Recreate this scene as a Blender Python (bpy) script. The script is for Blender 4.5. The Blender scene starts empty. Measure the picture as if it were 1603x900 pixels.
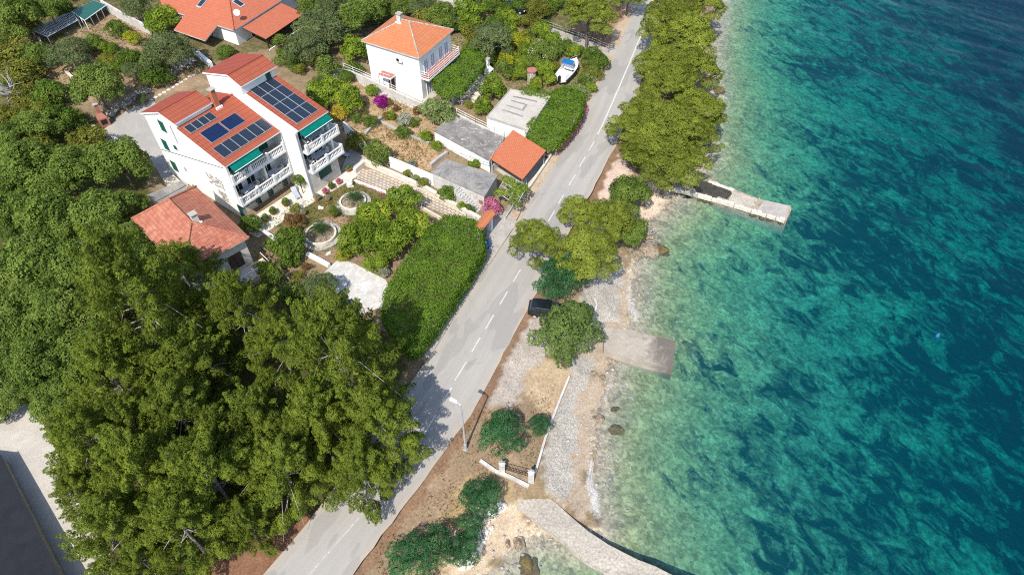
import math, random
import numpy as np
# ---------------------------------------------------------------- camera and ground
CAM_H = 57.0
PITCH = math.radians(49.0)
FPX, PCX, PCY = 1069.0, 801.5, 450.0
CP, SP = math.cos(PITCH), math.sin(PITCH)

def ray(px, py):
    u = (px - PCX) / FPX
    v = (PCY - py) / FPX
    return np.array([u, CP + v * SP, -SP + v * CP])

def gz(px, py, z):
    """point at height z seen at photo position px, py"""
    d = ray(px, py)
    t = (z - CAM_H) / d[2]
    return np.array([0, 0, CAM_H]) + t * d

def proj(p):
    q = np.asarray(p, float) - np.array([0, 0, CAM_H])
    dep = q[1] * CP - q[2] * SP
    return PCX + FPX * q[0] / dep, PCY - FPX * (q[1] * SP + q[2] * CP) / dep

ROAD_Z = 2.5
ROAD_L = [gz(x, y, ROAD_Z)[:2] for x, y in [(300, 1020), (412, 900), (480, 820), (600, 660), (684, 540), (706, 504), (743, 445), (775, 400), (803, 360), (836, 303), (868, 255), (897, 214), (940, 125), (969, 72), (985, 30), (1000, -10), (1020, -70)]]
ROAD_R = [gz(x, y, ROAD_Z)[:2] for x, y in [(440, 1030), (550, 900), (660, 757), (707, 690), (737, 650), (763, 600), (792, 547), (824, 487), (844, 452), (885, 376), (925, 302), (962, 232), (992, 165), (1010, 108), (1030, 40), (1043, -10), (1062, -70)]]
SHORE = [gz(x, y, 0)[:2] for x, y in [(640, 1100), (700, 960), (752, 905), (792, 868), (826, 838), (860, 834), (905, 838), (932, 822), (926, 790), (920, 762), (926, 722), (930, 690), (934, 640), (950, 600), (956, 560), (966, 530), (984, 506), (986, 450), (990, 418), (985, 395), (1000, 365), (1020, 340), (1050, 318), (1060, 296), (1088, 282), (1102, 240), (1104, 190), (1112, 150), (1110, 90), (1118, 40), (1126, 0), (1145, -60)]]

def _ext(poly, d=700.0):
    a, b = poly[0], poly[1]
    y, z = poly[-2], poly[-1]
    s = a + (a - b) / np.linalg.norm(a - b) * d
    e = z + (z - y) / np.linalg.norm(z - y) * d
    return [s] + list(poly) + [e]

ROAD_L, ROAD_R = _ext(ROAD_L), _ext(ROAD_R)
SHORE = _ext(SHORE)

def seg_dist(P, poly):
    """signed distance of points P (n,2) to an open polyline; positive on the left of its direction"""
    P = np.asarray(P, float)
    best = np.full(len(P), 1e9)
    sgn = np.ones(len(P))
    for a, b in zip(poly[:-1], poly[1:]):
        a = np.asarray(a); b = np.asarray(b)
        ab = b - a
        L = ab @ ab
        t = np.clip(((P - a) @ ab) / L, 0, 1)
        c = a + t[:, None] * ab
        d = np.hypot(*(P - c).T)
        cr = ab[0] * (P[:, 1] - a[1]) - ab[1] * (P[:, 0] - a[0])
        m = d < best - 1e-9
        best = np.where(m, d, best)
        sgn = np.where(m, np.where(cr >= 0, 1, -1), sgn)
    return best * sgn

def smooth(t):
    t = np.clip(t, 0, 1)
    return t * t * (3 - 2 * t)

def heights(P):
    P = np.asarray(P, float).reshape(-1, 2)
    s = seg_dist(P, SHORE)                  # + on land
    dl = seg_dist(P, ROAD_L)                # + west of the road
    land = np.where(s < 5, 0.30 * s, 1.5 + 0.22 * (s - 5))
    land = np.minimum(land, 2.42)
    west = 2.42 + 0.030 * np.clip(dl - 1.5, 0, 60)
    land = np.where(dl > 0, np.maximum(west, land), land)
    o = -s
    sea = -(0.14 * np.clip(o, 0, 4) + 0.18 * np.clip(o - 4, 0, 6) + 0.125 * np.clip(o - 10, 0, 34) + 0.11 * np.clip(o - 44, 0, 80))
    return np.where(s > 0, land, sea)

def hz(x, y):
    return float(heights([[x, y]])[0])

def G(px, py, dz=0.0):
    """ground point (raised by dz) seen at photo position px, py"""
    z = 2.5
    for _ in range(12):
        p = gz(px, py, z + dz)
        z = hz(p[0], p[1])
    p = gz(px, py, z + dz)
    return np.array([p[0], p[1], z + dz])

def ray_plane(px, py, o, n):
    d = ray(px, py)
    c = np.array([0, 0, CAM_H])
    t = ((np.asarray(o) - c) @ n) / (d @ n)
    return c + t * d
import bpy
# ---------------------------------------------------------------- scene helpers
SC = bpy.context.scene
COL = SC.collection
R = math.radians
rnd = random.Random(7)
rng = np.random.default_rng(7)

def tag(o, label=None, cat=None, group=None, kind=None):
    if label: o['label'] = label
    if cat: o['category'] = cat
    if group: o['group'] = group
    if kind: o['kind'] = kind
    return o

def empty(name, loc, rz=0.0, label=None, cat=None, group=None):
    o = bpy.data.objects.new(name, None)
    COL.objects.link(o)
    o.location = [float(c) for c in loc]
    o.rotation_euler = (0, 0, float(rz))
    o.empty_display_size = 0.2
    return tag(o, label, cat, group)

def link(name, me, parent=None, loc=None, rz=0.0):
    o = bpy.data.objects.new(name, me)
    COL.objects.link(o)
    if loc is not None: o.location = [float(c) for c in loc]
    o.rotation_euler = (0, 0, float(rz))
    if parent is not None: o.parent = parent
    return o

def kids(o):
    return [c for c in COL.objects if c.parent is o]

def dup(root, loc, rz=None, scale=None, label=None, group=None):
    def cp(o, par):
        c = o.copy()
        COL.objects.link(c)
        c.parent = par
        for k in TREE.get(o.name, []):
            cp(k, c)
        return c
    TREE = {}
    for o in COL.objects:
        if o.parent: TREE.setdefault(o.parent.name, []).append(o)
    r = cp(root, None)
    r.location = [float(c) for c in loc]
    if rz is not None: r.rotation_euler = (0, 0, float(rz))
    if scale is not None: r.scale = scale
    if label: r['label'] = label
    if group: r['group'] = group
    return r

def newell(ps):
    n = np.zeros(3)
    for a, b in zip(ps, ps[1:] + ps[:1]):
        n += np.cross(a, b)
    L = np.linalg.norm(n)
    return n / L if L > 1e-12 else np.array([0, 0, 1.0])

class MB:
    def __init__(self):
        self.v, self.f, self.m, self.uv = [], [], [], []
    def face(self, ps, m=0):
        ps = [np.asarray(p, float) for p in ps]
        n = newell(ps)
        h = np.cross([0, 0, 1.0], n)
        if np.linalg.norm(h) < 1e-3: h = np.array([1.0, 0, 0])
        h /= np.linalg.norm(h)
        w = np.cross(n, h)
        i = len(self.v)
        self.v += ps
        self.f.append(list(range(i, i + len(ps))))
        self.m.append(m)
        self.uv += [(float(p @ h), float(p @ w)) for p in ps]
        return self
    def prism(self, poly, z0, z1, m=0, mtop=None):
        poly = [(float(a), float(b)) for a, b in poly]
        ar = sum(a[0] * b[1] - a[1] * b[0] for a, b in zip(poly, poly[1:] + poly[:1]))
        if ar < 0: poly = poly[::-1]
        self.face([(x, y, z1) for x, y in poly], m if mtop is None else mtop)
        self.face([(x, y, z0) for x, y in poly[::-1]], m)
        for a, b in zip(poly, poly[1:] + poly[:1]):
            self.face([(a[0], a[1], z0), (b[0], b[1], z0), (b[0], b[1], z1), (a[0], a[1], z1)], m)
        return self
    def box(self, x0, x1, y0, y1, z0, z1, m=0, mtop=None):
        return self.prism([(x0, y0), (x1, y0), (x1, y1), (x0, y1)], z0, z1, m, mtop)
    def wallseg(self, a, b, t, z0, z1, m=0, z1b=None):
        """upright slab from a to b (plan), thickness t; z1b: top height at b"""
        a, b = np.asarray(a[:2], float), np.asarray(b[:2], float)
        d = (b - a) / np.linalg.norm(b - a)
        n = np.array([-d[1], d[0]]) * t / 2
        z1b = z1 if z1b is None else z1b
        lo = [np.append(p, z0) for p in (a - n, b - n, b + n, a + n)]
        hi = [np.append(a - n, z1), np.append(b - n, z1b), np.append(b + n, z1b), np.append(a + n, z1)]
        return self.hexa(lo, hi, m)
    def hexa(self, lo, hi, m=0):
        k = len(lo)
        self.face(hi, m)
        self.face(lo[::-1], m)
        for i in range(k):
            j = (i + 1) % k
            self.face([lo[i], lo[j], hi[j], hi[i]], m)
        return self
    def slab(self, ps, t, m=0, medge=None):
        """roof plate: top face ps (counter-clockwise from above), thickness t downwards"""
        ps = [np.asarray(p, float) for p in ps]
        if newell(ps)[2] < 0: ps = ps[::-1]
        me = m if medge is None else medge
        lo = [p - np.array([0, 0, t]) for p in ps]
        self.face(ps, m)
        self.face(lo[::-1], me)
        for i in range(len(ps)):
            j = (i + 1) % len(ps)
            self.face([lo[i], lo[j], ps[j], ps[i]], me)
        return self
    def tube(self, pts, rad, n=8, m=0, cap=True):
        pts = [np.asarray(p, float) for p in pts]
        if not hasattr(rad, '__len__'): rad = [rad] * len(pts)
        rings = []
        for i, p in enumerate(pts):
            d = pts[min(i + 1, len(pts) - 1)] - pts[max(i - 1, 0)]
            d = d / (np.linalg.norm(d) + 1e-12)
            a = np.cross(d, [0, 0, 1.0] if abs(d[2]) < 0.9 else [1.0, 0, 0])
            a /= np.linalg.norm(a)
            b = np.cross(d, a)
            rings.append([p + rad[i] * (math.cos(2 * math.pi * k / n) * a + math.sin(2 * math.pi * k / n) * b) for k in range(n)])
        for r0, r1 in zip(rings[:-1], rings[1:]):
            for k in range(n):
                j = (k + 1) % n
                self.face([r0[k], r1[k], r1[j], r0[j]], m)
        if cap:
            self.face(rings[0], m)
            self.face(rings[-1][::-1], m)
        return self
    def rod(self, a, b, r, n=6, m=0):
        return self.tube([a, b], r, n, m)
    def lathe(self, prof, n=20, c=(0, 0, 0), m=0, sx=1.0, sy=1.0):
        c = np.asarray(c, float)
        rings = [[c + np.array([r * sx * math.cos(2 * math.pi * k / n), r * sy * math.sin(2 * math.pi * k / n), z]) for k in range(n)] for r, z in prof]
        for r0, r1 in zip(rings[:-1], rings[1:]):
            for k in range(n):
                j = (k + 1) % n
                self.face([r0[k], r0[j], r1[j], r1[k]], m)
        if prof[0][0] > 1e-6: self.face(rings[0][::-1], m)
        if prof[-1][0] > 1e-6: self.face(rings[-1], m)
        return self
    def mesh(self, name, mats, smooth=False, weld=True):
        me = bpy.data.meshes.new(name)
        me.from_pydata([tuple(map(float, p)) for p in self.v], [], self.f)
        uv = me.uv_layers.new(name='UVMap')
        uv.data.foreach_set('uv', np.array(self.uv, dtype=np.float32).ravel())
        for mt in (mats if isinstance(mats, (list, tuple)) else [mats]):
            me.materials.append(mt)
        me.polygons.foreach_set('material_index', self.m)
        if smooth:
            import bmesh
            bm = bmesh.new(); bm.from_mesh(me)
            bmesh.ops.remove_doubles(bm, verts=bm.verts, dist=1e-4)
            bm.to_mesh(me); bm.free()
            me.polygons.foreach_set('use_smooth', [True] * len(me.polygons))
        me.update()
        return me
    def build(self, name, mats, parent=None, loc=None, rz=0.0, smooth=False):
        return link(name, self.mesh(name, mats, smooth), parent, loc, rz)

# ---------------------------------------------------------------- materials
class NT:
    def __init__(self, name):
        self.mat = bpy.data.materials.new(name)
        self.mat.use_nodes = True
        self.t = self.mat.node_tree
        for n in list(self.t.nodes): self.t.nodes.remove(n)
        self.out = self.t.nodes.new('ShaderNodeOutputMaterial')
    def n(self, typ, **kw):
        nd = self.t.nodes.new(typ)
        for k, v in kw.items():
            if k in nd.inputs.keys() if not k.startswith('_') else False:
                self.put(nd.inputs[k], v)
            else:
                setattr(nd, k, v)
        return nd
    def put(self, sock, v):
        if hasattr(v, 'is_output') or isinstance(v, bpy.types.NodeSocket):
            self.t.links.new(v, sock)
        else:
            sock.default_value = v
    def coord(self, kind='Object'):
        return self.n('ShaderNodeTexCoord').outputs[kind]
    def pos(self):
        return self.n('ShaderNodeNewGeometry').outputs['Position']
    def mapv(self, vec, scale=(1, 1, 1), rot=(0, 0, 0), loc=(0, 0, 0)):
        if rot != (0, 0, 0) and scale != (1, 1, 1):      # turn first, then stretch
            vec = self.mapv(vec, rot=rot); rot = (0, 0, 0)
        m = self.n('ShaderNodeMapping')
        self.put(m.inputs['Vector'], vec)
        m.inputs['Scale'].default_value = scale
        m.inputs['Rotation'].default_value = rot
        m.inputs['Location'].default_value = loc
        return m.outputs[0]
    def noise(self, vec, scale, detail=4, rough=0.55, dist=0.0, out='Fac'):
        nd = self.n('ShaderNodeTexNoise')
        self.put(nd.inputs['Vector'], vec)
        nd.inputs['Scale'].default_value = scale
        nd.inputs['Detail'].default_value = detail
        nd.inputs['Roughness'].default_value = rough
        nd.inputs['Distortion'].default_value = dist
        return nd.outputs[out]
    def voro(self, vec, scale, out='Distance', feature='F1', rand=1.0):
        nd = self.n('ShaderNodeTexVoronoi')
        nd.feature = feature
        self.put(nd.inputs['Vector'], vec)
        nd.inputs['Scale'].default_value = scale
        nd.inputs['Randomness'].default_value = rand
        return nd.outputs[out]
    def ramp(self, fac, stops):
        nd = self.n('ShaderNodeValToRGB')
        self.put(nd.inputs[0], fac)
        el = nd.color_ramp.elements
        while len(el) < len(stops): el.new(0.5)
        for e, (p, c) in zip(el, stops):
            e.position = p
            e.color = (c, c, c, 1) if not hasattr(c, '__len__') else tuple(c) + (1,)
        return nd.outputs[0]
    def mix(self, fac, a, b, mode='MIX'):
        nd = self.n('ShaderNodeMixRGB')
        nd.blend_type = mode
        self.put(nd.inputs[0], fac)
        for s, v in ((nd.inputs[1], a), (nd.inputs[2], b)):
            self.put(s, tuple(v) + (1,) if isinstance(v, tuple) and len(v) == 3 else v)
        return nd.outputs[0]
    def math(self, op, a, b=0.0, c=0.0, clamp=False):
        nd = self.n('ShaderNodeMath')
        nd.operation = op
        nd.use_clamp = clamp
        self.put(nd.inputs[0], a); self.put(nd.inputs[1], b); self.put(nd.inputs[2], c)
        return nd.outputs[0]
    def attr(self, name, out='Color'):
        nd = self.n('ShaderNodeAttribute')
        nd.attribute_name = name
        return nd.outputs[out]
    def bump(self, h, strength=0.5, dist=0.05):
        nd = self.n('ShaderNodeBump')
        self.put(nd.inputs['Height'], h)
        nd.inputs['Strength'].default_value = strength
        nd.inputs['Distance'].default_value = dist
        return nd.outputs[0]
    def pbr(self, col, rough=0.7, spec=0.3, normal=None, metal=0.0):
        nd = self.n('ShaderNodeBsdfPrincipled')
        self.put(nd.inputs['Base Color'], tuple(col) + (1,) if isinstance(col, tuple) and len(col) == 3 else col)
        self.put(nd.inputs['Roughness'], rough)
        nd.inputs['Specular IOR Level'].default_value = spec
        nd.inputs['Metallic'].default_value = metal
        if normal is not None: self.put(nd.inputs['Normal'], normal)
        return nd.outputs[0]
    def done(self, surf, vol=None):
        if surf is not None: self.t.links.new(surf, self.out.inputs['Surface'])
        if vol is not None: self.t.links.new(vol, self.out.inputs['Volume'])
        return self.mat

def mottled(name, c0, c1, scale=1.5, rough=0.8, fine=12.0, fa=0.25, bump=0.3, c2=None, spec=0.25):
    """two-colour surface with broad stains and fine grain, in object space"""
    t = NT(name)
    p = t.pos()
    big = t.noise(p, scale, 5, 0.6, 0.6)
    col = t.mix(t.ramp(big, [(0.35, 0), (0.66, 1)]), c0, c1)
    if c2 is not None:
        st = t.noise(p, scale * 2.3, 6, 0.7, 1.0)
        col = t.mix(t.ramp(st, [(0.56, 0), (0.72, 1)]), col, c2)
    g = t.noise(p, fine, 3, 0.7)
    col = t.mix(fa, col, t.ramp(g, [(0.25, 0.0), (0.75, 1.0)]), 'OVERLAY')
    return t.done(t.pbr(col, rough, spec, t.bump(g, bump, 0.03)))

def plain(name, c, rough=0.5, spec=0.4, metal=0.0):
    t = NT(name)
    p = t.pos()
    col = t.mix(0.35, tuple(c), t.ramp(t.noise(p, 3.0, 5, 0.6), [(0.3, 0.25), (0.7, 0.75)]), 'OVERLAY')
    return t.done(t.pbr(col, rough, spec, None, metal))

def tiles(name, c0, c1, c2, course=0.36, pitch=0.23, line=0.55, wear=0.5):
    t = NT(name)
    uv = t.coord('UV')
    sx = t.n('ShaderNodeSeparateXYZ'); t.put(sx.inputs[0], uv)
    u = t.math('DIVIDE', sx.outputs[0], pitch)
    v = t.math('DIVIDE', sx.outputs[1], course)
    fv = t.math('FRACT', v)
    fu = t.math('PINGPONG', u, 0.5)
    cell = t.n('ShaderNodeCombineXYZ')
    t.put(cell.inputs[0], t.math('FLOOR', u)); t.put(cell.inputs[1], t.math('FLOOR', v))
    wn = t.n('ShaderNodeTexWhiteNoise'); wn.noise_dimensions = '2D'
    t.put(wn.inputs['Vector'], cell.outputs[0])
    col = t.mix(t.ramp(wn.outputs['Value'], [(0.0, 0), (1.0, 1)]), c0, c1)
    p = t.pos()
    st = t.noise(p, 0.9, 6, 0.7, 0.8)
    col = t.mix(t.math('MULTIPLY', t.ramp(st, [(0.5, 0), (0.72, 1)]), wear), col, c2)
    ln = t.ramp(fv, [(0.0, 1.0), (0.14, 0.0)])
    gap = t.math('MULTIPLY', ln, line)
    col = t.mix(gap, col, tuple(0.28 * x for x in c0))
    h = t.math('ADD', t.math('MULTIPLY', fu, 1.2), t.math('MULTIPLY', fv, -0.5))
    return t.done(t.pbr(col, 0.8, 0.2, t.bump(h, 0.6, 0.06)))

def leafmat(name, dark, light, odd=None, trans=0.25):
    """foliage: colour varies by leaf clump (attribute tint) and from plant to plant"""
    t = NT(name)
    a = t.attr('tint', 'Fac')
    inf = t.n('ShaderNodeObjectInfo').outputs['Random']
    f = t.math('ADD', a, t.math('MULTIPLY', t.math('SUBTRACT', inf, 0.5), 0.25), clamp=True)
    col = t.ramp(f, [(0.0, dark), (1.0, light)] if odd is None else [(0.0, dark), (0.86, light), (0.97, odd)])
    d = t.pbr(col, 0.7, 0.06)
    tr = t.n('ShaderNodeBsdfTranslucent')
    t.put(tr.inputs[0], t.mix(1.0, col, (1.25, 1.3, 0.55), 'MULTIPLY'))
    m = t.n('ShaderNodeMixShader')
    m.inputs[0].default_value = trans
    t.t.links.new(d, m.inputs[1]); t.t.links.new(tr.outputs[0], m.inputs[2])
    return t.done(m.outputs[0])
# ---------------------------------------------------------------- surface materials
M = {}
M['white'] = mottled('white_render', (0.78, 0.775, 0.75), (0.67, 0.66, 0.63), 0.5, 0.8, 9, 0.08, 0.1)
M['cream'] = mottled('cream_render', (0.66, 0.60, 0.50), (0.58, 0.53, 0.45), 0.8, 0.8, 9, 0.12, 0.1)
M['oldwhite'] = mottled('weathered_whitewash', (0.55, 0.53, 0.50), (0.40, 0.38, 0.35), 1.2, 0.85, 8, 0.2, 0.2, (0.35, 0.33, 0.30))
M['concrete'] = mottled('concrete', (0.40, 0.37, 0.33), (0.30, 0.28, 0.25), 0.8, 0.85, 10, 0.3, 0.3, (0.2, 0.19, 0.17))
M['greyconc'] = mottled('grey_roof_concrete', (0.29, 0.27, 0.245), (0.17, 0.16, 0.15), 0.4, 0.85, 7, 0.45, 0.3, (0.11, 0.105, 0.10))
M['stainconc'] = mottled('stained_terrace_concrete', (0.24, 0.22, 0.20), (0.14, 0.13, 0.12), 0.45, 0.85, 7, 0.35, 0.3, (0.60, 0.54, 0.45))
M['paleconc'] = mottled('pale_screed', (0.46, 0.42, 0.36), (0.38, 0.345, 0.30), 0.6, 0.85, 12, 0.3, 0.2, (0.38, 0.35, 0.31))
M['yard'] = mottled('yard_concrete', (0.37, 0.345, 0.305), (0.30, 0.285, 0.26), 0.35, 0.85, 8, 0.2, 0.2, (0.28, 0.26, 0.24))
M['jetty'] = mottled('jetty_concrete', (0.42, 0.375, 0.31), (0.32, 0.285, 0.235), 0.45, 0.85, 5, 0.4, 0.3, (0.22, 0.195, 0.165))
def stained():
    t = NT('square_jetty_concrete')
    p = t.coord('Object'); sx = t.n('ShaderNodeSeparateXYZ'); t.put(sx.inputs[0], p)
    n = t.noise(p, 0.7, 6, 0.7, 0.6)
    col = t.mix(t.ramp(n, [(0.35, 0), (0.65, 1)]), (0.38, 0.335, 0.275), (0.29, 0.255, 0.21))
    k = t.math('ADD', t.math('MULTIPLY', sx.outputs[0], 0.30), t.math('MULTIPLY', t.math('SUBTRACT', n, 0.5), 1.6))
    col = t.mix(t.ramp(k, [(0.25, 0.0), (0.9, 0.85)]), col, (0.10, 0.088, 0.075))
    g = t.noise(p, 7, 4, 0.75)
    col = t.mix(0.45, col, g, 'OVERLAY')
    return t.done(t.pbr(col, 0.85, 0.25, t.bump(g, 0.5, 0.03)))
M['stained'] = stained()
M['darkbit'] = mottled('dark_bitumen', (0.017, 0.019, 0.024), (0.012, 0.013, 0.017), 0.8, 0.9, 10, 0.3, 0.2)
M['stone'] = mottled('rubble_stone', (0.46, 0.42, 0.36), (0.24, 0.21, 0.18), 3.5, 0.9, 6, 0.6, 0.8, (0.12, 0.11, 0.1))
M['limestone'] = mottled('pale_limestone', (0.62, 0.58, 0.5), (0.5, 0.45, 0.38), 1.6, 0.85, 9, 0.3, 0.3)
M['rock'] = mottled('shore_rock', (0.30, 0.24, 0.17), (0.14, 0.11, 0.08), 2.5, 0.9, 7, 0.7, 0.9, (0.07, 0.06, 0.045))
M['oldjetty'] = mottled('old_jetty_masonry', (0.38, 0.305, 0.23), (0.26, 0.21, 0.165), 0.8, 0.9, 6, 0.5, 0.6, (0.12, 0.10, 0.085))
M['wetstone'] = mottled('wet_dark_stone', (0.065, 0.058, 0.042), (0.035, 0.034, 0.030), 1.5, 0.6, 8, 0.5, 0.6)
M['weedrock'] = mottled('weedy_rock', (0.16, 0.12, 0.045), (0.09, 0.065, 0.025), 2.5, 0.9, 9, 0.6, 0.8)
M['wood'] = mottled('weathered_wood', (0.26, 0.19, 0.13), (0.17, 0.12, 0.085), 2.0, 0.8, 20, 0.4, 0.3)
M['darkwood'] = mottled('dark_stained_wood', (0.055, 0.03, 0.02), (0.04, 0.022, 0.016), 2.0, 0.6, 20, 0.3, 0.2)
M['driftwood'] = mottled('bleached_wood', (0.36, 0.33, 0.30), (0.24, 0.22, 0.20), 3.0, 0.85, 20, 0.4, 0.4)
M['bark'] = mottled('bark', (0.17, 0.13, 0.105), (0.10, 0.075, 0.06), 3.0, 0.9, 14, 0.5, 0.8)
M['greybark'] = mottled('grey_bark', (0.36, 0.32, 0.29), (0.24, 0.21, 0.19), 3.0, 0.9, 14, 0.5, 0.6)
M['green'] = plain('green_paint', (0.012, 0.085, 0.062), 0.45)
M['awning'] = plain('green_canvas', (0.0, 0.125, 0.095), 0.8, 0.1)
M['glass'] = plain('window_glass', (0.02, 0.028, 0.035), 0.08, 0.6)
M['metal'] = plain('galvanised_metal', (0.45, 0.47, 0.50), 0.45, 0.5, 0.3)
M['whitepaint'] = plain('white_paint', (0.80, 0.80, 0.80), 0.45)
M['plastic'] = plain('white_plastic', (0.78, 0.78, 0.77), 0.35)
M['greycloth'] = plain('blue_grey_cloth', (0.36, 0.40, 0.48), 0.9, 0.1)
M['ink'] = plain('black_trim', (0.012, 0.012, 0.014), 0.5)
M['brown'] = plain('brown_door', (0.09, 0.05, 0.035), 0.5)
M['terra'] = plain('terracotta', (0.36, 0.13, 0.07), 0.8, 0.2)
M['redtile'] = mottled('red_floor_tile', (0.36, 0.15, 0.11), (0.30, 0.12, 0.09), 1.5, 0.7, 9, 0.2, 0.1)
M['bluepaint'] = plain('blue_plastic', (0.02, 0.12, 0.42), 0.4)
M['bluecanvas'] = plain('blue_canvas', (0.01, 0.12, 0.30), 0.8, 0.1)
M['roofnew'] = tiles('brick_red_tiles', (0.30, 0.080, 0.045), (0.275, 0.072, 0.04), (0.24, 0.065, 0.042), 0.62, 0.30, 0.75, 0.6)
M['roofback'] = tiles('deep_red_tiles', (0.29, 0.065, 0.042), (0.27, 0.06, 0.04), (0.24, 0.055, 0.036), 0.62, 0.30, 0.3, 0.3)
M['rooforange'] = tiles('orange_tiles', (0.47, 0.165, 0.075), (0.42, 0.14, 0.06), (0.50, 0.23, 0.12), 0.42, 0.25, 0.45, 0.35)
M['roofred'] = tiles('coral_red_tiles', (0.41, 0.125, 0.068), (0.37, 0.11, 0.06), (0.42, 0.15, 0.085), 0.5, 0.25, 0.4, 0.25)
M['roofcar'] = tiles('carport_tiles', (0.44, 0.14, 0.07), (0.40, 0.125, 0.06), (0.43, 0.16, 0.085), 0.55, 0.22, 0.35, 0.3)
M['roofold'] = tiles('old_pink_tiles', (0.40, 0.150, 0.095), (0.31, 0.105, 0.068), (0.46, 0.25, 0.165), 0.42, 0.24, 0.75, 0.75)

def pvmat():
    t = NT('photovoltaic_cells')
    uv = t.coord('UV')
    sx = t.n('ShaderNodeSeparateXYZ'); t.put(sx.inputs[0], uv)
    fu = t.math('PINGPONG', t.math('DIVIDE', sx.outputs[0], 0.17), 0.5)
    fv = t.math('PINGPONG', t.math('DIVIDE', sx.outputs[1], 0.17), 0.5)
    ln = t.math('MAXIMUM', t.math('LESS_THAN', fu, 0.05), t.math('LESS_THAN', fv, 0.05))
    col = t.mix(ln, (0.012, 0.019, 0.032), (0.04, 0.06, 0.085))
    return t.done(t.pbr(col, 0.25, 0.5))
M['pv'] = pvmat()
M['thermal'] = plain('blue_absorber', (0.006, 0.016, 0.055), 0.25, 0.5)

def cobbles():
    t = NT('driveway_setts')
    uv = t.pos()
    uv = t.mapv(uv, rot=(0, 0, R(30)))
    br = t.n('ShaderNodeTexBrick')
    t.put(br.inputs['Vector'], uv)
    br.inputs['Scale'].default_value = 1.0
    br.inputs['Brick Width'].default_value = 0.55
    br.inputs['Row Height'].default_value = 0.42
    br.inputs['Mortar Size'].default_value = 0.05
    for k, c in (('Color1', (0.47, 0.40, 0.32, 1)), ('Color2', (0.40, 0.34, 0.28, 1)), ('Mortar', (0.22, 0.17, 0.12, 1))):
        br.inputs[k].default_value = c
    col = t.mix(0.4, br.outputs['Color'], t.noise(t.pos(), 1.3, 5, 0.65), 'OVERLAY')
    return t.done(t.pbr(col, 0.85, 0.2))
M['setts'] = cobbles()

def crazy():
    t = NT('pale_crazy_paving')
    p = t.pos()
    d = t.voro(p, 2.2, 'Distance', 'DISTANCE_TO_EDGE')
    c = t.voro(p, 2.2, 'Color')
    bw = t.n('ShaderNodeRGBToBW'); t.put(bw.inputs[0], c)
    col = t.ramp(bw.outputs[0], [(0.2, (0.46, 0.44, 0.41)), (0.8, (0.56, 0.54, 0.50))])
    col = t.mix(t.ramp(d, [(0.02, 0.5), (0.06, 0.0)]), col, (0.33, 0.31, 0.28))
    col = t.mix(0.35, col, t.noise(p, 1.0, 6, 0.7), 'OVERLAY')
    return t.done(t.pbr(col, 0.85, 0.2))
M['crazy'] = crazy()

def asphalt():
    t = NT('worn_pale_asphalt')
    p = t.pos()
    uv = t.coord('UV')
    sx = t.n('ShaderNodeSeparateXYZ'); t.put(sx.inputs[0], uv)
    long = t.mapv(uv, scale=(9.0, 0.05, 1))
    streak = t.noise(long, 1.0, 4, 0.6)
    big = t.noise(p, 0.12, 4, 0.6)
    col = t.mix(t.ramp(big, [(0.35, 0), (0.65, 1)]), (0.37, 0.345, 0.305), (0.325, 0.305, 0.275))
    col = t.mix(t.ramp(streak, [(0.35, 0.0), (0.7, 0.8)]), col, (0.285, 0.27, 0.25))
    edge = t.math('PINGPONG', sx.outputs[0], 0.5)
    en = t.math('ADD', edge, t.math('MULTIPLY', t.math('SUBTRACT', t.noise(p, 1.1, 5, 0.7), 0.5), 0.30))
    col = t.mix(t.ramp(en, [(0.0, 0.75), (0.10, 0.0)]), col, (0.38, 0.32, 0.25))
    pat = t.noise(t.mapv(p, rot=(0, 0, R(25)), scale=(0.5, 0.16, 1)), 1.0, 2, 0.4)
    col = t.mix(t.ramp(pat, [(0.58, 0.0), (0.60, 0.40)]), col, (0.22, 0.21, 0.20))
    crk = t.voro(t.mapv(p, scale=(0.16, 0.16, 0.16)), 1.0, 'Distance', 'DISTANCE_TO_EDGE')
    crk = t.math('ADD', crk, t.math('MULTIPLY', t.math('SUBTRACT', t.noise(p, 1.5, 4), 0.5), 0.05))
    col = t.mix(t.ramp(crk, [(0.0, 0.12), (0.005, 0.0)]), col, (0.12, 0.11, 0.10))
    g = t.noise(p, 16, 3, 0.8)
    col = t.mix(0.3, col, g, 'OVERLAY')
    return t.done(t.pbr(col, 0.85, 0.25, t.bump(g, 0.3, 0.02)))
M['asphalt'] = asphalt()

def paintmat():
    t = NT('worn_road_paint')
    p = t.pos()
    w = t.noise(p, 5.0, 5, 0.75)
    col = t.mix(t.ramp(w, [(0.40, 0), (0.62, 1)]), (0.58, 0.57, 0.54), (0.40, 0.38, 0.35))
    return t.done(t.pbr(col, 0.7, 0.2))
M['paint'] = paintmat()

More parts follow.
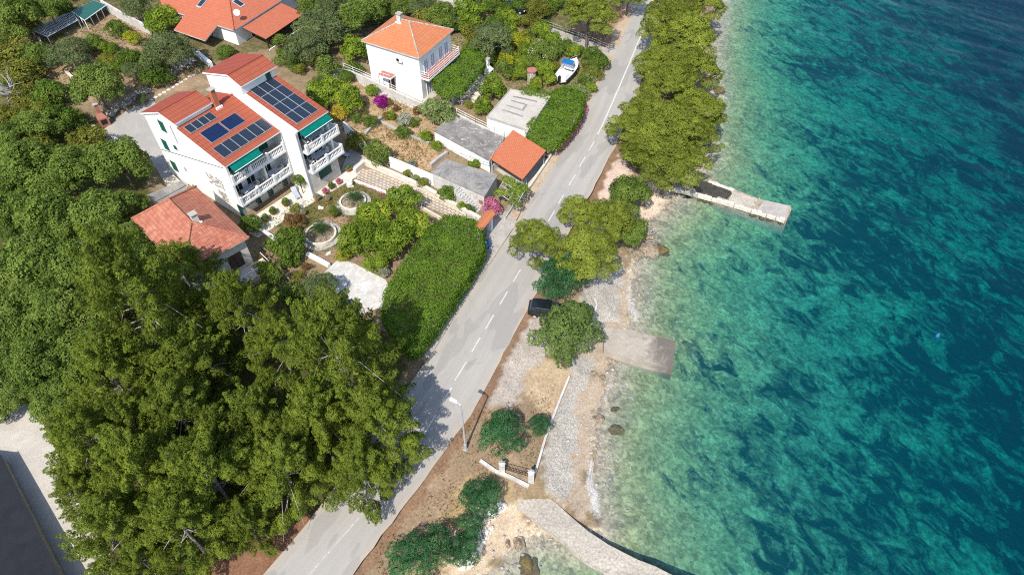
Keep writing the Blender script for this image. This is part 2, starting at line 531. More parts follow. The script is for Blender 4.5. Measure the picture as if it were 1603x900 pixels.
def groundmat():
    t = NT('ground_cover')
    p = t.pos()
    zone = t.attr('zone')
    misc = t.n('ShaderNodeSeparateColor')
    t.put(misc.inputs[0], t.attr('misc'))
    veg, peb, off = misc.outputs[0], misc.outputs[1], misc.outputs[2]
    n1 = t.noise(p, 0.7, 6, 0.7, 0.6)
    n2 = t.noise(p, 4.5, 5, 0.75, 0.4)
    n3 = t.noise(p, 18.0, 3, 0.8)
    col = t.mix(0.55, zone, t.ramp(n1, [(0.3, 0.30), (0.7, 0.70)]), 'OVERLAY')
    col = t.mix(0.65, col, t.ramp(n2, [(0.25, 0.15), (0.75, 0.85)]), 'OVERLAY')
    # weeds and tufts
    vm = t.math('ADD', t.math('MULTIPLY', n2, 0.6), t.math('MULTIPLY', t.noise(p, 1.1, 5, 0.7), 0.6))
    vm = t.math('ADD', vm, t.math('MULTIPLY', veg, 0.55))
    green = t.mix(n3, (0.030, 0.042, 0.010), (0.115, 0.120, 0.028))
    col = t.mix(t.ramp(vm, [(0.80, 0.0), (0.95, 0.92)]), col, green)
    # pebbles
    pc = t.voro(p, 13.0, 'Color')
    bw = t.n('ShaderNodeRGBToBW'); t.put(bw.inputs[0], pc)
    pcol = t.mix(0.55, zone, t.ramp(bw.outputs[0], [(0.2, 0.15), (0.8, 0.85)]), 'OVERLAY')
    pcol = t.mix(0.4, pcol, t.ramp(n1, [(0.3, 0.25), (0.7, 0.75)]), 'OVERLAY')
    col = t.mix(peb, col, pcol)
    # sea bed: stones and painted ripple light near the shore, sand and seagrass meadows further out
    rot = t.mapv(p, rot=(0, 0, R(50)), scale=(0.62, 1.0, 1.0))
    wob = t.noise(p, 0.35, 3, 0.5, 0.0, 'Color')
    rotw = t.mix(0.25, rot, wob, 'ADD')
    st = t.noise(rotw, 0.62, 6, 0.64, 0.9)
    st2 = t.noise(p, 0.075, 3, 0.55, 0.6)
    st3 = t.noise(p, 1.9, 5, 0.72, 0.6)
    gm = t.math('ADD', t.math('MULTIPLY', st, 1.05), t.math('MULTIPLY', st2, 0.62))
    gm = t.math('ADD', gm, t.math('MULTIPLY', st3, 0.30))
    gm = t.math('ADD', gm, t.math('MULTIPLY', t.ramp(off, [(0.0, 0.0), (0.12, 0.16), (0.27, 0.42), (0.50, 0.49), (1.0, 0.53)]), 0.60))
    grass = t.math('MULTIPLY', t.math('SUBTRACT', gm, 1.15), 5.2, clamp=True)
    sea_on = t.math('GREATER_THAN', off, 0.004)
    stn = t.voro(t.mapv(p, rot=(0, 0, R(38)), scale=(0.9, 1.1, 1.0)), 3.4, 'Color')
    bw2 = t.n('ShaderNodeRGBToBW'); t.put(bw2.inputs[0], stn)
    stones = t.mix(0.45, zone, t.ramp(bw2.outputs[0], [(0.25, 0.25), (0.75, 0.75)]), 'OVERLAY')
    stones = t.mix(0.62, stones, t.ramp(t.noise(rotw, 2.0, 6, 0.78, 1.6), [(0.28, 0.12), (0.72, 0.88)]), 'OVERLAY')  # wave-aligned streaks: ripple light and shade put into the bed colour
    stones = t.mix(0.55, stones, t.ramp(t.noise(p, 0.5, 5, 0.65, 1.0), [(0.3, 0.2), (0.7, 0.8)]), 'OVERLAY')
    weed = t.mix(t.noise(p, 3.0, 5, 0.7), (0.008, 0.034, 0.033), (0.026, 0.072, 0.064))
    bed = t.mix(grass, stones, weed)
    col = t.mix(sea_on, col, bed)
    h = t.math('ADD', t.math('MULTIPLY', n3, 0.4), n2)
    return t.done(t.pbr(col, 0.95, 0.1, t.bump(h, 0.6, 0.12)))
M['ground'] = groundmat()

# ---------------------------------------------------------------- ground and sea bed, one sheet
def stretch(fine0, fine1, step, far=650.0):
    a = list(np.arange(fine0, fine1 + step, step))
    s, x, lo = step, fine0, []
    while x > fine0 - far:
        s *= 1.35; x -= s; lo.append(x)
    s, x, hi = step, a[-1], []
    while x < fine1 + far:
        s *= 1.35; x += s; hi.append(x)
    return np.array(lo[::-1] + a + hi)

def grid_mesh(name, xs, ys, Z):
    nx, ny = len(xs), len(ys)
    X, Y = np.meshgrid(xs, ys)
    v = np.stack([X.ravel(), Y.ravel(), Z.ravel()], 1).astype(np.float32)
    i = np.arange((ny - 1) * nx).reshape(ny - 1, nx)[:, :-1].ravel()
    q = np.stack([i, i + 1, i + nx + 1, i + nx], 1)
    me = bpy.data.meshes.new(name)
    me.vertices.add(len(v)); me.vertices.foreach_set('co', v.ravel())
    me.loops.add(q.size); me.loops.foreach_set('vertex_index', q.ravel().astype(np.int32))
    me.polygons.add(len(q)); me.polygons.foreach_set('loop_start', np.arange(0, q.size, 4, dtype=np.int32))
    me.polygons.foreach_set('use_smooth', np.ones(len(q), dtype=bool))
    me.update(calc_edges=True)
    return me, v

def vnoise(x, y, seed=0):
    """smooth value noise on arrays"""
    r = np.random.default_rng(seed).random((256, 256))
    xi, yi = np.floor(x).astype(int), np.floor(y).astype(int)
    fx, fy = x - xi, y - yi
    fx, fy = fx * fx * (3 - 2 * fx), fy * fy * (3 - 2 * fy)
    g = lambda a, b: r[a % 256, b % 256]
    return (g(xi, yi) * (1 - fx) + g(xi + 1, yi) * fx) * (1 - fy) + (g(xi, yi + 1) * (1 - fx) + g(xi + 1, yi + 1) * fx) * fy

def inside(P, poly):
    x, y = P[:, 0], P[:, 1]
    c = np.zeros(len(P), bool)
    for (x0, y0), (x1, y1) in zip(poly, np.roll(poly, -1, axis=0)):
        m = ((y0 > y) != (y1 > y))
        with np.errstate(divide='ignore', invalid='ignore'):
            c ^= m & (x < (x1 - x0) * (y - y0) / (y1 - y0) + x0)
    return c

def gpoly(px):
    return np.array([G(*p)[:2] for p in px])

ZONES = [  # (outline in the photograph, albedo, weeds, pebbles)
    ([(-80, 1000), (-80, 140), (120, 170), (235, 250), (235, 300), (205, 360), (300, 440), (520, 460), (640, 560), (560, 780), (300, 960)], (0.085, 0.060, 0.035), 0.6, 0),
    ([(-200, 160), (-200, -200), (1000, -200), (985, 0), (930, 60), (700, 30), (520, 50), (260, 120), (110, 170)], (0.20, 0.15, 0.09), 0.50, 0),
    ([(40, 95), (170, 10), (260, 60), (330, 130), (200, 165), (110, 165)], (0.30, 0.21, 0.13), 0.16, 0),
    ([(420, 345), (480, 310), (548, 280), (640, 312), (600, 350), (545, 360), (530, 400), (480, 400), (440, 370)], (0.17, 0.125, 0.055), 0.42, 0),
    ([(510, 335), (548, 340), (545, 405), (520, 410), (500, 345)], (0.30, 0.20, 0.13), 0.02, 0),
    ([(470, 350), (620, 360), (620, 420), (540, 410), (500, 420)], (0.24, 0.17, 0.11), 0.15, 0),
    ([(548, 120), (680, 180), (700, 215), (640, 270), (560, 220), (500, 180)], (0.36, 0.25, 0.145), 0.20, 0),
    ([(590, 205), (690, 220), (670, 270), (650, 262), (580, 235)], (0.40, 0.27, 0.15), 0.16, 0),
    ([(200, 960), (330, 880), (420, 840), (500, 790), (570, 780), (430, 960)], (0.20, 0.105, 0.062), 0.06, 0),
    ([(440, 1030), (550, 900), (660, 757), (707, 690), (763, 600), (800, 540), (900, 585), (870, 650), (838, 742), (815, 772), (760, 900), (700, 1000)], (0.25, 0.18, 0.115), 0.10, 0),
    ([(640, 900), (690, 800), (740, 740), (800, 735), (800, 780), (750, 860), (720, 900)], (0.30, 0.22, 0.12), 0.18, 0),
    ([(764, 605), (792, 548), (836, 490), (880, 480), (872, 520), (850, 560), (858, 600), (820, 600), (800, 640), (760, 632)], (0.37, 0.32, 0.27), 0.04, 0.6),
    ([(845, 565), (890, 575), (885, 620), (860, 660), (835, 640), (815, 610)], (0.40, 0.30, 0.19), 0.14, 0),
    ([(690, 860), (760, 770), (815, 790), (840, 822), (790, 870), (752, 910), (680, 980)], (0.46, 0.36, 0.25), 0.0, 0.35),
    ([(838, 745), (858, 680), (888, 600), (910, 540), (945, 500), (990, 490), (960, 560), (935, 640), (925, 700), (920, 760), (930, 830), (880, 790)], (0.37, 0.29, 0.21), 0.0, 0.35),
    ([(838, 748), (846, 715), (862, 680), (878, 640), (890, 596), (908, 560), (925, 545), (930, 560), (915, 600), (905, 640), (897, 690), (897, 725), (888, 760), (872, 778), (850, 764)], (0.35, 0.32, 0.275), 0.0, 0.8),
    ([(905, 470), (930, 425), (975, 400), (1000, 400), (992, 440), (985, 520), (935, 520)], (0.37, 0.29, 0.21), 0.0, 0.35),
    ([(905, 470), (930, 425), (975, 405), (972, 450), (962, 490), (950, 520), (915, 505)], (0.35, 0.32, 0.275), 0.0, 0.8),
    ([(970, 420), (985, 385), (1003, 355), (1030, 330), (1045, 370), (1030, 405)], (0.26, 0.19, 0.12), 0.0, 0.5),
    ([(1000, 360), (1015, 280), (1045, 280), (1075, 305), (1060, 330), (1030, 345)], (0.55, 0.43, 0.32), 0.0, 0.4),
    ([(895, 376), (925, 302), (960, 238), (990, 240), (985, 290), (930, 380)], (0.50, 0.38, 0.31), 0.04, 0.3),
    ([(960, 238), (1000, 120), (1040, -20), (1120, -20), (1105, 120), (1095, 260), (1020, 285)], (0.20, 0.13, 0.095), 0.0, 0.2),
    ([(900, 40), (985, 0), (975, 60), (945, 85), (900, 60)], (0.30, 0.18, 0.12), 0.0, 0.1),
]

xs = stretch(-88, 82, 0.42)
ys = stretch(12, 124, 0.42)
X, Y = np.meshgrid(xs, ys)
P = np.stack([X.ravel(), Y.ravel()], 1)
Z = heights(P)
S = seg_dist(P, SHORE)
DL = seg_dist(P, ROAD_L)
DR = seg_dist(P, ROAD_R)
rough = (vnoise(P[:, 0] * 0.9, P[:, 1] * 0.9, 1) - 0.5) * 0.10 + (vnoise(P[:, 0] * 2.3, P[:, 1] * 2.3, 2) - 0.5) * 0.06
offroad = np.clip(np.minimum(np.abs(DL), np.abs(DR)) / 1.5, 0, 1) * ((DL > 0) | (DR < 0))
Z = Z + rough * offroad * np.where(S > 3, 0.6, 1.0)
Z = np.where((DL < 0.3) & (DR > -0.3), np.minimum(Z, 2.42), Z)
J = P + np.stack([(vnoise(P[:, 0] * 0.8, P[:, 1] * 0.8, 3) - 0.5), (vnoise(P[:, 0] * 0.8, P[:, 1] * 0.8, 4) - 0.5)], 1) * 1.1 \
      + np.stack([(vnoise(P[:, 0] * 2.4, P[:, 1] * 2.4, 5) - 0.5), (vnoise(P[:, 0] * 2.4, P[:, 1] * 2.4, 6) - 0.5)], 1) * 0.9
colr = np.tile(np.array([0.23, 0.17, 0.10]), (len(P), 1))
veg = np.full(len(P), 0.30)
peb = np.zeros(len(P))
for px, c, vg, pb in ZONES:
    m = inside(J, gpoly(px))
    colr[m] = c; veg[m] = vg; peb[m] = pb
m = (DL > -1) & (DL < 1.5 + (vnoise(P[:, 0] * 0.7, P[:, 1] * 0.7, 8) - 0.5) * 1.6) & (P[:, 1] > 52)
colr[m] = (0.42, 0.32, 0.22); veg[m] = 0.0
m = (DR < 1) & (DR > -0.5 - 0.5 * vnoise(P[:, 0] * 0.9, P[:, 1] * 0.9, 9)) & (P[:, 1] < 90)
colr[m] = (0.21, 0.13, 0.08); veg[m] = 0.0
Sj = S + (vnoise(P[:, 0] * 0.6, P[:, 1] * 0.6, 10) - 0.5) * 1.2 + (vnoise(P[:, 0] * 1.9, P[:, 1] * 1.9, 11) - 0.5) * 0.8
m = Sj < 0.2
o = np.clip(-Sj, 0, 400)
w = smooth((o - .6) / 3.6)[:, None]
bed = (1 - w) * np.array([0.38, 0.315, 0.225]) + w * np.array([0.30, 0.28, 0.14])
w2 = smooth((o - 5) / 16)[:, None]
bed = (1 - w2) * bed + w2 * np.array([0.23, 0.24, 0.155])
colr[m] = bed[m]; veg[m] = 0; peb[m] = 0.5
off = np.where(m, np.clip(o / 60, 0.005, 1), 0)
me, v = grid_mesh('ground', xs, ys, Z)
for nm, arr in (('zone', colr), ('misc', np.stack([veg, peb, off], 1))):
    at = me.color_attributes.new(nm, 'FLOAT_COLOR', 'POINT')
    at.data.foreach_set('color', np.concatenate([arr, np.ones((len(P), 1))], 1).astype(np.float32).ravel())
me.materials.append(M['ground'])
tag(link('ground', me), kind='structure')

# ---------------------------------------------------------------- sea
def seamat():
    t = NT('sea_water')
    p = t.pos()
    r1 = t.mapv(p, rot=(0, 0, R(44)), scale=(0.35, 1.0, 1.0))
    r2 = t.mapv(p, rot=(0, 0, R(30)), scale=(0.5, 1.0, 1.0))
    h = t.math('ADD', t.math('MULTIPLY', t.noise(r1, 1.1, 4, 0.6, 0.5), 1.0), t.math('MULTIPLY', t.noise(r2, 3.2, 4, 0.65, 0.4), 0.4))
    nb = t.bump(h, 1.0, 0.5)
    tr = t.n('ShaderNodeBsdfTransparent')
    df = t.n('ShaderNodeBsdfDiffuse')
    df.inputs['Color'].default_value = (0.0, 0.13, 0.32, 1)
    t.put(df.inputs['Normal'], nb)
    gl = t.n('ShaderNodeBsdfGlossy')
    gl.inputs['Roughness'].default_value = 0.08
    nb2 = t.bump(h, 0.2, 0.10)
    t.put(gl.inputs['Normal'], nb2)
    fr = t.n('ShaderNodeFresnel'); fr.inputs['IOR'].default_value = 1.2
    t.put(fr.inputs['Normal'], nb2)
    m1 = t.n('ShaderNodeMixShader'); m1.inputs[0].default_value = 0.075
    t.t.links.new(tr.outputs[0], m1.inputs[1]); t.t.links.new(df.outputs[0], m1.inputs[2])
    m2 = t.n('ShaderNodeMixShader')
    t.t.links.new(fr.outputs[0], m2.inputs[0]); t.t.links.new(m1.outputs[0], m2.inputs[1]); t.t.links.new(gl.outputs[0], m2.inputs[2])
    va = t.n('ShaderNodeVolumeAbsorption')
    va.inputs['Color'].default_value = (0.02, 0.835, 0.875, 1)
    va.inputs['Density'].default_value = 0.37
    return t.done(m2.outputs[0], va.outputs[0])

sx_ = stretch(-14, 84, 0.5)
sy_ = stretch(14, 122, 0.5)
X, Y = np.meshgrid(sx_, sy_)
fade = np.clip((seg_dist(np.stack([X.ravel(), Y.ravel()], 1), SHORE) * -1 + 1) / 9, 0.12, 1).reshape(X.shape)
ca, sa = math.cos(R(-38)), math.sin(R(-38))
A_, B_ = X * ca + Y * sa, -X * sa + Y * ca
WZ = 0.16 * (vnoise(A_ * 0.16 + 40, B_ * 0.5 + 40, 21) - 0.5) + 0.09 * (vnoise(A_ * 0.4 + 80, B_ * 1.1 + 80, 22) - 0.5)
sme, sv = grid_mesh('sea', sx_, sy_, WZ * fade)
import bmesh
bm = bmesh.new(); bm.from_mesh(sme)
edges = [e for e in bm.edges if len(e.link_faces) == 1]
ret = bmesh.ops.extrude_edge_only(bm, edges=edges)
nv = [g for g in ret['geom'] if isinstance(g, bmesh.types.BMVert)]
for q in nv: q.co.z = -40
ne = [g for g in ret['geom'] if isinstance(g, bmesh.types.BMEdge)]
bmesh.ops.contextual_create(bm, geom=ne)
bmesh.ops.recalc_face_normals(bm, faces=bm.faces)
bm.to_mesh(sme); bm.free()
sme.materials.append(seamat())
tag(link('sea', sme), kind='structure')

# foam where the swell runs up the beach
def foammat():
    t = NT('sea_foam')
    p = t.pos()
    a = t.math('ADD', t.math('MULTIPLY', t.noise(p, 3.0, 7, 0.8, 1.5), 1.3), t.math('MULTIPLY', t.attr('dens', 'Fac'), 0.42))
    k = t.math('MULTIPLY', t.math('MULTIPLY', t.math('SUBTRACT', a, 0.93), 2.4, clamp=True), 0.8)
    tr = t.n('ShaderNodeBsdfTransparent')
    d = t.n('ShaderNodeBsdfDiffuse'); d.inputs[0].default_value = (0.80, 0.82, 0.82, 1)
    m = t.n('ShaderNodeMixShader')
    t.t.links.new(k, m.inputs[0]); t.t.links.new(tr.outputs[0], m.inputs[1]); t.t.links.new(d.outputs[0], m.inputs[2])
    return t.done(m.outputs[0])
FOAM = foammat()
def foam_strip(px, width, dens, lab):
    pts = [gz(x, y, 0.05)[:2] for x, y in px]
    L = np.cumsum([0] + [np.linalg.norm(b - a) for a, b in zip(pts[:-1], pts[1:])])
    tt = np.linspace(0, L[-1], max(6, int(L[-1] / 0.35)))
    cx = np.interp(tt, L, [p[0] for p in pts]); cy = np.interp(tt, L, [p[1] for p in pts])
    dx, dy = np.gradient(cx), np.gradient(cy)
    n = np.stack([dy, -dx], 1) / np.hypot(dx, dy)[:, None]
    verts, dn, faces = [], [], []
    K = 7
    for i in range(len(tt)):
        wv = np.interp(i / (len(tt) - 1), np.linspace(0, 1, len(width)), width)
        for k in range(K):
            s = k / (K - 1) - 0.5
            q = np.array([cx[i], cy[i]]) + n[i] * s * wv
            verts.append((q[0], q[1], max(hz(q[0], q[1]), -0.05) + 0.13))
            dn.append(dens * max(0.0, 1 - (2 * s) ** 2) * min(1, 4 * i / len(tt), 4 * (1 - i / len(tt))))
    for i in range(len(tt) - 1):
        for k in range(K - 1):
            a = i * K + k
            faces.append((a, a + K, a + K + 1, a + 1))
    me = bpy.data.meshes.new('foam'); me.from_pydata(verts, [], faces)
    at = me.attributes.new('dens', 'FLOAT', 'POINT'); at.data.foreach_set('value', np.array(dn, dtype=np.float32))
    me.materials.append(FOAM)
    tag(link('foam', me), kind='stuff', label=lab, cat='foam')
foam_strip([(986, 425), (984, 460), (988, 480), (996, 500), (990, 518)], [0.3, 0.8, 1.6, 2.2, 1.2], 1.0, 'white foam on the sand above the square concrete jetty')
foam_strip([(958, 560), (957, 585), (958, 600), (946, 625), (940, 645)], [0.7, 0.9, 1.0, 1.2, 0.8], 0.75, 'thin foam along the sand below the square concrete jetty')
foam_strip([(928, 690), (926, 725), (922, 755), (930, 780), (934, 805), (928, 830)], [0.3, 0.5, 1.0, 1.6, 1.4, 1.2], 1.1, 'white foam washing the beach beside the curved jetty')
foam_strip([(786, 890), (788, 872), (796, 862), (830, 838)], [0.4, 0.6, 0.5, 0.3], 0.6, 'small foam line in the cove below the curved jetty')

foam_strip([(762, 898), (795, 868), (828, 838), (858, 833)], [0.3, 0.35, 0.4, 0.3], 0.45, 'thin wash line round the cove')
foam_strip([(930, 822), (924, 790), (919, 762), (925, 722), (929, 690), (933, 640), (949, 600), (955, 560)], [0.5, 0.45, 0.4, 0.5, 0.4, 0.5, 0.45, 0.4], 0.5, 'thin wash line along the pebble beach')
foam_strip([(984, 506), (986, 450), (989, 418), (985, 395), (1000, 366), (1021, 341), (1050, 319)], [0.5, 0.6, 0.5, 0.4, 0.4, 0.4, 0.3], 0.5, 'thin wash line between the two upper jetties')
foam_strip([(1098, 262), (1104, 235), (1106, 190), (1114, 150), (1112, 90), (1120, 40), (1128, 0)], [0.5, 0.6, 0.5, 0.6, 0.5, 0.9, 0.6], 0.55, 'thin wash line below the shore pines')

# loose stones along the water line
def stones():
    g = np.random.default_rng(77); V, F, C = [], [], []
    sh = np.array(SHORE[1:-1]); seg = np.linalg.norm(np.diff(sh, axis=0), axis=1); cum = np.concatenate([[0], np.cumsum(seg)])
    ang = np.linspace(0, 2 * math.pi, 6, endpoint=False)
    for k in range(2600):
        t = g.random() * cum[-1]; i = min(np.searchsorted(cum, t) - 1, len(seg) - 1); i = max(i, 0)
        d = (sh[i + 1] - sh[i]) / seg[i]; n = np.array([d[1], -d[0]])
        p = sh[i] + d * (t - cum[i]) + n * (g.normal() * 1.3 + g.choice([-.6, .2, 1.6]))
        if vnoise(np.array([p[0] * .5 + 70]), np.array([p[1] * .5 + 70]), 88)[0] < .42: continue
        s = .05 + .16 * g.random() ** 2.2; z = hz(p[0], p[1]) + s * .15; a0 = g.random() * 6; b = len(V)
        for rr, zz in ((1.0, -.4), (.95, .2), (.5, .6)):
            for a in ang: V.append((p[0] + s * rr * math.cos(a + a0) * g.uniform(.8, 1.2), p[1] + s * rr * .75 * math.sin(a + a0) * g.uniform(.8, 1.2), z + zz * s))
        for r in (0, 6):
            for j in range(6): F.append((b + r + j, b + r + (j + 1) % 6, b + r + 6 + (j + 1) % 6, b + r + 6 + j))
        F.append(tuple(b + 12 + j for j in range(6)))
    me = bpy.data.meshes.new('shore_stones'); me.from_pydata(V, [], F); me.materials.append(M['stone'])
    tag(link('shore_stones', me), 'loose stones along the water line', 'stones', None, 'stuff')
stones()

# ---------------------------------------------------------------- road, markings, pavements
def along(poly):
    a = np.array(poly)
    return a[:, 0], a[:, 1]
yy = np.arange(6, 210, 1.0)
lx, ly = along(ROAD_L); rx, ry = along(ROAD_R)
xl = np.interp(yy, ly, lx) + (vnoise(yy * 0.9, yy * 0, 31) - 0.5) * 0.10
xr = np.interp(yy, ry, rx) + (vnoise(yy * 0.9, yy * 0 + 9, 32) - 0.5) * 0.22
ROADMID = lambda y: 0.5 * (np.interp(y, ly, lx) + np.interp(y, ry, rx))
verts, faces, uvs = [], [], []
K = 8
for a, b, y in zip(xl, xr, yy):
    for k in range(K + 1):
        verts.append((a + (b - a) * k / K, y, ROAD_Z + 0.05 * (1 - (2 * k / K - 1) ** 2)))
for i in range(len(yy) - 1):
    for k in range(K):
        q = i * (K + 1) + k
        faces.append((q, q + 1, q + K + 2, q + K + 1))
        uvs += [(k / K, yy[i]), ((k + 1) / K, yy[i]), ((k + 1) / K, yy[i + 1]), (k / K, yy[i + 1])]
me = bpy.data.meshes.new('road'); me.from_pydata(verts, [], faces)
uv = me.uv_layers.new(name='UVMap'); uv.data.foreach_set('uv', np.array(uvs, dtype=np.float32).ravel())
me.materials.append(M['asphalt'])
tag(link('road', me), kind='structure')

CEN = [gz(x, y, ROAD_Z + 0.05)[:2] for x, y in [(470, 915), (575, 795), (722, 579), (745, 540), (766, 503), (788, 466), (808, 432), (830, 396), (850, 361), (864, 337), (879, 312), (895, 282), (912, 254), (930, 222), (941, 200), (957, 165), (985, 100), (1007, 47), (1022, 2), (1036, -40)]]
def ribbon(pts, w, mat, name):
    mb = MB()
    pts = [np.asarray(p) for p in pts]
    L = np.cumsum([0] + [np.linalg.norm(b - a) for a, b in zip(pts[:-1], pts[1:])])
    tt = np.linspace(0, L[-1], max(2, int(L[-1] / 1.5) + 1))
    cx = np.interp(tt, L, [p[0] for p in pts]); cy = np.interp(tt, L, [p[1] for p in pts])
    dx, dy = np.gradient(cx), np.gradient(cy)
    n = np.stack([-dy, dx], 1) / np.hypot(dx, dy)[:, None] * w / 2
    for i in range(len(tt) - 1):
        a, b = np.array([cx[i], cy[i]]), np.array([cx[i + 1], cy[i + 1]])
        z = ROAD_Z + 0.058
        mb.face([np.append(a - n[i], z), np.append(b - n[i + 1], z), np.append(b + n[i + 1], z), np.append(a + n[i], z)])
    return tag(mb.build(name, mat), kind='structure')
z7 = lambda x, y: gz(650 + x / 3.5622, 400 + y / 3.5622, ROAD_Z + 0.05)[:2]
z6 = lambda x, y: gz(750 + x / 4, 200 + y / 4, ROAD_Z + 0.05)[:2]
DASH = [(z7(285, 592), z7(222, 695)), (z7(362, 458), z7(315, 537)), (z7(438, 330), z7(390, 412)), (z7(515, 200), z7(473, 272)), (z7(588, 77), z7(547, 145)),
        (z6(473, 520), z6(435, 585)), (z6(530, 420), z6(495, 478)), (z6(603, 295), z6(562, 362)), (z6(665, 182), z6(628, 248)), (z6(722, 85), z6(688, 145))]
d0 = DASH[0][0]; dd = np.array(DASH[1][0]) - d0
for a, b in DASH: ribbon([a, b], 0.13, M['paint'], 'road_marking')
for k in (1, 2):
    ribbon([d0 - dd * k, d0 - dd * k + (DASH[0][1] - DASH[0][0])], 0.16, M['paint'], 'road_marking')
ribbon([0.5 * (CEN[13] + CEN[14])] + CEN[14:], 0.20, M['paint'], 'road_marking')
t_ = NT('faded_road_paint'); FADED = t_.done(t_.pbr(t_.mix(t_.ramp(t_.noise(t_.pos(), 3.0, 5, 0.75), [(0.4, 0), (0.6, 1)]), (0.46, 0.44, 0.41), (0.32, 0.30, 0.27)), 0.8, 0.2))
ribbon(CEN[:2], 0.14, FADED, 'road_marking')

def sheet(name, px, dz, mat, thick=0.25, kind='structure', rise=0.0, z=None):
    """flat slab following the ground, outline read off the photograph"""
    pts = []
    for x, y in px:
        if z is None:
            g = G(x, y, dz)
        else:
            g = gz(x, y, z)
        pts.append(g)
    mb = MB(); mb.slab(pts, thick + dz, 0)
    o = mb.build(name, mat)
    return tag(o, kind=kind) if kind else o
sheet('pavement', [(655, 562), (650, 548), (678, 512), (705, 476), (742, 425), (762, 396), (778, 366), (797, 345), (808, 352), (800, 362), (775, 400), (743, 445), (706, 504), (684, 540), (668, 560)], 0.19, M['concrete'])
mb = MB()
kp = [G(x, y)[:2] for x, y in [(670, 562), (684, 541), (706, 505), (743, 446), (775, 401), (799, 364)]]
for a, b in zip(kp[:-1], kp[1:]): mb.wallseg(a, b, 0.14, 2.3, 2.64)
tag(mb.build('kerb', M['yard']), kind='structure')
sheet('side_road', [(-60, 560), (20, 606), (66, 660), (105, 740), (150, 830), (190, 960), (-60, 960), (-60, 700)], 0.06, M['paleconc'])
sheet('rear_yard', [(160, 205), (200, 172), (240, 157), (262, 190), (300, 260), (290, 310), (260, 290), (235, 248), (200, 225)], 0.06, M['yard'])
sheet('front_terrace', [(383, 348), (470, 292), (490, 302), (548, 262), (566, 268), (556, 278), (488, 318), (474, 326), (404, 372), (390, 365)], 0.05, M['limestone'])
sheet('side_terrace', [(533, 270), (548, 232), (575, 248), (562, 268), (548, 262)], 0.04, M['yard'])
sheet('driveway', [(556, 278), (567, 264), (600, 268), (660, 292), (752, 352), (745, 362), (700, 336), (640, 312), (600, 298)], 0.05, M['setts'])
sheet('patio', [(506, 428), (530, 405), (556, 413), (604, 438), (611, 452), (600, 480), (560, 492), (520, 480)], 0.07, M['crazy'])
sheet('gate_forecourt', [(745, 362), (752, 345), (790, 330), (812, 350), (800, 362), (776, 398), (760, 398)], 0.12, M['concrete'])
sheet('carport_floor', [(766, 258), (800, 236), (860, 250), (858, 262), (826, 296), (810, 290)], 0.06, M['paleconc'])
sheet('villa_forecourt', [(500, 128), (545, 128), (560, 118), (585, 135), (640, 155), (668, 163), (700, 135), (690, 125), (660, 150), (585, 122), (545, 105), (520, 110)], 0.04, M['paleconc'])
sheet('lane', [(845, 42), (870, 48), (950, 78), (965, 70), (968, 82), (950, 90), (900, 76), (850, 55)], 0.05, M['yard'])
sheet('garden_path', [(578, 118), (590, 134), (680, 172), (672, 180), (590, 147), (560, 130)], 0.05, M['paleconc'])
# ---------------------------------------------------------------- building helpers
def local(o):
    """photo position + plane (local point, local normal) -> local coordinates of thing o"""
    a = o.rotation_euler[2]; c, s = math.cos(a), math.sin(a); L = np.array(o.location)
    Rm = np.array([[c, -s, 0], [s, c, 0], [0, 0, 1]])
    def f(px, py, p, n):
        n = np.asarray(n, float)
        w = ray_plane(px, py, L + Rm @ np.asarray(p, float), Rm @ n)
        return Rm.T @ (w - L)
    return f

def face_axes(ang):
    n = np.array([math.cos(R(ang)), math.sin(R(ang)), 0])
    return np.array([-n[1], n[0], 0]), n

def oriented(mb, c, ang, a0, a1, b0, b1, z0, z1, m=0):
    """box: a along the wall, b outwards, about c (local)"""
    al, n = face_axes(ang); c = np.asarray(c, float)
    lo = [c + al * a + n * b + np.array([0, 0, z0]) for a, b in ((a0, b0), (a0, b1), (a1, b1), (a1, b0))]
    lo = lo if newell(lo)[2] > 0 else lo[::-1]
    hi = [p + np.array([0, 0, z1 - z0]) for p in lo]
    return mb.hexa(lo, hi, m)

def window(root, c, ang, w, h, shut=None, frame='whitepaint', name='window', glass='glass', mull=True):
    """frame (+ pane, shutters) on a wall; c = middle of the sill line on the wall face"""
    mb = MB(); t = 0.07
    oriented(mb, c, ang, -w / 2, -w / 2 + t, 0, 0.06, 0, h)
    oriented(mb, c, ang, w / 2 - t, w / 2, 0, 0.06, 0, h)
    oriented(mb, c, ang, -w / 2 + t, w / 2 - t, 0, 0.06, h - t, h)
    oriented(mb, c, ang, -w / 2 + t, w / 2 - t, 0, 0.06, 0, t)
    if mull: oriented(mb, c, ang, -0.03, 0.03, 0, 0.05, t, h - t)
    f = mb.build(name, M[frame], root)
    g = MB(); oriented(g, c, ang, -w / 2 + t, w / 2 - t, 0.005, 0.025, t, h - t)
    g.build('pane', M[glass], f)
    if shut == 'closed':
        s = MB()
        for a0, a1 in ((-w / 2, -0.01), (0.01, w / 2)):
            oriented(s, c, ang, a0, a1, 0.062, 0.10, 0, h)
            k = 0.12
            while k < h - 0.1:
                oriented(s, c, ang, a0 + 0.06, a1 - 0.06, 0.10, 0.112, k, k + 0.05); k += 0.1
        s.build('shutter', M['green'], f)
    if shut == 'open':
        for sg in (-1, 1):
            s = MB(); a = sorted((sg * w / 2, sg * (w / 2 + w * 0.5)))
            oriented(s, c, ang, a[0], a[1], 0.02, 0.06, 0, h)
            s.build('shutter', M['green'], f)
    return f

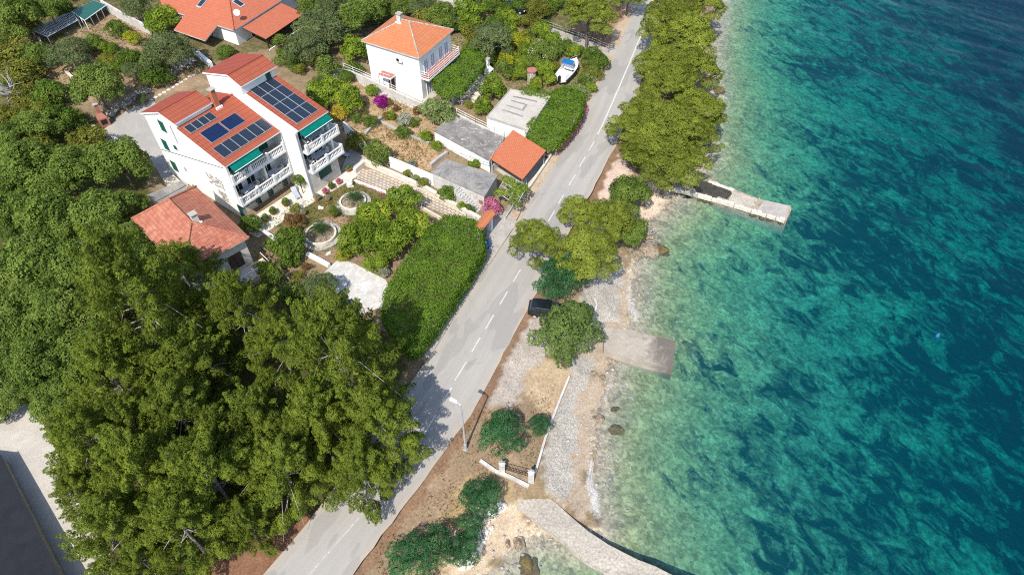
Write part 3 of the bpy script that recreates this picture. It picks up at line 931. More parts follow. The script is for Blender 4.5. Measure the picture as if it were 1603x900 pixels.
def balustrade(root, a, b, z, h=0.85, piers=3, name='balustrade'):
    a, b = np.array(a, float), np.array(b, float)
    L = np.linalg.norm(b - a); d = (b - a) / L
    mb = MB()
    mb.wallseg(a, b, 0.14, z + h - 0.10, z + h)
    mb.wallseg(a, b, 0.12, z, z + 0.08)
    for k in range(piers):
        c = a + d * L * k / (piers - 1)
        mb.box(c[0] - 0.14, c[0] + 0.14, c[1] - 0.14, c[1] + 0.14, z - 0.002, z + h + 0.16)
    n = int(L / 0.22)
    for k in range(n):
        c = a + d * (k + 0.5) * L / n
        mb.tube([(c[0], c[1], z + 0.08), (c[0], c[1], z + 0.28), (c[0], c[1], z + 0.55), (c[0], c[1], z + h - 0.1)], [0.045, 0.075, 0.04, 0.05], 6, cap=False)
    return mb.build(name, M['white'], root)

def ridge_caps(mb, a, b, r=0.11, m=0):
    mb.tube([np.array(a, float) + [0, 0, 0.02], np.array(b, float) + [0, 0, 0.02]], r, 8, m)

def chimney(root, c, w, h, mat, pot=True, d=None):
    d = d or w
    mb = MB(); x, y, z = c
    mb.box(x - w / 2, x + w / 2, y - d / 2, y + d / 2, z - 0.5, z + h)
    ch = mb.build('chimney', M[mat], root)
    cp = MB(); cp.box(x - w * .65, x + w * .65, y - d * .65, y + d * .65, z + h + 0.16, z + h + 0.24)
    for sx in (-1, 1):
        for sy in (-1, 1):
            cp.box(x + sx * w * .42 - .05, x + sx * w * .42 + .05, y + sy * d * .42 - .05, y + sy * d * .42 + .05, z + h, z + h + 0.162)
    cp.build('chimney_cap', M['concrete'], ch)
    fl = MB(); fl.box(x - w * .75, x + w * .75, y - d * .9, y - d * .5 - 0.003, z - 0.25, z + 0.12)
    fl.build('flashing', M['white'], ch)
    return ch

def roof_plate(root, ps, mat, t=0.16, edge='white', name='roof', parent=None):
    mb = MB(); mb.slab(ps, t, 0, 1)
    return mb.build(name, [M[mat], M[edge]], parent or root)

# ---------------------------------------------------------------- white apartment house with solar roofs
AH = empty('apartment_house', (-30.3, 56.91, 3.15), R(54.5), 'white apartment house with balconies, green awnings and solar panels on red roofs', 'house')
W7, E1, E2 = 7.5, 12.2, 12.8
zl = lambda v: 8.02 + (v + 0.1) * (9.95 - 8.02) / 7.0        # left lower roof plane
zr = lambda v: 9.05 + (v + 2.9) * (10.80 - 9.05) / 8.0       # right lower roof plane
def extr(mb, prof, u0, u1, m=0):
    """profile in (v, z) extruded along u"""
    A = [np.array([u0, v, z]) for v, z in prof]; B = [np.array([u1, v, z]) for v, z in prof]
    if newell(A)[0] > 0: A, B = A[::-1], B[::-1]
    mb.face(A, m); mb.face(B[::-1], m)
    for i in range(len(A)):
        j = (i + 1) % len(A)
        mb.face([A[j], A[i], B[i], B[j]], m)
mb = MB()
extr(mb, [(0.0, 2.3), (0.0, zl(0) - .2), (6.8, zl(6.8) - .2), (6.8, 10.55), (9.1, 10.85), (13.3, 9.05), (13.3, -0.6), (0.85, -0.6), (0.85, 2.1)], 0.0, 0.25)
extr(mb, [(1.75, -0.5), (1.75, zl(1.75) - .2), (6.795, zl(6.795) - .2), (6.795, 10.52), (9.1, 10.82), (13.29, 9.02), (13.29, -0.5)], 0.25, 4.6)
extr(mb, [(1.751, -0.5), (1.751, zl(1.75) - .2), (6.9, zl(6.9) - .2), (10.4, 8.9), (10.4, -0.5)], 4.6, W7)
mb.box(0.25, W7, 0.86, 1.75, -0.5, 2.1)
extr(mb, [(-2.9, -0.5), (-2.9, zr(-2.9) - .2), (4.7, zr(4.7) - .2), (4.7, 12.0), (6.3, 12.5), (11.0, 11.2), (11.0, -0.5)], W7, W7 + 0.28)
extr(mb, [(-1.3, -0.5), (-1.3, zr(-1.3) - .2), (4.7, zr(4.7) - .2), (4.7, 12.0), (6.3, 12.5), (11.0, 11.2), (11.0, -0.5)], W7 + 0.28, E1)
mb.box(W7 + 0.28, E1, -2.899, -1.3, -0.5, 3.2)
mb.box(E1 - 0.28, E1, -2.85, -2.57, 3.2, zr(-2.8) - .25)
mb.box(4.3, 4.55, 0.25, 1.75, 2.4, 5.25)
mb.build('wall', M['white'], AH)
for bx in ((W7 + 0.3, E1 - 0.02, -2.94, -2.9, 0.0, 3.15), (0.4, W7 - .02, .80, .858, -.2, .9)):
    cl = MB(); cl.box(*bx); cl.build('stone_cladding', M['limestone'], AH)
# roofs
r1 = roof_plate(AH, [(-0.15, -0.25, zl(-0.25)), (W7 - 0.02, -0.25, zl(-0.25)), (W7 - 0.02, 6.9, zl(6.9)), (4.6, 6.9, zl(6.9)), (4.6, 6.79, zl(6.79)), (-0.15, 6.79, zl(6.79))], 'roofnew')
roof_plate(AH, [(4.62, 6.92, zl(6.9)), (W7 - 0.02, 6.92, zl(6.9)), (W7 - 0.02, 10.6, 8.95), (4.62, 10.6, 8.95)], 'roofback')
roof_plate(AH, [(-0.25, 6.55, 10.58), (4.75, 6.55, 10.58), (4.75, 9.1, 11.05), (-0.25, 9.1, 11.05)], 'roofnew')
roof_plate(AH, [(-0.25, 9.103, 11.05), (4.75, 9.103, 11.05), (4.75, 13.6, 9.15), (-0.25, 13.6, 9.15)], 'roofback')
roof_plate(AH, [(W7 + 0.02, -3.1, zr(-3.1)), (E1 + 0.15, -3.1, zr(-3.1)), (E1 + 0.15, 4.69, zr(4.69)), (W7 + 0.02, 4.69, zr(4.69))], 'roofnew')
roof_plate(AH, [(W7 - 0.2, 4.3, 12.02), (E1 + 0.2, 4.3, 12.02), (E1 + 0.2, 6.3, 12.72), (W7 - 0.2, 6.3, 12.72)], 'roofnew')
roof_plate(AH, [(W7 - 0.2, 6.303, 12.72), (E1 + 0.2, 6.303, 12.72), (E1 + 0.2, 11.3, 11.25), (W7 - 0.2, 11.3, 11.25)], 'roofback')
for a, b in (((-0.2, 9.1, 11.05), (4.7, 9.1, 11.05)), ((4.7, 6.9, zl(6.9)), (W7, 6.9, zl(6.9))), ((W7 - .15, 6.3, 12.72), (E1 + .15, 6.3, 12.72))):
    mb = MB(); ridge_caps(mb, a, b); mb.build('ridge_tile', M['roofback'], AH)
mb = MB()   # white verges and the parapet between the two roofs
mb.hexa([(W7 - .0, -3.15, zr(-3.15) - .1), (W7 + .3, -3.15, zr(-3.15) - .1), (W7 + .3, 4.65, zr(4.65) - .1), (W7 - .0, 4.65, zr(4.65) - .1)],
        [(W7 - .0, -3.15, zr(-3.15) + .06), (W7 + .3, -3.15, zr(-3.15) + .06), (W7 + .3, 4.65, zr(4.65) + .06), (W7 - .0, 4.65, zr(4.65) + .06)])
mb.build('parapet', M['white'], AH)
chimney(AH, (5.05, 6.55, zl(6.5)), 0.55, 2.0, 'terra')
# solar equipment
LF = local(AH)
def roofpanel(quad, plane, nu, nv, mat, name, edge='metal', gap=0.015, lift=0.10):
    pts = [LF(x, y, (0, 0, plane(0)), (0, -(plane(1) - plane(0)), 1)) for x, y in quad]
    us = sorted(p[0] for p in pts); vs = sorted(p[1] for p in pts)
    u0, u1, v0, v1 = (us[0] + us[1]) / 2, (us[2] + us[3]) / 2, (vs[0] + vs[1]) / 2, (vs[2] + vs[3]) / 2
    for i in range(nu):
        for j in range(nv):
            a0, a1 = u0 + (u1 - u0) * i / nu + gap, u0 + (u1 - u0) * (i + 1) / nu - gap
            b0, b1 = v0 + (v1 - v0) * j / nv + gap, v0 + (v1 - v0) * (j + 1) / nv - gap
            z = lambda v, l: plane(v) + l
            f = MB(); f.slab([(a0, b0, z(b0, lift)), (a1, b0, z(b0, lift)), (a1, b1, z(b1, lift)), (a0, b1, z(b1, lift))], 0.05)
            fr = f.build(name, M[edge], AH)
            e = 0.025
            g = MB(); g.slab([(a0 + e, b0 + e, z(b0 + e, lift + .008)), (a1 - e, b0 + e, z(b0 + e, lift + .008)), (a1 - e, b1 - e, z(b1 - e, lift + .008)), (a0 + e, b1 - e, z(b1 - e, lift + .008))], 0.006)
            g.build('cells', M[mat], fr)
roofpanel([(391, 141), (423, 121), (498, 172), (466, 197)], zr, 3, 4, 'pv', 'solar_panel')
roofpanel([(333, 235), (408, 186), (428, 199), (353, 249)], zl, 6, 1, 'pv', 'solar_panel')
roofpanel([(288, 201), (328, 176), (340, 185), (300, 211)], zl, 4, 1, 'pv', 'solar_panel')
roofpanel([(312, 209), (342, 193), (360, 208), (332, 226)], zl, 1, 1, 'thermal', 'solar_collector')
roofpanel([(343, 192), (367, 179), (387, 190), (360, 206)], zl, 1, 1, 'thermal', 'solar_collector')
# balconies
def balcony(u0, u1, v0, v1, z, piers, side=False, left=False):
    mb = MB(); mb.box(u0, u1, v0, v1, z - 0.26, z)
    s = mb.build('balcony_slab', M['white'], AH)
    fl = MB(); fl.box(u0 + .1, u1 - .1, v0 + .25, v1 - .02, z, z + 0.012)
    fl.build('floor_tile', M['paleconc'], s)
    balustrade(s, (u0 + .16, v0 + .16), (u1 - .16, v0 + .16), z + 0.002, 0.85, piers)
    if side: balustrade(s, (u1 - .16, v0 + .45), (u1 - .16, v1 - .2), z + 0.002, 0.85, 2)
    return s
balcony(0.02, W7 - 0.01, -0.35, 1.74, 2.40, 4)
balcony(0.02, W7 - 0.01, -0.35, 1.74, 5.50, 4)
balcony(W7 + 0.29, E2, -3.7, -1.31, 3.45, 3, True)
balcony(W7 + 0.29, E2, -3.7, -1.31, 6.20, 3, True)
# openings
for c, w, h, s in (((-0.0, 10.0, 8.05), .95, 1.45, 'closed'), ((-0.0, 11.35, 4.95), .95, 1.45, 'closed'), ((-0.0, 11.6, 1.75), .95, 1.45, 'closed'), ((-0.0, 9.2, 5.95), .55, .6, 'closed'), ((-0.0, 9.2, 2.7), .55, .75, None)):
    window(AH, c, 180, w, h, s)
for u in (1.55, 5.6):
    window(AH, (u, .86, 0.1), 270, 1.5, 1.9, 'open')
for u, z in ((1.4, 2.45), (3.2, 2.45), (5.6, 2.45), (1.6, 5.55), (4.0, 5.55), (6.0, 5.55)):
    window(AH, (u, 1.75, z), 270, 1.2, 2.05, 'closed' if u in (6.0,) else None, name='balcony_door')
for u, z in ((9.2, 3.5), (11.0, 3.5), (9.2, 6.25), (11.0, 6.25)):
    window(AH, (u, -1.3, z), 270, 1.3, 2.05, None, name='balcony_door')
window(AH, (9.95, -2.94, 1.3), 270, 1.9, 1.15, 'closed')
window(AH, (E1 - 1.0, 4.7, 10.75), 270, .7, 1.15, 'closed')
# awnings
def awning(u0, u1, v0, z0, v1, z1):
    mb = MB(); mb.slab([(u0, v1, z1), (u1, v1, z1), (u1, v0, z0), (u0, v0, z0)], 0.05)
    mb.box(u0, u1, v1 - .03, v1 - .005, z1 - 0.22, z1 - .02)
    a = mb.build('awning', M['awning'], AH)
    b = MB(); b.rod((u0, v1 - .05, z1 - .02), (u1, v1 - .05, z1 - .02), 0.035, 6)
    b.build('awning_bar', M['whitepaint'], a)
awning(0.35, 4.15, -0.05, 7.72, -0.85, 7.25)
awning(W7 + .45, E1 - .05, -2.95, 8.78, -3.75, 8.35)
# thin dark sloping line, downpipes, stone reliefs on the gable
mb = MB(); mb.rod((-.02, 13.2, 4.2), (-.02, 0.4, 7.4), 0.035, 5); mb.build('dark_line', M['ink'], AH)
for u, v, z0, z1 in ((W7 - .05, -2.98, 0, 8.7), (W7 - .06, -.35, 0, 7.9), (-.05, 8.2, 7.3, 9.6)):
    mb = MB(); mb.rod((u, v, z0), (u, v, z1), 0.055, 6); mb.build('downpipe', M['metal'], AH)
for (v0, v1, z0, z1, sd) in ((2.1, 4.7, 3.5, 4.9, 1), (2.2, 3.5, 1.5, 2.9, 2)):
    mb = MB(); q = random.Random(sd)
    for k in range(46):
        v = v0 + (v1 - v0) * q.random(); z = z0 + (z1 - z0) * q.random()
        s1, s2 = 0.07 + .12 * q.random(), .05 + .09 * q.random()
        mb.box(-0.03 - .03 * q.random(), 0.0, v - s1, v + s1, z - s2, z + s2)
    mb.build('stone_relief', M['stone'], AH)

# ---------------------------------------------------------------- white house with orange hipped roof
HH = empty('hip_roofed_house', (-12.2, 81.1, 3.0), R(-28.8), 'white two-storey house with orange hipped roof and long side balcony', 'house')
HL = local(HH)
# local: x along the front (left to right), y to the back; corner at the front right
FW, FD, EV = 8.6, 7.7, 6.55
mb = MB(); mb.box(-FW, 0, 0, FD, -0.5, EV); mb.build('wall', M['white'], HH)
ap = np.array([-FW * .5, FD * .5, EV + 2.1]); ov = 0.38
c4 = [np.array([-FW - ov, -ov, EV]), np.array([ov, -ov, EV]), np.array([ov, FD + ov, EV]), np.array([-FW - ov, FD + ov, EV])]
rid = [np.array([-FW * .5 - .45, FD * .5, EV + 2.1]), np.array([-FW * .5 + .45, FD * .5, EV + 2.1])]
mb = MB()
for poly in ([c4[0], c4[1], rid[1], rid[0]], [c4[1], c4[2], rid[1]], [c4[2], c4[3], rid[0], rid[1]], [c4[3], c4[0], rid[0]]): mb.face(poly, 0)
lo = [p - np.array([0, 0, .16]) for p in c4]
mb.face(lo[::-1], 1)
for i in range(4): mb.face([lo[i], lo[(i + 1) % 4], c4[(i + 1) % 4], c4[i]], 1)
rf = mb.build('roof', [M['rooforange'], M['oldwhite']], HH)
mb = MB()
for a, b in ((c4[0], rid[0]), (c4[1], rid[1]), (c4[2], rid[1]), (c4[3], rid[0]), (rid[0], rid[1])): ridge_caps(mb, a, b, .10)
mb.build('ridge_tile', M['stone'], rf)
chimney(HH, (-FW * .5 - .9, FD * .5 - .2, EV + 1.75), .6, 1.0, 'oldwhite')
# side balcony
mb = MB(); mb.box(0.0, 1.25, 0.1, FD + .2, 3.15, 3.4); s = mb.build('balcony_slab', M['white'], HH)
mb = MB(); mb.box(0.02, 1.2, .15, FD + .15, 3.4, 3.42); mb.build('floor_tile', M['redtile'], s)
mb = MB()
for y in np.linspace(.15, FD + .1, 7): mb.rod((1.2, y, 3.42), (1.2, y, 4.35), .03, 5)
for z in (3.65, 4.0, 4.35):
    mb.rod((1.2, .15, z), (1.2, FD + .1, z), .025, 5); mb.rod((0, .15, z), (1.2, .15, z), .025, 5); mb.rod((0, FD + .1, z), (1.2, FD + .1, z), .025, 5)
mb.build('railing', M['whitepaint'], s)
for y in (1.4, 3.0, 5.0, 6.4): window(HH, (0, y, 3.5), 0, 1.0, 2.0, None, 'greycloth' if False else 'whitepaint', 'balcony_door', 'greycloth')
for y in (1.6, 5.0): window(HH, (0, y, 0.1), 0, 1.1, 2.0, None, 'whitepaint', 'window', 'greycloth')
window(HH, (-FW * .68, 0, 3.9), 270, 1.2, 1.5, None, 'whitepaint', 'window', 'plastic')
# porch
px_ = -FW * .62
mb = MB(); mb.box(px_ - 1.1, px_ + 1.1, -1.2, 0, 2.45, 2.62)
s = mb.build('porch_roof', M['white'], HH)
mb = MB(); mb.box(px_ - 1.05, px_ + 1.05, -1.15, -.02, 2.62, 2.65); mb.build('floor_tile', M['redtile'], s)
mb = MB()
for x in np.linspace(px_ - 1.05, px_ + 1.05, 5): mb.rod((x, -1.15, 2.65), (x, -1.15, 3.1), .02, 5)
mb.rod((px_ - 1.05, -1.15, 3.1), (px_ + 1.05, -1.15, 3.1), .02, 5); mb.build('railing', M['whitepaint'], s)
for x in (px_ - 1.0, px_ + 1.0):
    mb = MB(); mb.rod((x, -1.1, -.3), (x, -1.1, 2.45), .06, 8); mb.build('post', M['metal'], s)
mb = MB(); mb.box(px_ - .2, px_ + .75, -.06, 0, 0, 2.1); mb.build('door', M['brown'], HH)
mb = MB(); mb.box(-FW * .36 - .45, -FW * .36 + .45, -.38, -.02, 5.0, 5.65)
ac = mb.build('air_conditioner', M['plastic'], HH)
mb = MB(); mb.tube([(-FW * .36 - .12, -.385, 5.32), (-FW * .36 - .12, -.40, 5.32)], .24, 14); mb.build('fan', M['ink'], ac)

# ---------------------------------------------------------------- villa with coral roof at the top
VZ = 3.4
def eave_fit(p, q, z):
    a, b = gz(*p, z), gz(*q, z); d = b - a
    return math.atan2(d[1], d[0]), np.linalg.norm(d), a, b
EZ = VZ + 3.3
va, vl, v0_, v1_ = eave_fit((376, 40), (439, 0), EZ)
VL = empty('villa', (*gz(366, 48, EZ)[:2], VZ), va, 'low white villa with coral-red roof, skylights and a satellite dish', 'house')
VF = local(VL)
up = lambda x, y, z=3.3: VF(x, y, (0, 0, z), (0, 0, 1))
# local: x along the right-hand eave (away), y to the left; the near corner is the origin
pl = np.tan(R(19))
H = lambda x, y: 3.3 + min(x * pl, y * pl) if True else 0
kx = 9.0
P_ = lambda x, y, z: np.array([x, y, z])
LFT = lambda x, y, s=0: VF(x, y, (0, 0, 3.3), (-pl, 0, 1))      # on the near (left-hand) slope: z = 3.3 + pl*x
near = [LFT(*q) for q in ((366, 48), (340, 40), (321, 64), (272, 47), (289, 24), (274, 19), (253, 7))]
near[0] = P_(0, 0, 3.3)
top = P_(kx, kx, 3.3 + pl * kx)
mb = MB()
poly = [near[0], near[1], near[2], near[3], near[4], near[5], near[6], P_(near[6][0] + 2, near[6][1] + 3, 3.3 + pl * (near[6][0] + 2)), P_(kx, near[6][1] + 3, 3.3 + pl * kx), top]
mb.slab(poly, .16, 0, 1)
mb.slab([P_(0.004, 0, 3.3), top + P_(0.004, 0, 0), P_(16, kx, 3.3 + pl * kx), P_(16, 0, 3.3)], .16, 0, 1)
mb.slab([top + P_(0.005, .005, 0), P_(kx + .005, near[6][1] + 3, 3.3 + pl * kx), P_(16, near[6][1] + 3, 3.3 + pl * kx * .8), P_(16, kx, 3.3 + pl * kx)], .16, 0, 1)
rf = mb.build('roof', [M['roofred'], M['oldwhite']], VL)
mb = MB(); ridge_caps(mb, (0, 0, 3.3), top, .13); mb.build('ridge_tile', M['roofred'], rf)
mb = MB(); mb.box(.5, 15.6, .5, 12, -.6, 3.25); mb.build('wall', M['white'], VL)
# lower roof over the terrace
a0, a1, a2, a3 = [up(x, y, 2.7) for x, y in ((377, 38), (406, 62), (469, 22), (439, 1))]
L_ = abs(a2[0] - a1[0])
xs0, xs1 = (a0[0] + a1[0]) / 2, (a2[0] + a3[0]) / 2
yo = (a1[1] + a2[1]) / 2
mb = MB(); mb.slab([P_(xs0, -.05, 2.95), P_(xs0, yo, 2.25), P_(xs1, yo, 2.25), P_(xs1, -.05, 2.95)], .14, 0, 1)
tr = mb.build('terrace_roof', [M['roofred'], M['darkwood']], VL)
for x in np.linspace(xs0 + .3, xs1 - .3, 4):
    mb = MB(); mb.box(x - .08, x + .08, yo + .1, yo + .26, -.3, 2.2); mb.build('post', M['darkwood'], tr)
mb = MB(); mb.box(xs0, xs1, yo - .3, .5, -.5, -.05); mb.build('terrace_floor', M['paleconc'], VL)
mb = MB(); mb.box(xs0, xs1, yo - .15, yo, -.05, .6); mb.build('terrace_wall', M['white'], VL)
for q in ((316, 6), (374, 6)):
    s = LFT(*q) if q[0] < 350 else VF(*q, (0, 0, 3.3), (0, -pl, 1))
    mb = MB(); ax = (0, 1) if q[0] < 350 else (1, 0)
    dz = pl
    def quad(r, l, wd, ln):
        if ax == (0, 1): return [P_(s[0] + i * ln, s[1] + j * wd, s[2] + pl * i * ln + l) for i, j in ((-r, -r), (r, -r), (r, r), (-r, r))]
        return [P_(s[0] + i * wd, s[1] + j * ln, s[2] + pl * j * ln + l) for i, j in ((-r, -r), (r, -r), (r, r), (-r, r))]
    mb.slab(quad(1, .12, .5, .8), .12); sk = mb.build('skylight', M['metal'], VL)
    mb = MB(); mb.slab(quad(.8, .13, .5, .8), .008); mb.build('pane', M['glass'], sk)
d = VF(373, 28, (0, 0, 3.9), (0, -pl, 1))
mb = MB(); mb.rod(d - P_(0, 0, .3), d + P_(0, 0, .7), .04, 6); st = mb.build('dish_mast', M['metal'], VL)
mb = MB()
ax_ = np.array([-.55, -.55, .62]); ax_ /= np.linalg.norm(ax_); e1 = np.cross(ax_, [0, 0, 1]); e1 /= np.linalg.norm(e1); e2 = np.cross(ax_, e1)
rings = [[d + P_(0, 0, .75) + ax_ * (r * r * .5) + r * (math.cos(t) * e1 + math.sin(t) * e2) for t in np.linspace(0, 2 * math.pi, 18, endpoint=False)] for r in (.04, .2, .36, .46)]
for r0, r1_ in zip(rings[:-1], rings[1:]):
    for k in range(18): mb.face([r0[k], r0[(k + 1) % 18], r1_[(k + 1) % 18], r1_[k]])
mb.build('satellite_dish', M['plastic'], st, smooth=True)
window(VL, (.5, 6.0, .9), 180, 1.3, 1.2)
window(VL, (4.0, .5, .2), 270, 1.4, 2.0, None, 'whitepaint', 'terrace_door')

# ---------------------------------------------------------------- old house with weathered pink tiles
OZ = 3.2; OE = OZ + 4.2
oa, ol, _, _ = eave_fit((207, 352), (286, 430), OE)
ob, _, _, _ = eave_fit((286, 430), (393, 370), OE)
OC = gz(286, 430, OE)
OH = empty('old_cottage', (*OC[:2], OZ), ob, 'old cottage with weathered pink tiled hip roof among the trees', 'house')
OF = local(OH)
cs = [OF(x, y, (0, 0, 4.2), (0, 0, 1)) for x, y in ((286, 430), (393, 370), (298, 287), (207, 352))]
LX = (cs[1][0] + cs[2][0]) / 2; LY = (cs[2][1] + cs[3][1]) / 2
zt = 2.0
q0, q1, q2, q3 = P_(0, 0, 4.2), P_(LX, 0, 4.2), P_(LX, LY, 4.2), P_(0, LY, 4.2)
ra, rb = OF(298, 349, (0, 0, 4.2 + zt), (0, 0, 1)), OF(264, 312, (0, 0, 4.2 + zt), (0, 0, 1))
xm = LX * .5; ra[0] = rb[0] = xm
mb = MB()
polys = ([q0, q1, ra], [q1, q2, rb, ra], [q2, q3, rb], [q3, q0, ra, rb])
for p in polys: mb.face(p, 0)
lo = [p - P_(0, 0, .14) for p in (q0, q1, q2, q3)]
mb.face(lo[::-1], 1)
for i in range(4): mb.face([lo[i], lo[(i + 1) % 4], (q0, q1, q2, q3)[(i + 1) % 4], (q0, q1, q2, q3)[i]], 1)
rf = mb.build('roof', [M['roofold'], M['concrete']], OH)
mb = MB()
hp = [(q0, ra), (q1, ra), (q2, rb), (q3, rb)]
for a, b in hp + [(ra, rb)]: ridge_caps(mb, a, b, .12)
mb.build('ridge_tile', M['roofold'], rf)
mb = MB(); mb.box(.45, LX - .45, .45, LY - .45, -1, 4.15); mb.build('wall', M['cream'], OH)
chimney(OH, (ra[0] + .5, ra[1] + .3, 5.7), .6, .95, 'cream')
window(OH, (LX * .72, .45, .9), 270, 1.5, 1.9, None, 'darkwood', 'window', 'brown')
window(OH, (.45, LY * .5, 1.2), 180, 1.1, 1.4, 'closed')
mb = MB(); mb.box(LX - 3.2, LX + .6, -1.5, .45, -.9, .35); bs = mb.build('balcony_slab', M['cream'], OH)
mb = MB()
for k in range(14): mb.rod((LX - 3.1 + k * .28, -1.4, .35), (LX - 3.1 + k * .28, -1.4, 1.25), .03, 5)
mb.rod((LX - 3.1, -1.4, 1.25), (LX + .55, -1.4, 1.25), .04, 5); mb.rod((LX + .55, -1.4, 1.25), (LX + .55, .4, 1.25), .04, 5)
mb.build('railing', M['whitepaint'], bs)

# ---------------------------------------------------------------- flat-roofed outbuildings by the road
def plan(px, z):
    return [gz(x, y, z) for x, y in px]
def flat_building(name, px, z, h, roofmat, wallmat, label, cat, kerb=0.12, over=0.0, kerbmat=None):
    """flat roof outline at height z read off the photo; walls h deep"""
    pts = plan(px, z); o = np.mean(pts, axis=0)
    root = empty(name, (o[0], o[1], z - h), 0, label, cat)
    lp = [p - o for p in pts]
    mb = MB(); w = [(p[0] * .985, p[1] * .985) for p in lp]
    mb.prism(w, -.6, h - .15); mb.build('wall', M[wallmat], root)
    mb = MB(); mb.prism([(p[0] * (1 + over), p[1] * (1 + over)) for p in lp], h - .15, h); rf = mb.build('roof', M[roofmat], root)
    if kerb:
        mb = MB(); n = len(lp)
        inn = [p * .97 for p in lp]
        for i in range(n):
            j = (i + 1) % n
            mb.hexa([np.append(q[:2], h - .002) for q in (lp[i], lp[j], inn[j], inn[i])], [np.append(q[:2], h + kerb) for q in (lp[i], lp[j], inn[j], inn[i])])
        mb.build('roof_kerb', M[kerbmat or roofmat], rf)
    return root, lp
WG, lp = flat_building('garage', [(761, 184), (827, 205), (862, 152), (799, 140)], 5.3, 2.9, 'paleconc', 'white', 'white flat-roofed garage with grey bars painted on its pale roof', 'garage', .1, 0.0, 'concrete')
# dark repair strips on its roof
mb = MB(); zt_ = 2.9 + .006
def rs(a, b, w):
    a, b = [gz(700 + x / 4, y / 4, 5.3) - np.array([WG.location[0], WG.location[1], 0]) for x, y in (a, b)]
    d = (b - a)[:2] / np.linalg.norm((b - a)[:2]); n = np.array([-d[1], d[0]]) * w / 2
    mb.prism([a[:2] - n, b[:2] - n, b[:2] + n, a[:2] + n], zt_ - .02, zt_)
rs((415, 605), (565, 638), .28); rs((345, 688), (478, 732), .3); rs((400, 630), (500, 658), .26)
zt_ += .002
rs((498, 655), (470, 695), .3)
zt_ += .002
rs((370, 660), (472, 692), .28)
mb.build('repair_strip', M['greyconc'], WG)
TG, _ = flat_building('terrace_garage', [(679, 205), (708, 180), (791, 216), (767, 252)], 4.5, 2.2, 'stainconc', 'white', 'stained concrete terrace on a low white garage beside the carport', 'garage', 0)
mb = MB()
ep = [gz(x, y, 4.5) - np.array([TG.location[0], TG.location[1], 2.3]) for x, y in ((693, 233), (767, 262), (791, 216))]
for i in range(2):
    for t_ in np.linspace(0, 1, 6):
        p = ep[i] * (1 - t_) + ep[i + 1] * t_; mb.rod((p[0] * .98, p[1] * .98, 2.2), (p[0] * .98, p[1] * .98, 3.0), .025, 5)
    for z in (2.6, 3.0): mb.rod((ep[i][0] * .98, ep[i][1] * .98, z), (ep[i + 1][0] * .98, ep[i + 1][1] * .98, z), .02, 5)
mb.build('railing', M['metal'], TG)
GB, glp = flat_building('outbuilding', [(676, 269), (698, 250), (778, 274), (758, 306)], 5.1, 2.7, 'greyconc', 'oldwhite', 'small outbuilding with cracked grey flat roof and an outside stair', 'outbuilding', 0, .03)
flat_building('flat_roofed_house', [(684, 1), (735, 9), (752, -14), (700, -22)], 6.2, 3.0, 'paleconc', 'oldwhite', 'pale flat-roofed house at the top edge behind the clipped shrubs', 'house', .1)
# outside stair on the near side
a, b = glp[0][:2], glp[3][:2]; d = (b - a) / np.linalg.norm(b - a); n = np.array([d[1], -d[0]])
if n @ (a + b) < 0: n = -n
mb = MB()
L = np.linalg.norm(b - a)
for k in range(11):
    p = a + d * (L * (.50 + .038 * k)) + n * .08; q = p + d * .3
    mb.prism([p, q, q + n * .7, p + n * .7], -.3, 2.3 - .2 * k)
mb.build('stair', M['oldwhite'], GB)
mb = MB()
for s in (.78,):
    p0 = a + d * L * .5 + n * .78; p1 = a + d * L * .91 + n * .78
    for t_ in np.linspace(0, 1, 8):
        p = p0 * (1 - t_) + p1 * t_; z = 2.3 - 2.0 * t_
        mb.rod((p[0], p[1], z), (p[0], p[1], z + .85), .025, 5)
    mb.rod((*p0, 3.1), (*p1, 1.1), .03, 5); mb.rod((*p0, 2.75), (*p1, .75), .02, 5)
mb.build('railing', M['metal'], GB)
mb = MB(); c = b - d * .5 + n * .02; mb.prism([c - d * .22, c + d * .22, c + d * .22 + n * .12, c - d * .22 + n * .12], 1.3, 1.75); mb.build('meter_box', M['redtile'], GB)
# carport
CZ = 5.0
cp_ = plan([(766, 248), (803, 208), (855, 236), (818, 277)], CZ); co = np.mean(cp_, axis=0)
CPT = empty('carport', (co[0], co[1], 2.5), 0, 'carport with orange tiled roof on thin posts by the road', 'carport')
lp = [p - np.array([co[0], co[1], 2.5]) for p in cp_]
lp[1] += [0, 0, .45]; lp[2] += [0, 0, .0]; lp[0] += [0, 0, .0]; lp[3][2] = lp[0][2] + lp[2][2] - lp[1][2]
mb = MB(); mb.slab(lp, .12, 0, 1); mb.build('roof', [M['roofcar'], M['darkwood']], CPT)
for p in lp:
    mb = MB(); mb.rod((p[0] * .93, p[1] * .93, -.3), (p[0] * .93, p[1] * .93, p[2] - .13), .05, 8); mb.build('post', M['metal'], CPT)
mb = MB(); q0, q1 = lp[0] * .93, lp[1] * .93; mb.wallseg(q0, q1, .15, -.3, 1.2); mb.build('back_wall', M['white'], CPT)

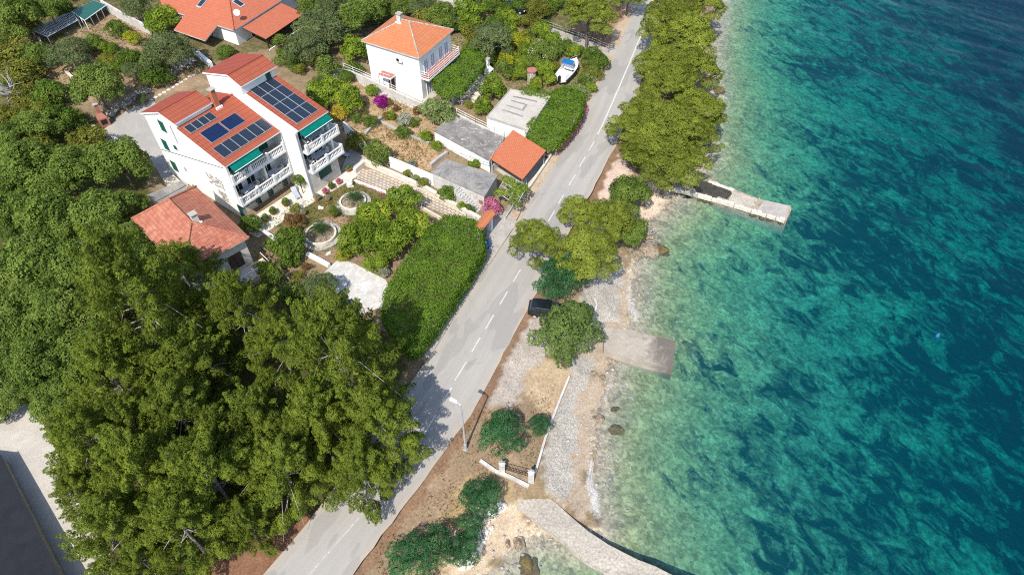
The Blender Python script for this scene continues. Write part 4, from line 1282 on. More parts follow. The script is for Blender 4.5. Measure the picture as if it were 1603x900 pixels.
# ---------------------------------------------------------------- dark-roofed building at the lower edge
DB = empty('dark_roofed_building', (*gz(40, 800, 4.4)[:2], 2.4), 0, 'building with dark bitumen roof beside the concrete side road', 'building')
dl_ = local(DB)
rp = [dl_(x, y, (0, 0, 2.0), (0, 0, 1)) for x, y in ((0, 712), (95, 905), (140, 1010), (-120, 1010), (-160, 690))]
mb = MB(); mb.prism([p[:2] * .99 for p in rp], -.6, 1.9); mb.build('wall', M['concrete'], DB)
mb = MB(); mb.prism([p[:2] for p in rp], 1.9, 2.02); rf = mb.build('roof', M['darkbit'], DB)
mb = MB(); mb.wallseg(rp[0], rp[1], .16, 2.02, 2.10); mb.wallseg(rp[1], rp[2], .16, 2.02, 2.101); mb.build('roof_edge', M['ink'], rf)
# ---------------------------------------------------------------- walls and fences
def wall(name, px, h, t, mat, label, cat='wall', z0=-.5, posts=None, rail=None, cope=None, base=None, dz=0.0):
    """free-standing wall along ground points read off the photograph (px = foot of the wall)"""
    pts = [G(x, y) for x, y in px]
    o = pts[0]
    root = empty(name, o, 0, label, cat)
    lp = [p - o for p in pts]
    mb = MB()
    for i, (a, b) in enumerate(zip(lp[:-1], lp[1:])):
        mb.hexa(*_wl(a, b, t, z0, h), 0)
    mb.build('wall' if name != 'stone_wall' else 'masonry', M[mat], root)
    if cope:
        for a, b in zip(lp[:-1], lp[1:]):
            mb = MB(); mb.hexa(*_wl(a, b, t + .12, h + .002, h + .08, ext=.04)); mb.build('coping', M[cope], root)
    if posts or rail:
        sp = posts or 1.6
        mb = MB()
        for a, b in zip(lp[:-1], lp[1:]):
            n = max(1, int(np.linalg.norm(b - a) / sp))
            for k in range(n + 1):
                p = a + (b - a) * k / n
                mb.rod((p[0], p[1], p[2] + h), (p[0], p[1], p[2] + h + .8), .03, 5)
            for z in (.42, .78):
                mb.rod(a + [0, 0, h + z], b + [0, 0, h + z], .022, 5)
        mb.build('railing', M[rail or 'metal'], root)
    return root
def _wl(a, b, t, z0, h, ext=0.0):
    d = (b - a)[:2] / np.linalg.norm((b - a)[:2]); n = np.array([-d[1], d[0]]) * t / 2
    a = a.copy(); b = b.copy(); a[:2] -= d * ext; b[:2] += d * ext
    lo = [np.array([*(a[:2] - n), a[2] + z0]), np.array([*(b[:2] - n), b[2] + z0]), np.array([*(b[:2] + n), b[2] + z0]), np.array([*(a[:2] + n), a[2] + z0])]
    hi = [np.array([*(a[:2] - n), a[2] + h]), np.array([*(b[:2] - n), b[2] + h]), np.array([*(b[:2] + n), b[2] + h]), np.array([*(a[:2] + n), a[2] + h])]
    return lo, hi
wall('garden_wall', [(612, 262), (650, 278), (690, 295), (703, 301)], 1.6, .25, 'white', 'tall white wall between the dry garden and the paved driveway')
wall('garden_wall', [(556, 272), (572, 258), (600, 270), (668, 300), (705, 322), (752, 348)], .75, .45, 'limestone', 'low pale stone wall along the upper edge of the paved driveway')
wall('garden_wall', [(556, 285), (605, 304), (641, 320)], .35, .22, 'white', 'low white kerb wall between the lawn and the paved driveway')
wall('garden_wall', [(660, 327), (690, 344), (712, 362)], .4, .22, 'limestone', 'low wall between the driveway and the clipped vine canopy')
wall('garden_wall', [(541, 118), (570, 130), (612, 150), (668, 176)], 1.1, .3, 'oldwhite', 'stained retaining wall with pale railing below the orange hipped-roof house', rail='whitepaint')
wall('garden_wall', [(716, 193), (745, 208), (775, 222), (802, 233)], 1.5, .3, 'oldwhite', 'grey-white retaining wall with railing between the two flat garages', rail='whitepaint')
wall('garden_wall', [(150, 205), (158, 218), (180, 222), (196, 232)], .9, .35, 'oldwhite', 'rough whitewashed wall at the corner of the concrete yard')
wall('garden_wall', [(164, 15), (200, 36), (238, 56)], 1.5, .3, 'oldwhite', 'patchy white wall running down from the shade-net greenhouse')
wall('garden_wall', [(62, 62), (68, 75), (80, 92), (92, 100)], .35, .3, 'limestone', 'low pale stone edging below the slatted pergola')
wall('garden_wall', [(104, 114), (119, 128)], .4, .35, 'limestone', 'short pale stone block wall beside the broad fig tree')
wall('garden_wall', [(306, 84), (318, 94), (332, 106)], .8, .5, 'white', 'white stair wall behind the apartment house')
wall('garden_wall', [(408, 362), (425, 372), (438, 381)], .45, .35, 'white', 'short white wall left of the round planter garden')
wall('garden_wall', [(482, 400), (498, 408), (516, 418)], .45, .4, 'white', 'short white wall at the corner of the pale patio')
wall('garden_wall', [(690, 183), (712, 200)], .5, .3, 'oldwhite', 'small block wall by the round pale-leaved tree') if False else None
wall('garden_wall', [(624, 235), (632, 226), (650, 196)], .5, .4, 'greyconc', 'grey channel wall on the near side of the dry garden') if False else None
wall('garden_wall', [(572, 212), (586, 196), (598, 186)], .4, .35, 'concrete', 'low grey wall between the lemon tree and the dry plot')
wall('garden_wall', [(596, 192), (640, 214), (672, 226)], .3, .3, 'concrete', 'low grey edging above the dry weedy plot')
wall('garden_wall', [(674, 262), (688, 250), (700, 242)], .5, .35, 'concrete', 'short grey wall with green box by the cracked flat roof')
wall('garden_wall', [(541, 208), (556, 222), (574, 240)], 1.7, .22, 'white', 'white boundary wall between the solar wing and the olive-yellow shrub')
wall('road_wall', [(826, 300), (838, 282), (852, 262), (862, 246)], .5, .3, 'limestone', 'low crumbling wall between the carport and the road')
wall('road_wall', [(858, 240), (866, 226), (874, 214)], 1.3, .3, 'oldwhite', 'white wall piece under the vine canopy by the road')
RW = wall('road_fence', [(790, 346), (800, 330), (818, 300), (824, 292)], .55, .2, 'oldwhite', 'low wall with grey mesh fence beside the vine arbour', 'fence', rail='metal')
wall('lane_wall', [(848, 44), (885, 58), (925, 72), (952, 84)], .6, .25, 'concrete', 'grey lane wall with thin railing below the top pine', rail='metal')
# beach wall in three runs with gate posts
BWp = [(891, 592), (878, 624), (866, 655), (853, 690), (842, 728), (838, 742)]
wall('beach_wall', BWp[:4], .45, .2, 'oldwhite', 'white retaining wall of the pebble beach, run nearest the olive-green tree', z0=-1.4)
wall('beach_wall', BWp[3:], .45, .2, 'oldwhite', 'white retaining wall of the pebble beach, run ending at the railing', z0=-1.4)
wall('beach_wall', [(930, 470), (934, 480), (928, 502), (924, 512)], .4, .2, 'oldwhite', 'short white wall above the pebbles near the square jetty', z0=-1.4)
wall('beach_wall', [(752, 722), (775, 738), (800, 748), (828, 762)], .25, .3, 'oldwhite', 'slanting white wall foot below the black railing', z0=-1.0)
RL = empty('railing_gate', G(784, 738), 0, 'black iron railing between two white posts above the beach', 'railing')
a, b = G(786, 736) - G(784, 738), G(831, 752) - G(784, 738)
for p in (a, b):
    mb = MB(); mb.box(p[0] - .25, p[0] + .25, p[1] - .25, p[1] + .25, -.6, 1.25); mb.lathe([(.33, 1.252), (.33, 1.33), (0, 1.5)], 4, (p[0], p[1], 0)); mb.build('post', M['oldwhite'], RL)
mb = MB()
for k in range(19):
    p = a + (b - a) * (k + .5) / 19; mb.rod((p[0], p[1], .35), (p[0], p[1], 1.1), .02, 5)
for z in (.42, 1.05): mb.rod((a[0], a[1], z), (b[0], b[1], z), .03, 5)
mb.build('grille', M['ink'], RL)

# fence panels, chimney barbecues, steps
def panel(px0, px1, h, label):
    a, b = G(*px0), G(*px1); o = a; a, b = a - o, b - o
    r = empty('corrugated_fence', o, 0, label, 'fence')
    d = (b - a)[:2] / np.linalg.norm((b - a)[:2]); n = np.array([-d[1], d[0]]); L = np.linalg.norm((b - a)[:2])
    mb = MB(); m_ = int(L / .09)
    for k in range(m_):
        p, q = a[:2] + d * L * k / m_ + n * (.03 if k % 2 else 0), a[:2] + d * L * (k + 1) / m_ + n * (0 if k % 2 else .03)
        mb.face([(*p, -.2), (*q, -.2), (*q, h), (*p, h)]); mb.face([(*(p + n * .008), h), (*(q + n * .008), h), (*(q + n * .008), -.2), (*(p + n * .008), -.2)])
    mb.build('sheet', M['greycloth'], r)
    for t_ in (0, 1):
        p = a[:2] + d * L * t_ + n * .08; mb = MB(); mb.box(p[0] - .05, p[0] + .05, p[1] - .05, p[1] + .05, -.3, h + .15); mb.build('post', M['whitepaint'], r)
panel((710, 164), (724, 145), 1.9, 'blue-grey corrugated fence under the vine canopy, piece nearer the round tree')
panel((732, 133), (752, 118), 1.9, 'blue-grey corrugated fence under the vine canopy, piece nearer the white barbecue')
r = empty('garden_steps', G(735, 152), R(0), 'curved pale stone steps between the vine canopy and the shrubs', 'steps')
for k in range(6):
    mb = MB(); c0 = G(732 + k * 3.4, 160 - k * 6) - np.array(r.location)
    a = 0.35
    arc = [(c0[0] + 1.5 * math.cos(t) - .2, c0[1] + .9 * math.sin(t) - .5) for t in np.linspace(-.6 + a, 2.2 + a, 9)]
    arc += [(c0[0] + .8 * math.cos(t) - .2, c0[1] + .35 * math.sin(t) - .5) for t in np.linspace(2.2 + a, -.6 + a, 9)]
    mb.prism(arc, -.5, .10 + .13 * k); mb.build('step', M['limestone'], r)
def barbecue(px, h, w, rz, mat, label, name='barbecue_chimney'):
    r = empty(name, G(*px), R(rz), label, 'barbecue')
    mb = MB(); mb.hexa([(-w, -w * .7, -.3), (w, -w * .7, -.3), (w, w * .7, -.3), (-w, w * .7, -.3)], [(-w, -w * .7, h * .42), (w, -w * .7, h * .42), (w, w * .7, h * .42), (-w, w * .7, h * .42)])
    mb.build('hearth', M[mat], r)
    mb = MB(); mb.hexa([(-w * .95, -w * .6, h * .42 + .003), (w * .95, -w * .6, h * .42 + .003), (w * .95, w * .65, h * .42 + .003), (-w * .95, w * .65, h * .42 + .003)],
                       [(-w * .4, 0, h * .62), (w * .4, 0, h * .62), (w * .4, w * .65, h * .62), (-w * .4, w * .65, h * .62)])
    mb.box(-w * .38, w * .38, .01, w * .63, h * .62 + .003, h)
    mb.build('flue', M[mat], r)
    mb = MB(); mb.box(-w * .55, w * .55, -.1, w * .75, h + .12, h + .19); mb.box(-w * .3, -w * .2, .05, .15, h, h + .121); mb.box(w * .2, w * .3, .3, .4, h, h + .121); mb.build('cap', M['concrete'], r)
    mb = MB(); mb.box(-w * .6, w * .6, -w * .7 - .012, -w * .7 - .002, .35, h * .36); mb.build('fire_opening', M['ink'], r)
barbecue((166, 196), 2.9, .6, 35, 'redtile', 'brick outdoor chimney at the corner of the concrete yard')
barbecue((766, 120), 2.6, .6, 60, 'white', 'white outdoor barbecue chimney behind the garden steps')
r = empty('stone_pillar', G(832, 131), 0, 'round stone pillar in the garden beside the flat garage', 'pillar')
mb = MB(); q = random.Random(3)
prof = [(.62, -.3), (.66, .1)] + [(.6 + .07 * q.random(), .1 + .25 * k) for k in range(1, 8)] + [(.55, 2.05), (0, 2.1)]
mb.lathe(prof, 14); mb.build('masonry', M['stone'], r)
mb = MB(); mb.lathe([(.72, 2.06), (.72, 2.18), (0, 2.25)], 14); mb.build('cap', M['redtile'], r)
r = empty('side_steps', G(278, 282), R(54.5), 'concrete steps beside the tall white gable wall', 'steps')
for k in range(6):
    mb = MB(); mb.box(-1.4, -.1, -.32 * k, -.32 * k + .32, -.6, .75 - .14 * k); mb.build('step', M['limestone'], r)
r = empty('flat_shed', (*gz(262, 312, 5.4)[:2], 3.2), 0, 'low shed with grey flat roof wedged behind the old cottage', 'shed')
sp_ = [p - np.array([*gz(262, 312, 5.4)[:2], 3.2]) for p in plan([(230, 306), (284, 283), (292, 290), (240, 318)], 5.4)]
mb = MB(); mb.prism([p[:2] * .96 for p in sp_], -.4, 2.1); mb.build('wall', M['oldwhite'], r)
mb = MB(); mb.prism([p[:2] for p in sp_], 2.1, 2.25); mb.build('roof', M['greyconc'], r)
# terraces of stepping stones behind the house
for k, t_ in enumerate(np.linspace(0, 1, 11)):
    x, y = 237 + (304 - 237) * t_, 157 + (117 - 157) * t_
    p = G(x, y); mb = MB(); c = rnd.random() * .6
    mb.prism([(math.cos(a + c) * (.28 + .08 * rnd.random()), math.sin(a + c) * (.24 + .06 * rnd.random())) for a in np.linspace(0, 2 * math.pi, 6, endpoint=False)], -.1, .06)
    tag(mb.build('stepping_stone', M['limestone'], None, p), 'pale stepping stone in the path behind the apartment house', 'stepping stone', 'stepping stones behind the apartment house')
# rubble terrace walls in the upper-left garden
for px, lab in (([(195, 170), (215, 152), (238, 142)], 'dry rubble wall below the broad fig tree'), ([(268, 118), (290, 106), (305, 98)], 'grey rubble wall under the big olive tree'), ([(170, 185), (186, 172)], 'rubble heap wall beside the brick chimney')):
    pts = [G(x, y) for x, y in px]; r = empty('rubble_wall', pts[0], 0, lab, 'wall'); mb = MB(); q = random.Random(len(lab))
    for a, b in zip(pts[:-1], pts[1:]):
        n = int(np.linalg.norm(b - a) / .16)
        for k in range(n * 3):
            p = a + (b - a) * q.random() - pts[0]; s = .14 + .16 * q.random(); h = q.random() * .6
            mb.lathe([(0, h - s * .7), (s * .8, h - s * .3), (s, h), (s * .6, h + s * .5), (0, h + s * .6)], 6, (p[0] + q.uniform(-.45, .45), p[1] + q.uniform(-.3, .3), p[2]), 0, 1, .8)
    mb.build('masonry', M['stone'], r)

# ---------------------------------------------------------------- greenhouse and pergola at the top left
GHZ = 3.4
r = empty('shade_house', G(140, 30), 0, 'greenhouse frame with dark green shade net roof', 'greenhouse')
o = np.array(r.location)
c = [gz(x, y, GHZ + 2.3) - o for x, y in ((113, 18), (146, 1), (166, 8), (132, 32))]
f = [G(x, y) - o for x, y in ((138, 44), (164, 27))]
mb = MB(); mb.slab(c, .04); mb.build('shade_net', M['green'], r)
mb = MB()
for p in c: mb.rod((p[0], p[1], -.3), (p[0], p[1], p[2]), .06, 6)
for i in range(4): mb.rod(c[i] - [0, 0, .06], c[(i + 1) % 4] - [0, 0, .06], .06, 6)
for t_ in (.25, .5, .75): p = c[3] * (1 - t_) + c[2] * t_; mb.rod((p[0], p[1], -.2), p, .05, 6)
for t_ in (.33, .66): p = c[0] * (1 - t_) + c[3] * t_; mb.rod((p[0], p[1], -.2), p, .05, 6)
mb.build('frame', M['whitepaint'], r)
r = empty('slatted_pergola', G(90, 50), 0, 'long grey slatted pergola beside the green shade house', 'pergola')
o = np.array(r.location)
c = [gz(x, y, GHZ + 2.1) - o for x, y in ((50, 47), (112, 18), (122, 32), (74, 58))]
mb = MB()
for i in range(4): mb.rod((c[i][0], c[i][1], -.3), c[i], .06, 6); mb.rod(c[i], c[(i + 1) % 4], .06, 6)
for t_ in np.linspace(.05, .95, 24): mb.rod(c[0] * (1 - t_) + c[1] * t_, c[3] * (1 - t_) + c[2] * t_, .035, 5)
for t_ in np.linspace(.1, .9, 5): mb.rod(c[0] * (1 - t_) + c[3] * t_, c[1] * (1 - t_) + c[2] * t_, .035, 5)
mb.build('slat_frame', M['metal'], r)

# ---------------------------------------------------------------- gate with tiled hood
gr = empty('entrance_gate', G(752, 366), 0, 'garden entrance gate with a small orange tiled hood', 'gate')
o = np.array(gr.location)
e0, e1 = gz(748, 357, 5.2) - o, gz(769, 331, 5.2) - o
d = (e1 - e0)[:2]; L = np.linalg.norm(d); d /= L; n = np.array([-d[1], d[0]])
P2 = lambda s, t_, z: np.array([*(e0[:2] + d * s + n * t_), z])
zz = e0[2]
for sg in (-1, 1):
    mb = MB(); q = [P2(0, 0, zz + .25), P2(L, 0, zz + .25), P2(L, sg * .55, zz - .1), P2(0, sg * .55, zz - .1)]; mb.slab(q, .09); mb.build('roof', M['rooforange'], gr)
for s in (.25, L - .25):
    mb = MB(); q = [P2(s - .2, -.2, 0)[:2], P2(s + .2, -.2, 0)[:2], P2(s + .2, .2, 0)[:2], P2(s - .2, .2, 0)[:2]]; mb.prism(q, -.4, zz - .02); mb.build('pillar', M['white'], gr)
mb = MB()
for k in range(9): p = P2(.5 + k * .16, 0, 0); mb.rod((p[0], p[1], .05), (p[0], p[1], 1.9), .02, 5)
a, b = P2(.45, 0, .15), P2(1.85, 0, .15)
mb.rod(a, b, .03, 5); mb.rod(a + [0, 0, 1.7], b + [0, 0, 1.7], .03, 5)
mb.build('grille', M['ink'], gr)
r = empty('wheeled_bin', G(762, 389), R(35), 'blue wheeled bin at the pavement below the entrance gate', 'bin')
mb = MB(); mb.hexa([(-.24, -.22, .05), (.24, -.22, .05), (.24, .22, .05), (-.24, .22, .05)], [(-.3, -.3, .95), (.3, -.3, .95), (.3, .3, .95), (-.3, .3, .95)]); mb.build('body', M['bluepaint'], r)
mb = MB(); mb.slab([(-.32, -.34, .98), (.32, -.34, .98), (.32, .33, 1.06), (-.32, .33, 1.06)], .04); mb.rod((-.28, .36, .98), (.28, .36, .98), .03, 6); mb.build('lid', M['bluepaint'], r)
for sx in (-1, 1):
    mb = MB(); mb.tube([(sx * .25, .2, .1), (sx * .31, .2, .1)], .1, 10); mb.build('wheel', M['ink'], r)

# ---------------------------------------------------------------- street lamp
lp = empty('street_lamp', G(729, 703), R(150), 'tall grey street lamp on the brown verge beside the road', 'street lamp')
mb = MB(); mb.tube([(0, 0, -.2), (0, 0, 1.2), (0, 0, 7.4)], [.11, .10, .055], 10); mb.build('pole', M['metal'], lp)
mb = MB(); mb.box(-.17, .17, -.17, .17, 0.0, .06); mb.tube([(0, 0, .06), (0, 0, 1.0)], .14, 10); mb.build('base_plate', M['metal'], lp)
mb = MB(); mb.tube([(0, 0, 7.38), (.25, 0, 7.5), (.55, 0, 7.53)], [.05, .045, .04], 8); mb.build('bracket', M['metal'], lp)
mb = MB(); mb.hexa([(.35, -.1, 7.46), (1.05, -.15, 7.46), (1.05, .15, 7.46), (.35, .1, 7.46)], [(.4, -.08, 7.60), (1.0, -.12, 7.63), (1.0, .12, 7.63), (.4, .08, 7.60)]); hd = mb.build('lamp_head', M['plastic'], lp)
mb = MB(); mb.box(.5, 1.0, -.11, .11, 7.43, 7.458); mb.build('lens', M['glass'], hd)

# ---------------------------------------------------------------- cars
def car(px, rz, paint, label, L=4.35, W=1.82):
    r = empty('parked_car', G(*px), R(rz), label, 'car')
    T_ = lambda z: 0
    # lengthwise profile (x forward): lower body and cabin rings, skinned across
    st = [(-.5, .55, .92, .78), (-.485, .38, 1.0, .9), (-.40, .28, 1.06, .97), (-.15, .26, 1.06, 1.0), (.15, .26, 1.04, 1.0), (.30, .27, .98, .99), (.42, .32, .88, .94), (.485, .42, .76, .82), (.5, .5, .66, .7)]
    rings = []
    for x, zb, zt, w in st:
        w *= W / 2; X = x * L
        rings.append([np.array(p) for p in ((X, -w * .9, zb), (X, -w, zb + .14), (X, -w * .99, (zb + zt) / 2 + .08), (X, -w * .90, zt), (X, 0, zt + .03), (X, w * .90, zt), (X, w * .99, (zb + zt) / 2 + .08), (X, w, zb + .14), (X, w * .9, zb))])
    def skin(mb, rings):
        for a, b in zip(rings[:-1], rings[1:]):
            for k in range(len(a)):
                j = (k + 1) % len(a); mb.face([a[k], b[k], b[j], a[j]])
        mb.face(rings[0]); mb.face(rings[-1][::-1])
    mb = MB(); skin(mb, rings); mb.build('body', paint, r, smooth=False)
    cab = [(-.47, 1.0, .80, .86), (-.40, 1.42, .70, .86), (-.28, 1.52, .69, .88), (.02, 1.53, .68, .88), (.10, 1.47, .68, .88), (.27, 1.0, .78, .9)]
    cr = []
    for x, zt, wt, wb in cab:
        X = x * L; cr.append([np.array(p) for p in ((X, -wb * W / 2 * .96, .98), (X, -wt * W / 2 * 1.04, zt - .06), (X, -wt * W / 2 * .9, zt), (X, wt * W / 2 * .9, zt), (X, wt * W / 2 * 1.04, zt - .06), (X, wb * W / 2 * .96, .98))])
    mb = MB(); skin(mb, cr); cb = mb.build('cabin', M['glass'], r)
    mb = MB(); mb.slab([(-.42 * L, -.58 * W / 2, 1.47), (.06 * L, -.57 * W / 2, 1.53), (.06 * L, .57 * W / 2, 1.53), (-.42 * L, .58 * W / 2, 1.47)], .0)
    mb = MB()
    x_ = [(-.41, 1.435), (-.28, 1.535), (.02, 1.545), (.085, 1.50)]
    for (a, za), (b, zb) in zip(x_[:-1], x_[1:]): mb.slab([(a * L, -.62, za), (b * L, -.62, zb), (b * L, .62, zb), (a * L, .62, za)], .03)
    mb.build('roof', paint, r)
    for x0, x1 in ((-.30, -.27), (-.04, -.015)):
        for sy in (-1, 1):
            mb = MB(); mb.hexa([(x0 * L, sy * .80, 1.0), (x1 * L, sy * .80, 1.0), (x1 * L, sy * .83, 1.0), (x0 * L, sy * .83, 1.0)][::sy], [(x0 * L, sy * .62, 1.5), (x1 * L, sy * .62, 1.5), (x1 * L, sy * .66, 1.5), (x0 * L, sy * .66, 1.5)][::sy]); mb.build('pillar', paint, cb)
    for sx in (-.31, .31):
        for sy in (-1, 1):
            y = sy * W / 2
            mb = MB(); mb.tube([(sx * L, y - sy * .2, .33), (sx * L, y + sy * .015, .33)], .33, 18); wh = mb.build('wheel', M['ink'], r)
            mb = MB(); mb.tube([(sx * L, y + sy * .016, .33), (sx * L, y + sy * .03, .33)], .2, 10); mb.build('rim', M['metal'], wh)
    for sy in (-1, 1):
        mb = MB(); mb.box(.455 * L, .492 * L, sy * .62 - .17, sy * .62 + .17, .62, .76); mb.build('headlight', M['plastic'], r)
        mb = MB(); mb.box(-.506 * L, -.49 * L, sy * .66 - .12, sy * .66 + .12, .78, 1.0); mb.build('tail_light', M['redtile'], r)
        mb = MB(); mb.box(.17 * L, .2 * L, sy * .93 - .1, sy * .93 + .1, 1.0, 1.14); mb.build('wing_mirror', paint, r)
    return r
def paintm(name, c):
    t = NT(name); nd = t.n('ShaderNodeBsdfPrincipled'); nd.inputs['Base Color'].default_value = (*c, 1); nd.inputs['Roughness'].default_value = .3
    nd.inputs['Coat Weight'].default_value = .6; nd.inputs['Coat Roughness'].default_value = .05
    return t.done(nd.outputs[0])
car((857, 491), -9, paintm('black_car_paint', (.008, .010, .014)), 'black hatchback parked on the gravel under the trees by the road', 4.0, 1.75)
car((805, 18), -20, paintm('dark_blue_car_paint', (.010, .014, .026)), 'dark car half hidden in shrubs at the top garden', 4.2)

# ---------------------------------------------------------------- boats
def boat(px, rz, label, L=6.0, W=2.2, cab=True, dz=.55):
    r = empty('motorboat' if cab else 'dinghy', G(*px) + np.array([0, 0, dz]), R(rz), label, 'boat')
    xs_ = np.linspace(-.5, .5, 11)
    def half(x): return (W / 2) * (.86 + .14 * min(1, (x + .5) * 3)) * (1 - max(0, (x + .02) / .52) ** 2.4)
    ring = []
    for x in xs_:
        w = max(half(x), .02); sh = .75 + .28 * max(0, x + .1)
        ring.append([np.array(p) for p in ((x * L, -w, sh), (x * L, -w * .9, .35), (x * L * .97, 0, -.1 + .5 * max(0, x - .25)), (x * L, w * .9, .35), (x * L, w, sh))])
    mb = MB()
    for a, b in zip(ring[:-1], ring[1:]):
        for k in range(4): mb.face([a[k], a[k + 1], b[k + 1], b[k]])
    mb.face(ring[0][::-1]); mb.build('hull', M['plastic'], r)
    mb = MB()
    for a, b in zip(ring[:-1], ring[1:]):
        x = (a[0][0] + b[0][0]) / 2 / L
        z = -.05 if (x > -.02 or not cab) else -.42
        if not cab: z = .04
        mb.face([a[0] * [1, .93, 1] + [0, 0, z], b[0] * [1, .93, 1] + [0, 0, z], b[4] * [1, .93, 1] + [0, 0, z], a[4] * [1, .93, 1] + [0, 0, z]])
    mb.build('deck', M['plastic'], r)
    for sy in (0, 4):
        mb = MB(); mb.tube([q[sy] for q in ring], .05, 6); mb.build('gunwale', M['white'], r)
    if cab:
        mb = MB(); mb.hexa([(-.02 * L, -.72, .7), (.30 * L, -.42, .85), (.30 * L, .42, .85), (-.02 * L, .72, .7)], [(.0, -.58, 1.35), (.20 * L, -.34, 1.18), (.20 * L, .34, 1.18), (.0, .58, 1.35)]); cbn = mb.build('cabin', M['plastic'], r)
        for sy in (-1, 1):
            mb = MB(); mb.hexa([(.04 * L, sy * .67, .95), (.20 * L, sy * .53, .98), (.20 * L, sy * .545, .98), (.04 * L, sy * .69, .95)][::sy], [(.04 * L, sy * .60, 1.2), (.17 * L, sy * .45, 1.14), (.17 * L, sy * .47, 1.14), (.04 * L, sy * .62, 1.2)][::sy]); mb.build('window', M['glass'], cbn)
        mb = MB(); mb.box(.07 * L, .12 * L, -.22, .22, 1.28, 1.31); mb.build('hatch', M['ink'], cbn)
        mb = MB(); mb.slab([(-.16 * L, -.85, 2.0), (.03 * L, -.85, 2.05), (.03 * L, .85, 2.05), (-.16 * L, .85, 2.0)], .05); cn = mb.build('canopy', M['bluecanvas'], r)
        mb = MB()
        for x in (-.14, .01):
            for y in (-.8, .8): mb.rod((x * L, y, .7), (x * L, y, 2.0), .025, 5)
        mb.build('canopy_frame', M['metal'], cn)
        mb = MB(); mb.box(-.36 * L, -.2 * L, -.6, -.1, .3, .72); mb.box(-.47 * L, -.4 * L, -.75, .75, .3, .68); mb.build('seat', M['white'], r)
        mb = MB(); mb.hexa([(-.56 * L, -.18, .3), (-.49 * L, -.18, .3), (-.49 * L, .18, .3), (-.56 * L, .18, .3)], [(-.57 * L, -.16, 1.15), (-.5 * L, -.16, 1.15), (-.5 * L, .16, 1.15), (-.57 * L, .16, 1.15)]); mb.build('outboard_motor', M['ink'], r)
        mb = MB()
        for y in (-.55, .55): mb.tube([(.22 * L, y, .95), (.34 * L, y * .8, 1.35), (.48 * L, 0, 1.4)], .02, 5)
        mb.build('bow_rail', M['metal'], r)
        for x in (-.3, .2):
            mb = MB(); mb.box(x * L - .1, x * L + .1, -.6, .6, -dz - .2, .15); mb.build('cradle', M['wood'], r)
    else:
        mb = MB(); mb.box(-.2 * L, -.1 * L, -.5, .5, .6, .85); mb.build('cover_ridge', M['white'], r)
    return r
boat((889, 120), 62, 'white motorboat with blue canopy on land among the shrubs', 5.7, 2.15)
boat((802, 38), -10, 'white covered dinghy lying in the top garden', 3.4, 1.4, False, .1)

# ---------------------------------------------------------------- jetties and shore stones
def rough_prism(px, ztop, zbot, mat, name, label, cat='jetty', amp=.12, sub=.7, seed=1, parts=()):
    """stone or concrete pier with broken edges: outline (top edge) read off the photo at height ztop"""
    P0 = [gz(x, y, ztop) for x, y in px]
    o = np.mean(P0, axis=0); o = np.array([o[0], o[1], 0])
    root = empty(name, o, 0, label, cat)
    q = random.Random(seed); ring = []
    for a, b in zip(P0, P0[1:] + P0[:1]):
        n = max(1, int(np.linalg.norm(b - a) / sub))
        for k in range(n):
            p = a + (b - a) * k / n - o
            ring.append(np.array([p[0] + q.uniform(-amp, amp), p[1] + q.uniform(-amp, amp), ztop + q.uniform(-amp, amp) * .4]))
    c = np.mean(ring, axis=0)
    bm = bmesh.new()
    vs = [bm.verts.new(p) for p in ring]
    lo = [bm.verts.new((c[0] + (p[0] - c[0]) * 1.03, c[1] + (p[1] - c[1]) * 1.03, zbot)) for p in ring]
    f = bm.faces.new(vs); f.normal_update()
    n = len(ring)
    for i in range(n): bm.faces.new((vs[i], lo[i], lo[(i + 1) % n], vs[(i + 1) % n]))
    bmesh.ops.recalc_face_normals(bm, faces=bm.faces)
    me = bpy.data.meshes.new('deck'); bm.to_mesh(me); bm.free(); me.materials.append(M[mat])
    link('deck', me, root)
    return root, o
rough_prism([(945, 512), (985, 516), (1058, 533), (1052, 577), (990, 562), (945, 548)], .95, -1.6, 'stained', 'concrete_jetty', 'short square concrete jetty with a dark stained end', amp=.05, sub=1.2, seed=4)
sj = [(810, 797), (806, 786), (817, 767), (836, 757), (842, 763), (873, 790), (920, 830), (950, 852), (1000, 877), (1050, 897), (1120, 930), (1100, 960), (1020, 930), (960, 900), (917, 877), (883, 847), (847, 820)]
rough_prism(sj, .8, -1.8, 'paleconc' if False else 'jetty', 'curved_jetty', 'long pale concrete jetty curving off the beach at the lower edge', amp=.07, sub=1.0, seed=5)
JR, jo = rough_prism([(1046, 290), (1060, 280), (1085, 272), (1098, 274), (1150, 298), (1188, 311), (1240, 322), (1232, 347), (1190, 333), (1130, 316), (1085, 303)], .55, -2.2, 'oldjetty', 'stone_jetty', 'broken old stone jetty reaching into the clear water', amp=.16, sub=.7, seed=6)
def jl(px, z): return gz(px[0], px[1], z) - jo
q = random.Random(8)
for a, b in (((1060, 296), (1130, 314)), ((1130, 314), (1232, 345)), ((1090, 276), (1150, 298))):
    mb = MB(); A, B = jl(a, .7), jl(b, .7); n = int(np.linalg.norm(B - A) / .55)
    for k in range(n):
        p = A + (B - A) * (k + q.random() * .5) / n; s = .22 + .16 * q.random()
        an = math.atan2((B - A)[1], (B - A)[0]) + q.uniform(-.2, .2); cc, ss = math.cos(an) * s, math.sin(an) * s
        mb.prism([(p[0] - cc + ss * .7, p[1] - ss - cc * .7), (p[0] + cc + ss * .7, p[1] + ss - cc * .7), (p[0] + cc - ss * .7, p[1] + ss + cc * .7), (p[0] - cc - ss * .7, p[1] - ss + cc * .7)], .3, .62 + .2 * q.random())
    mb.build('edge_stones', M['limestone'], JR)

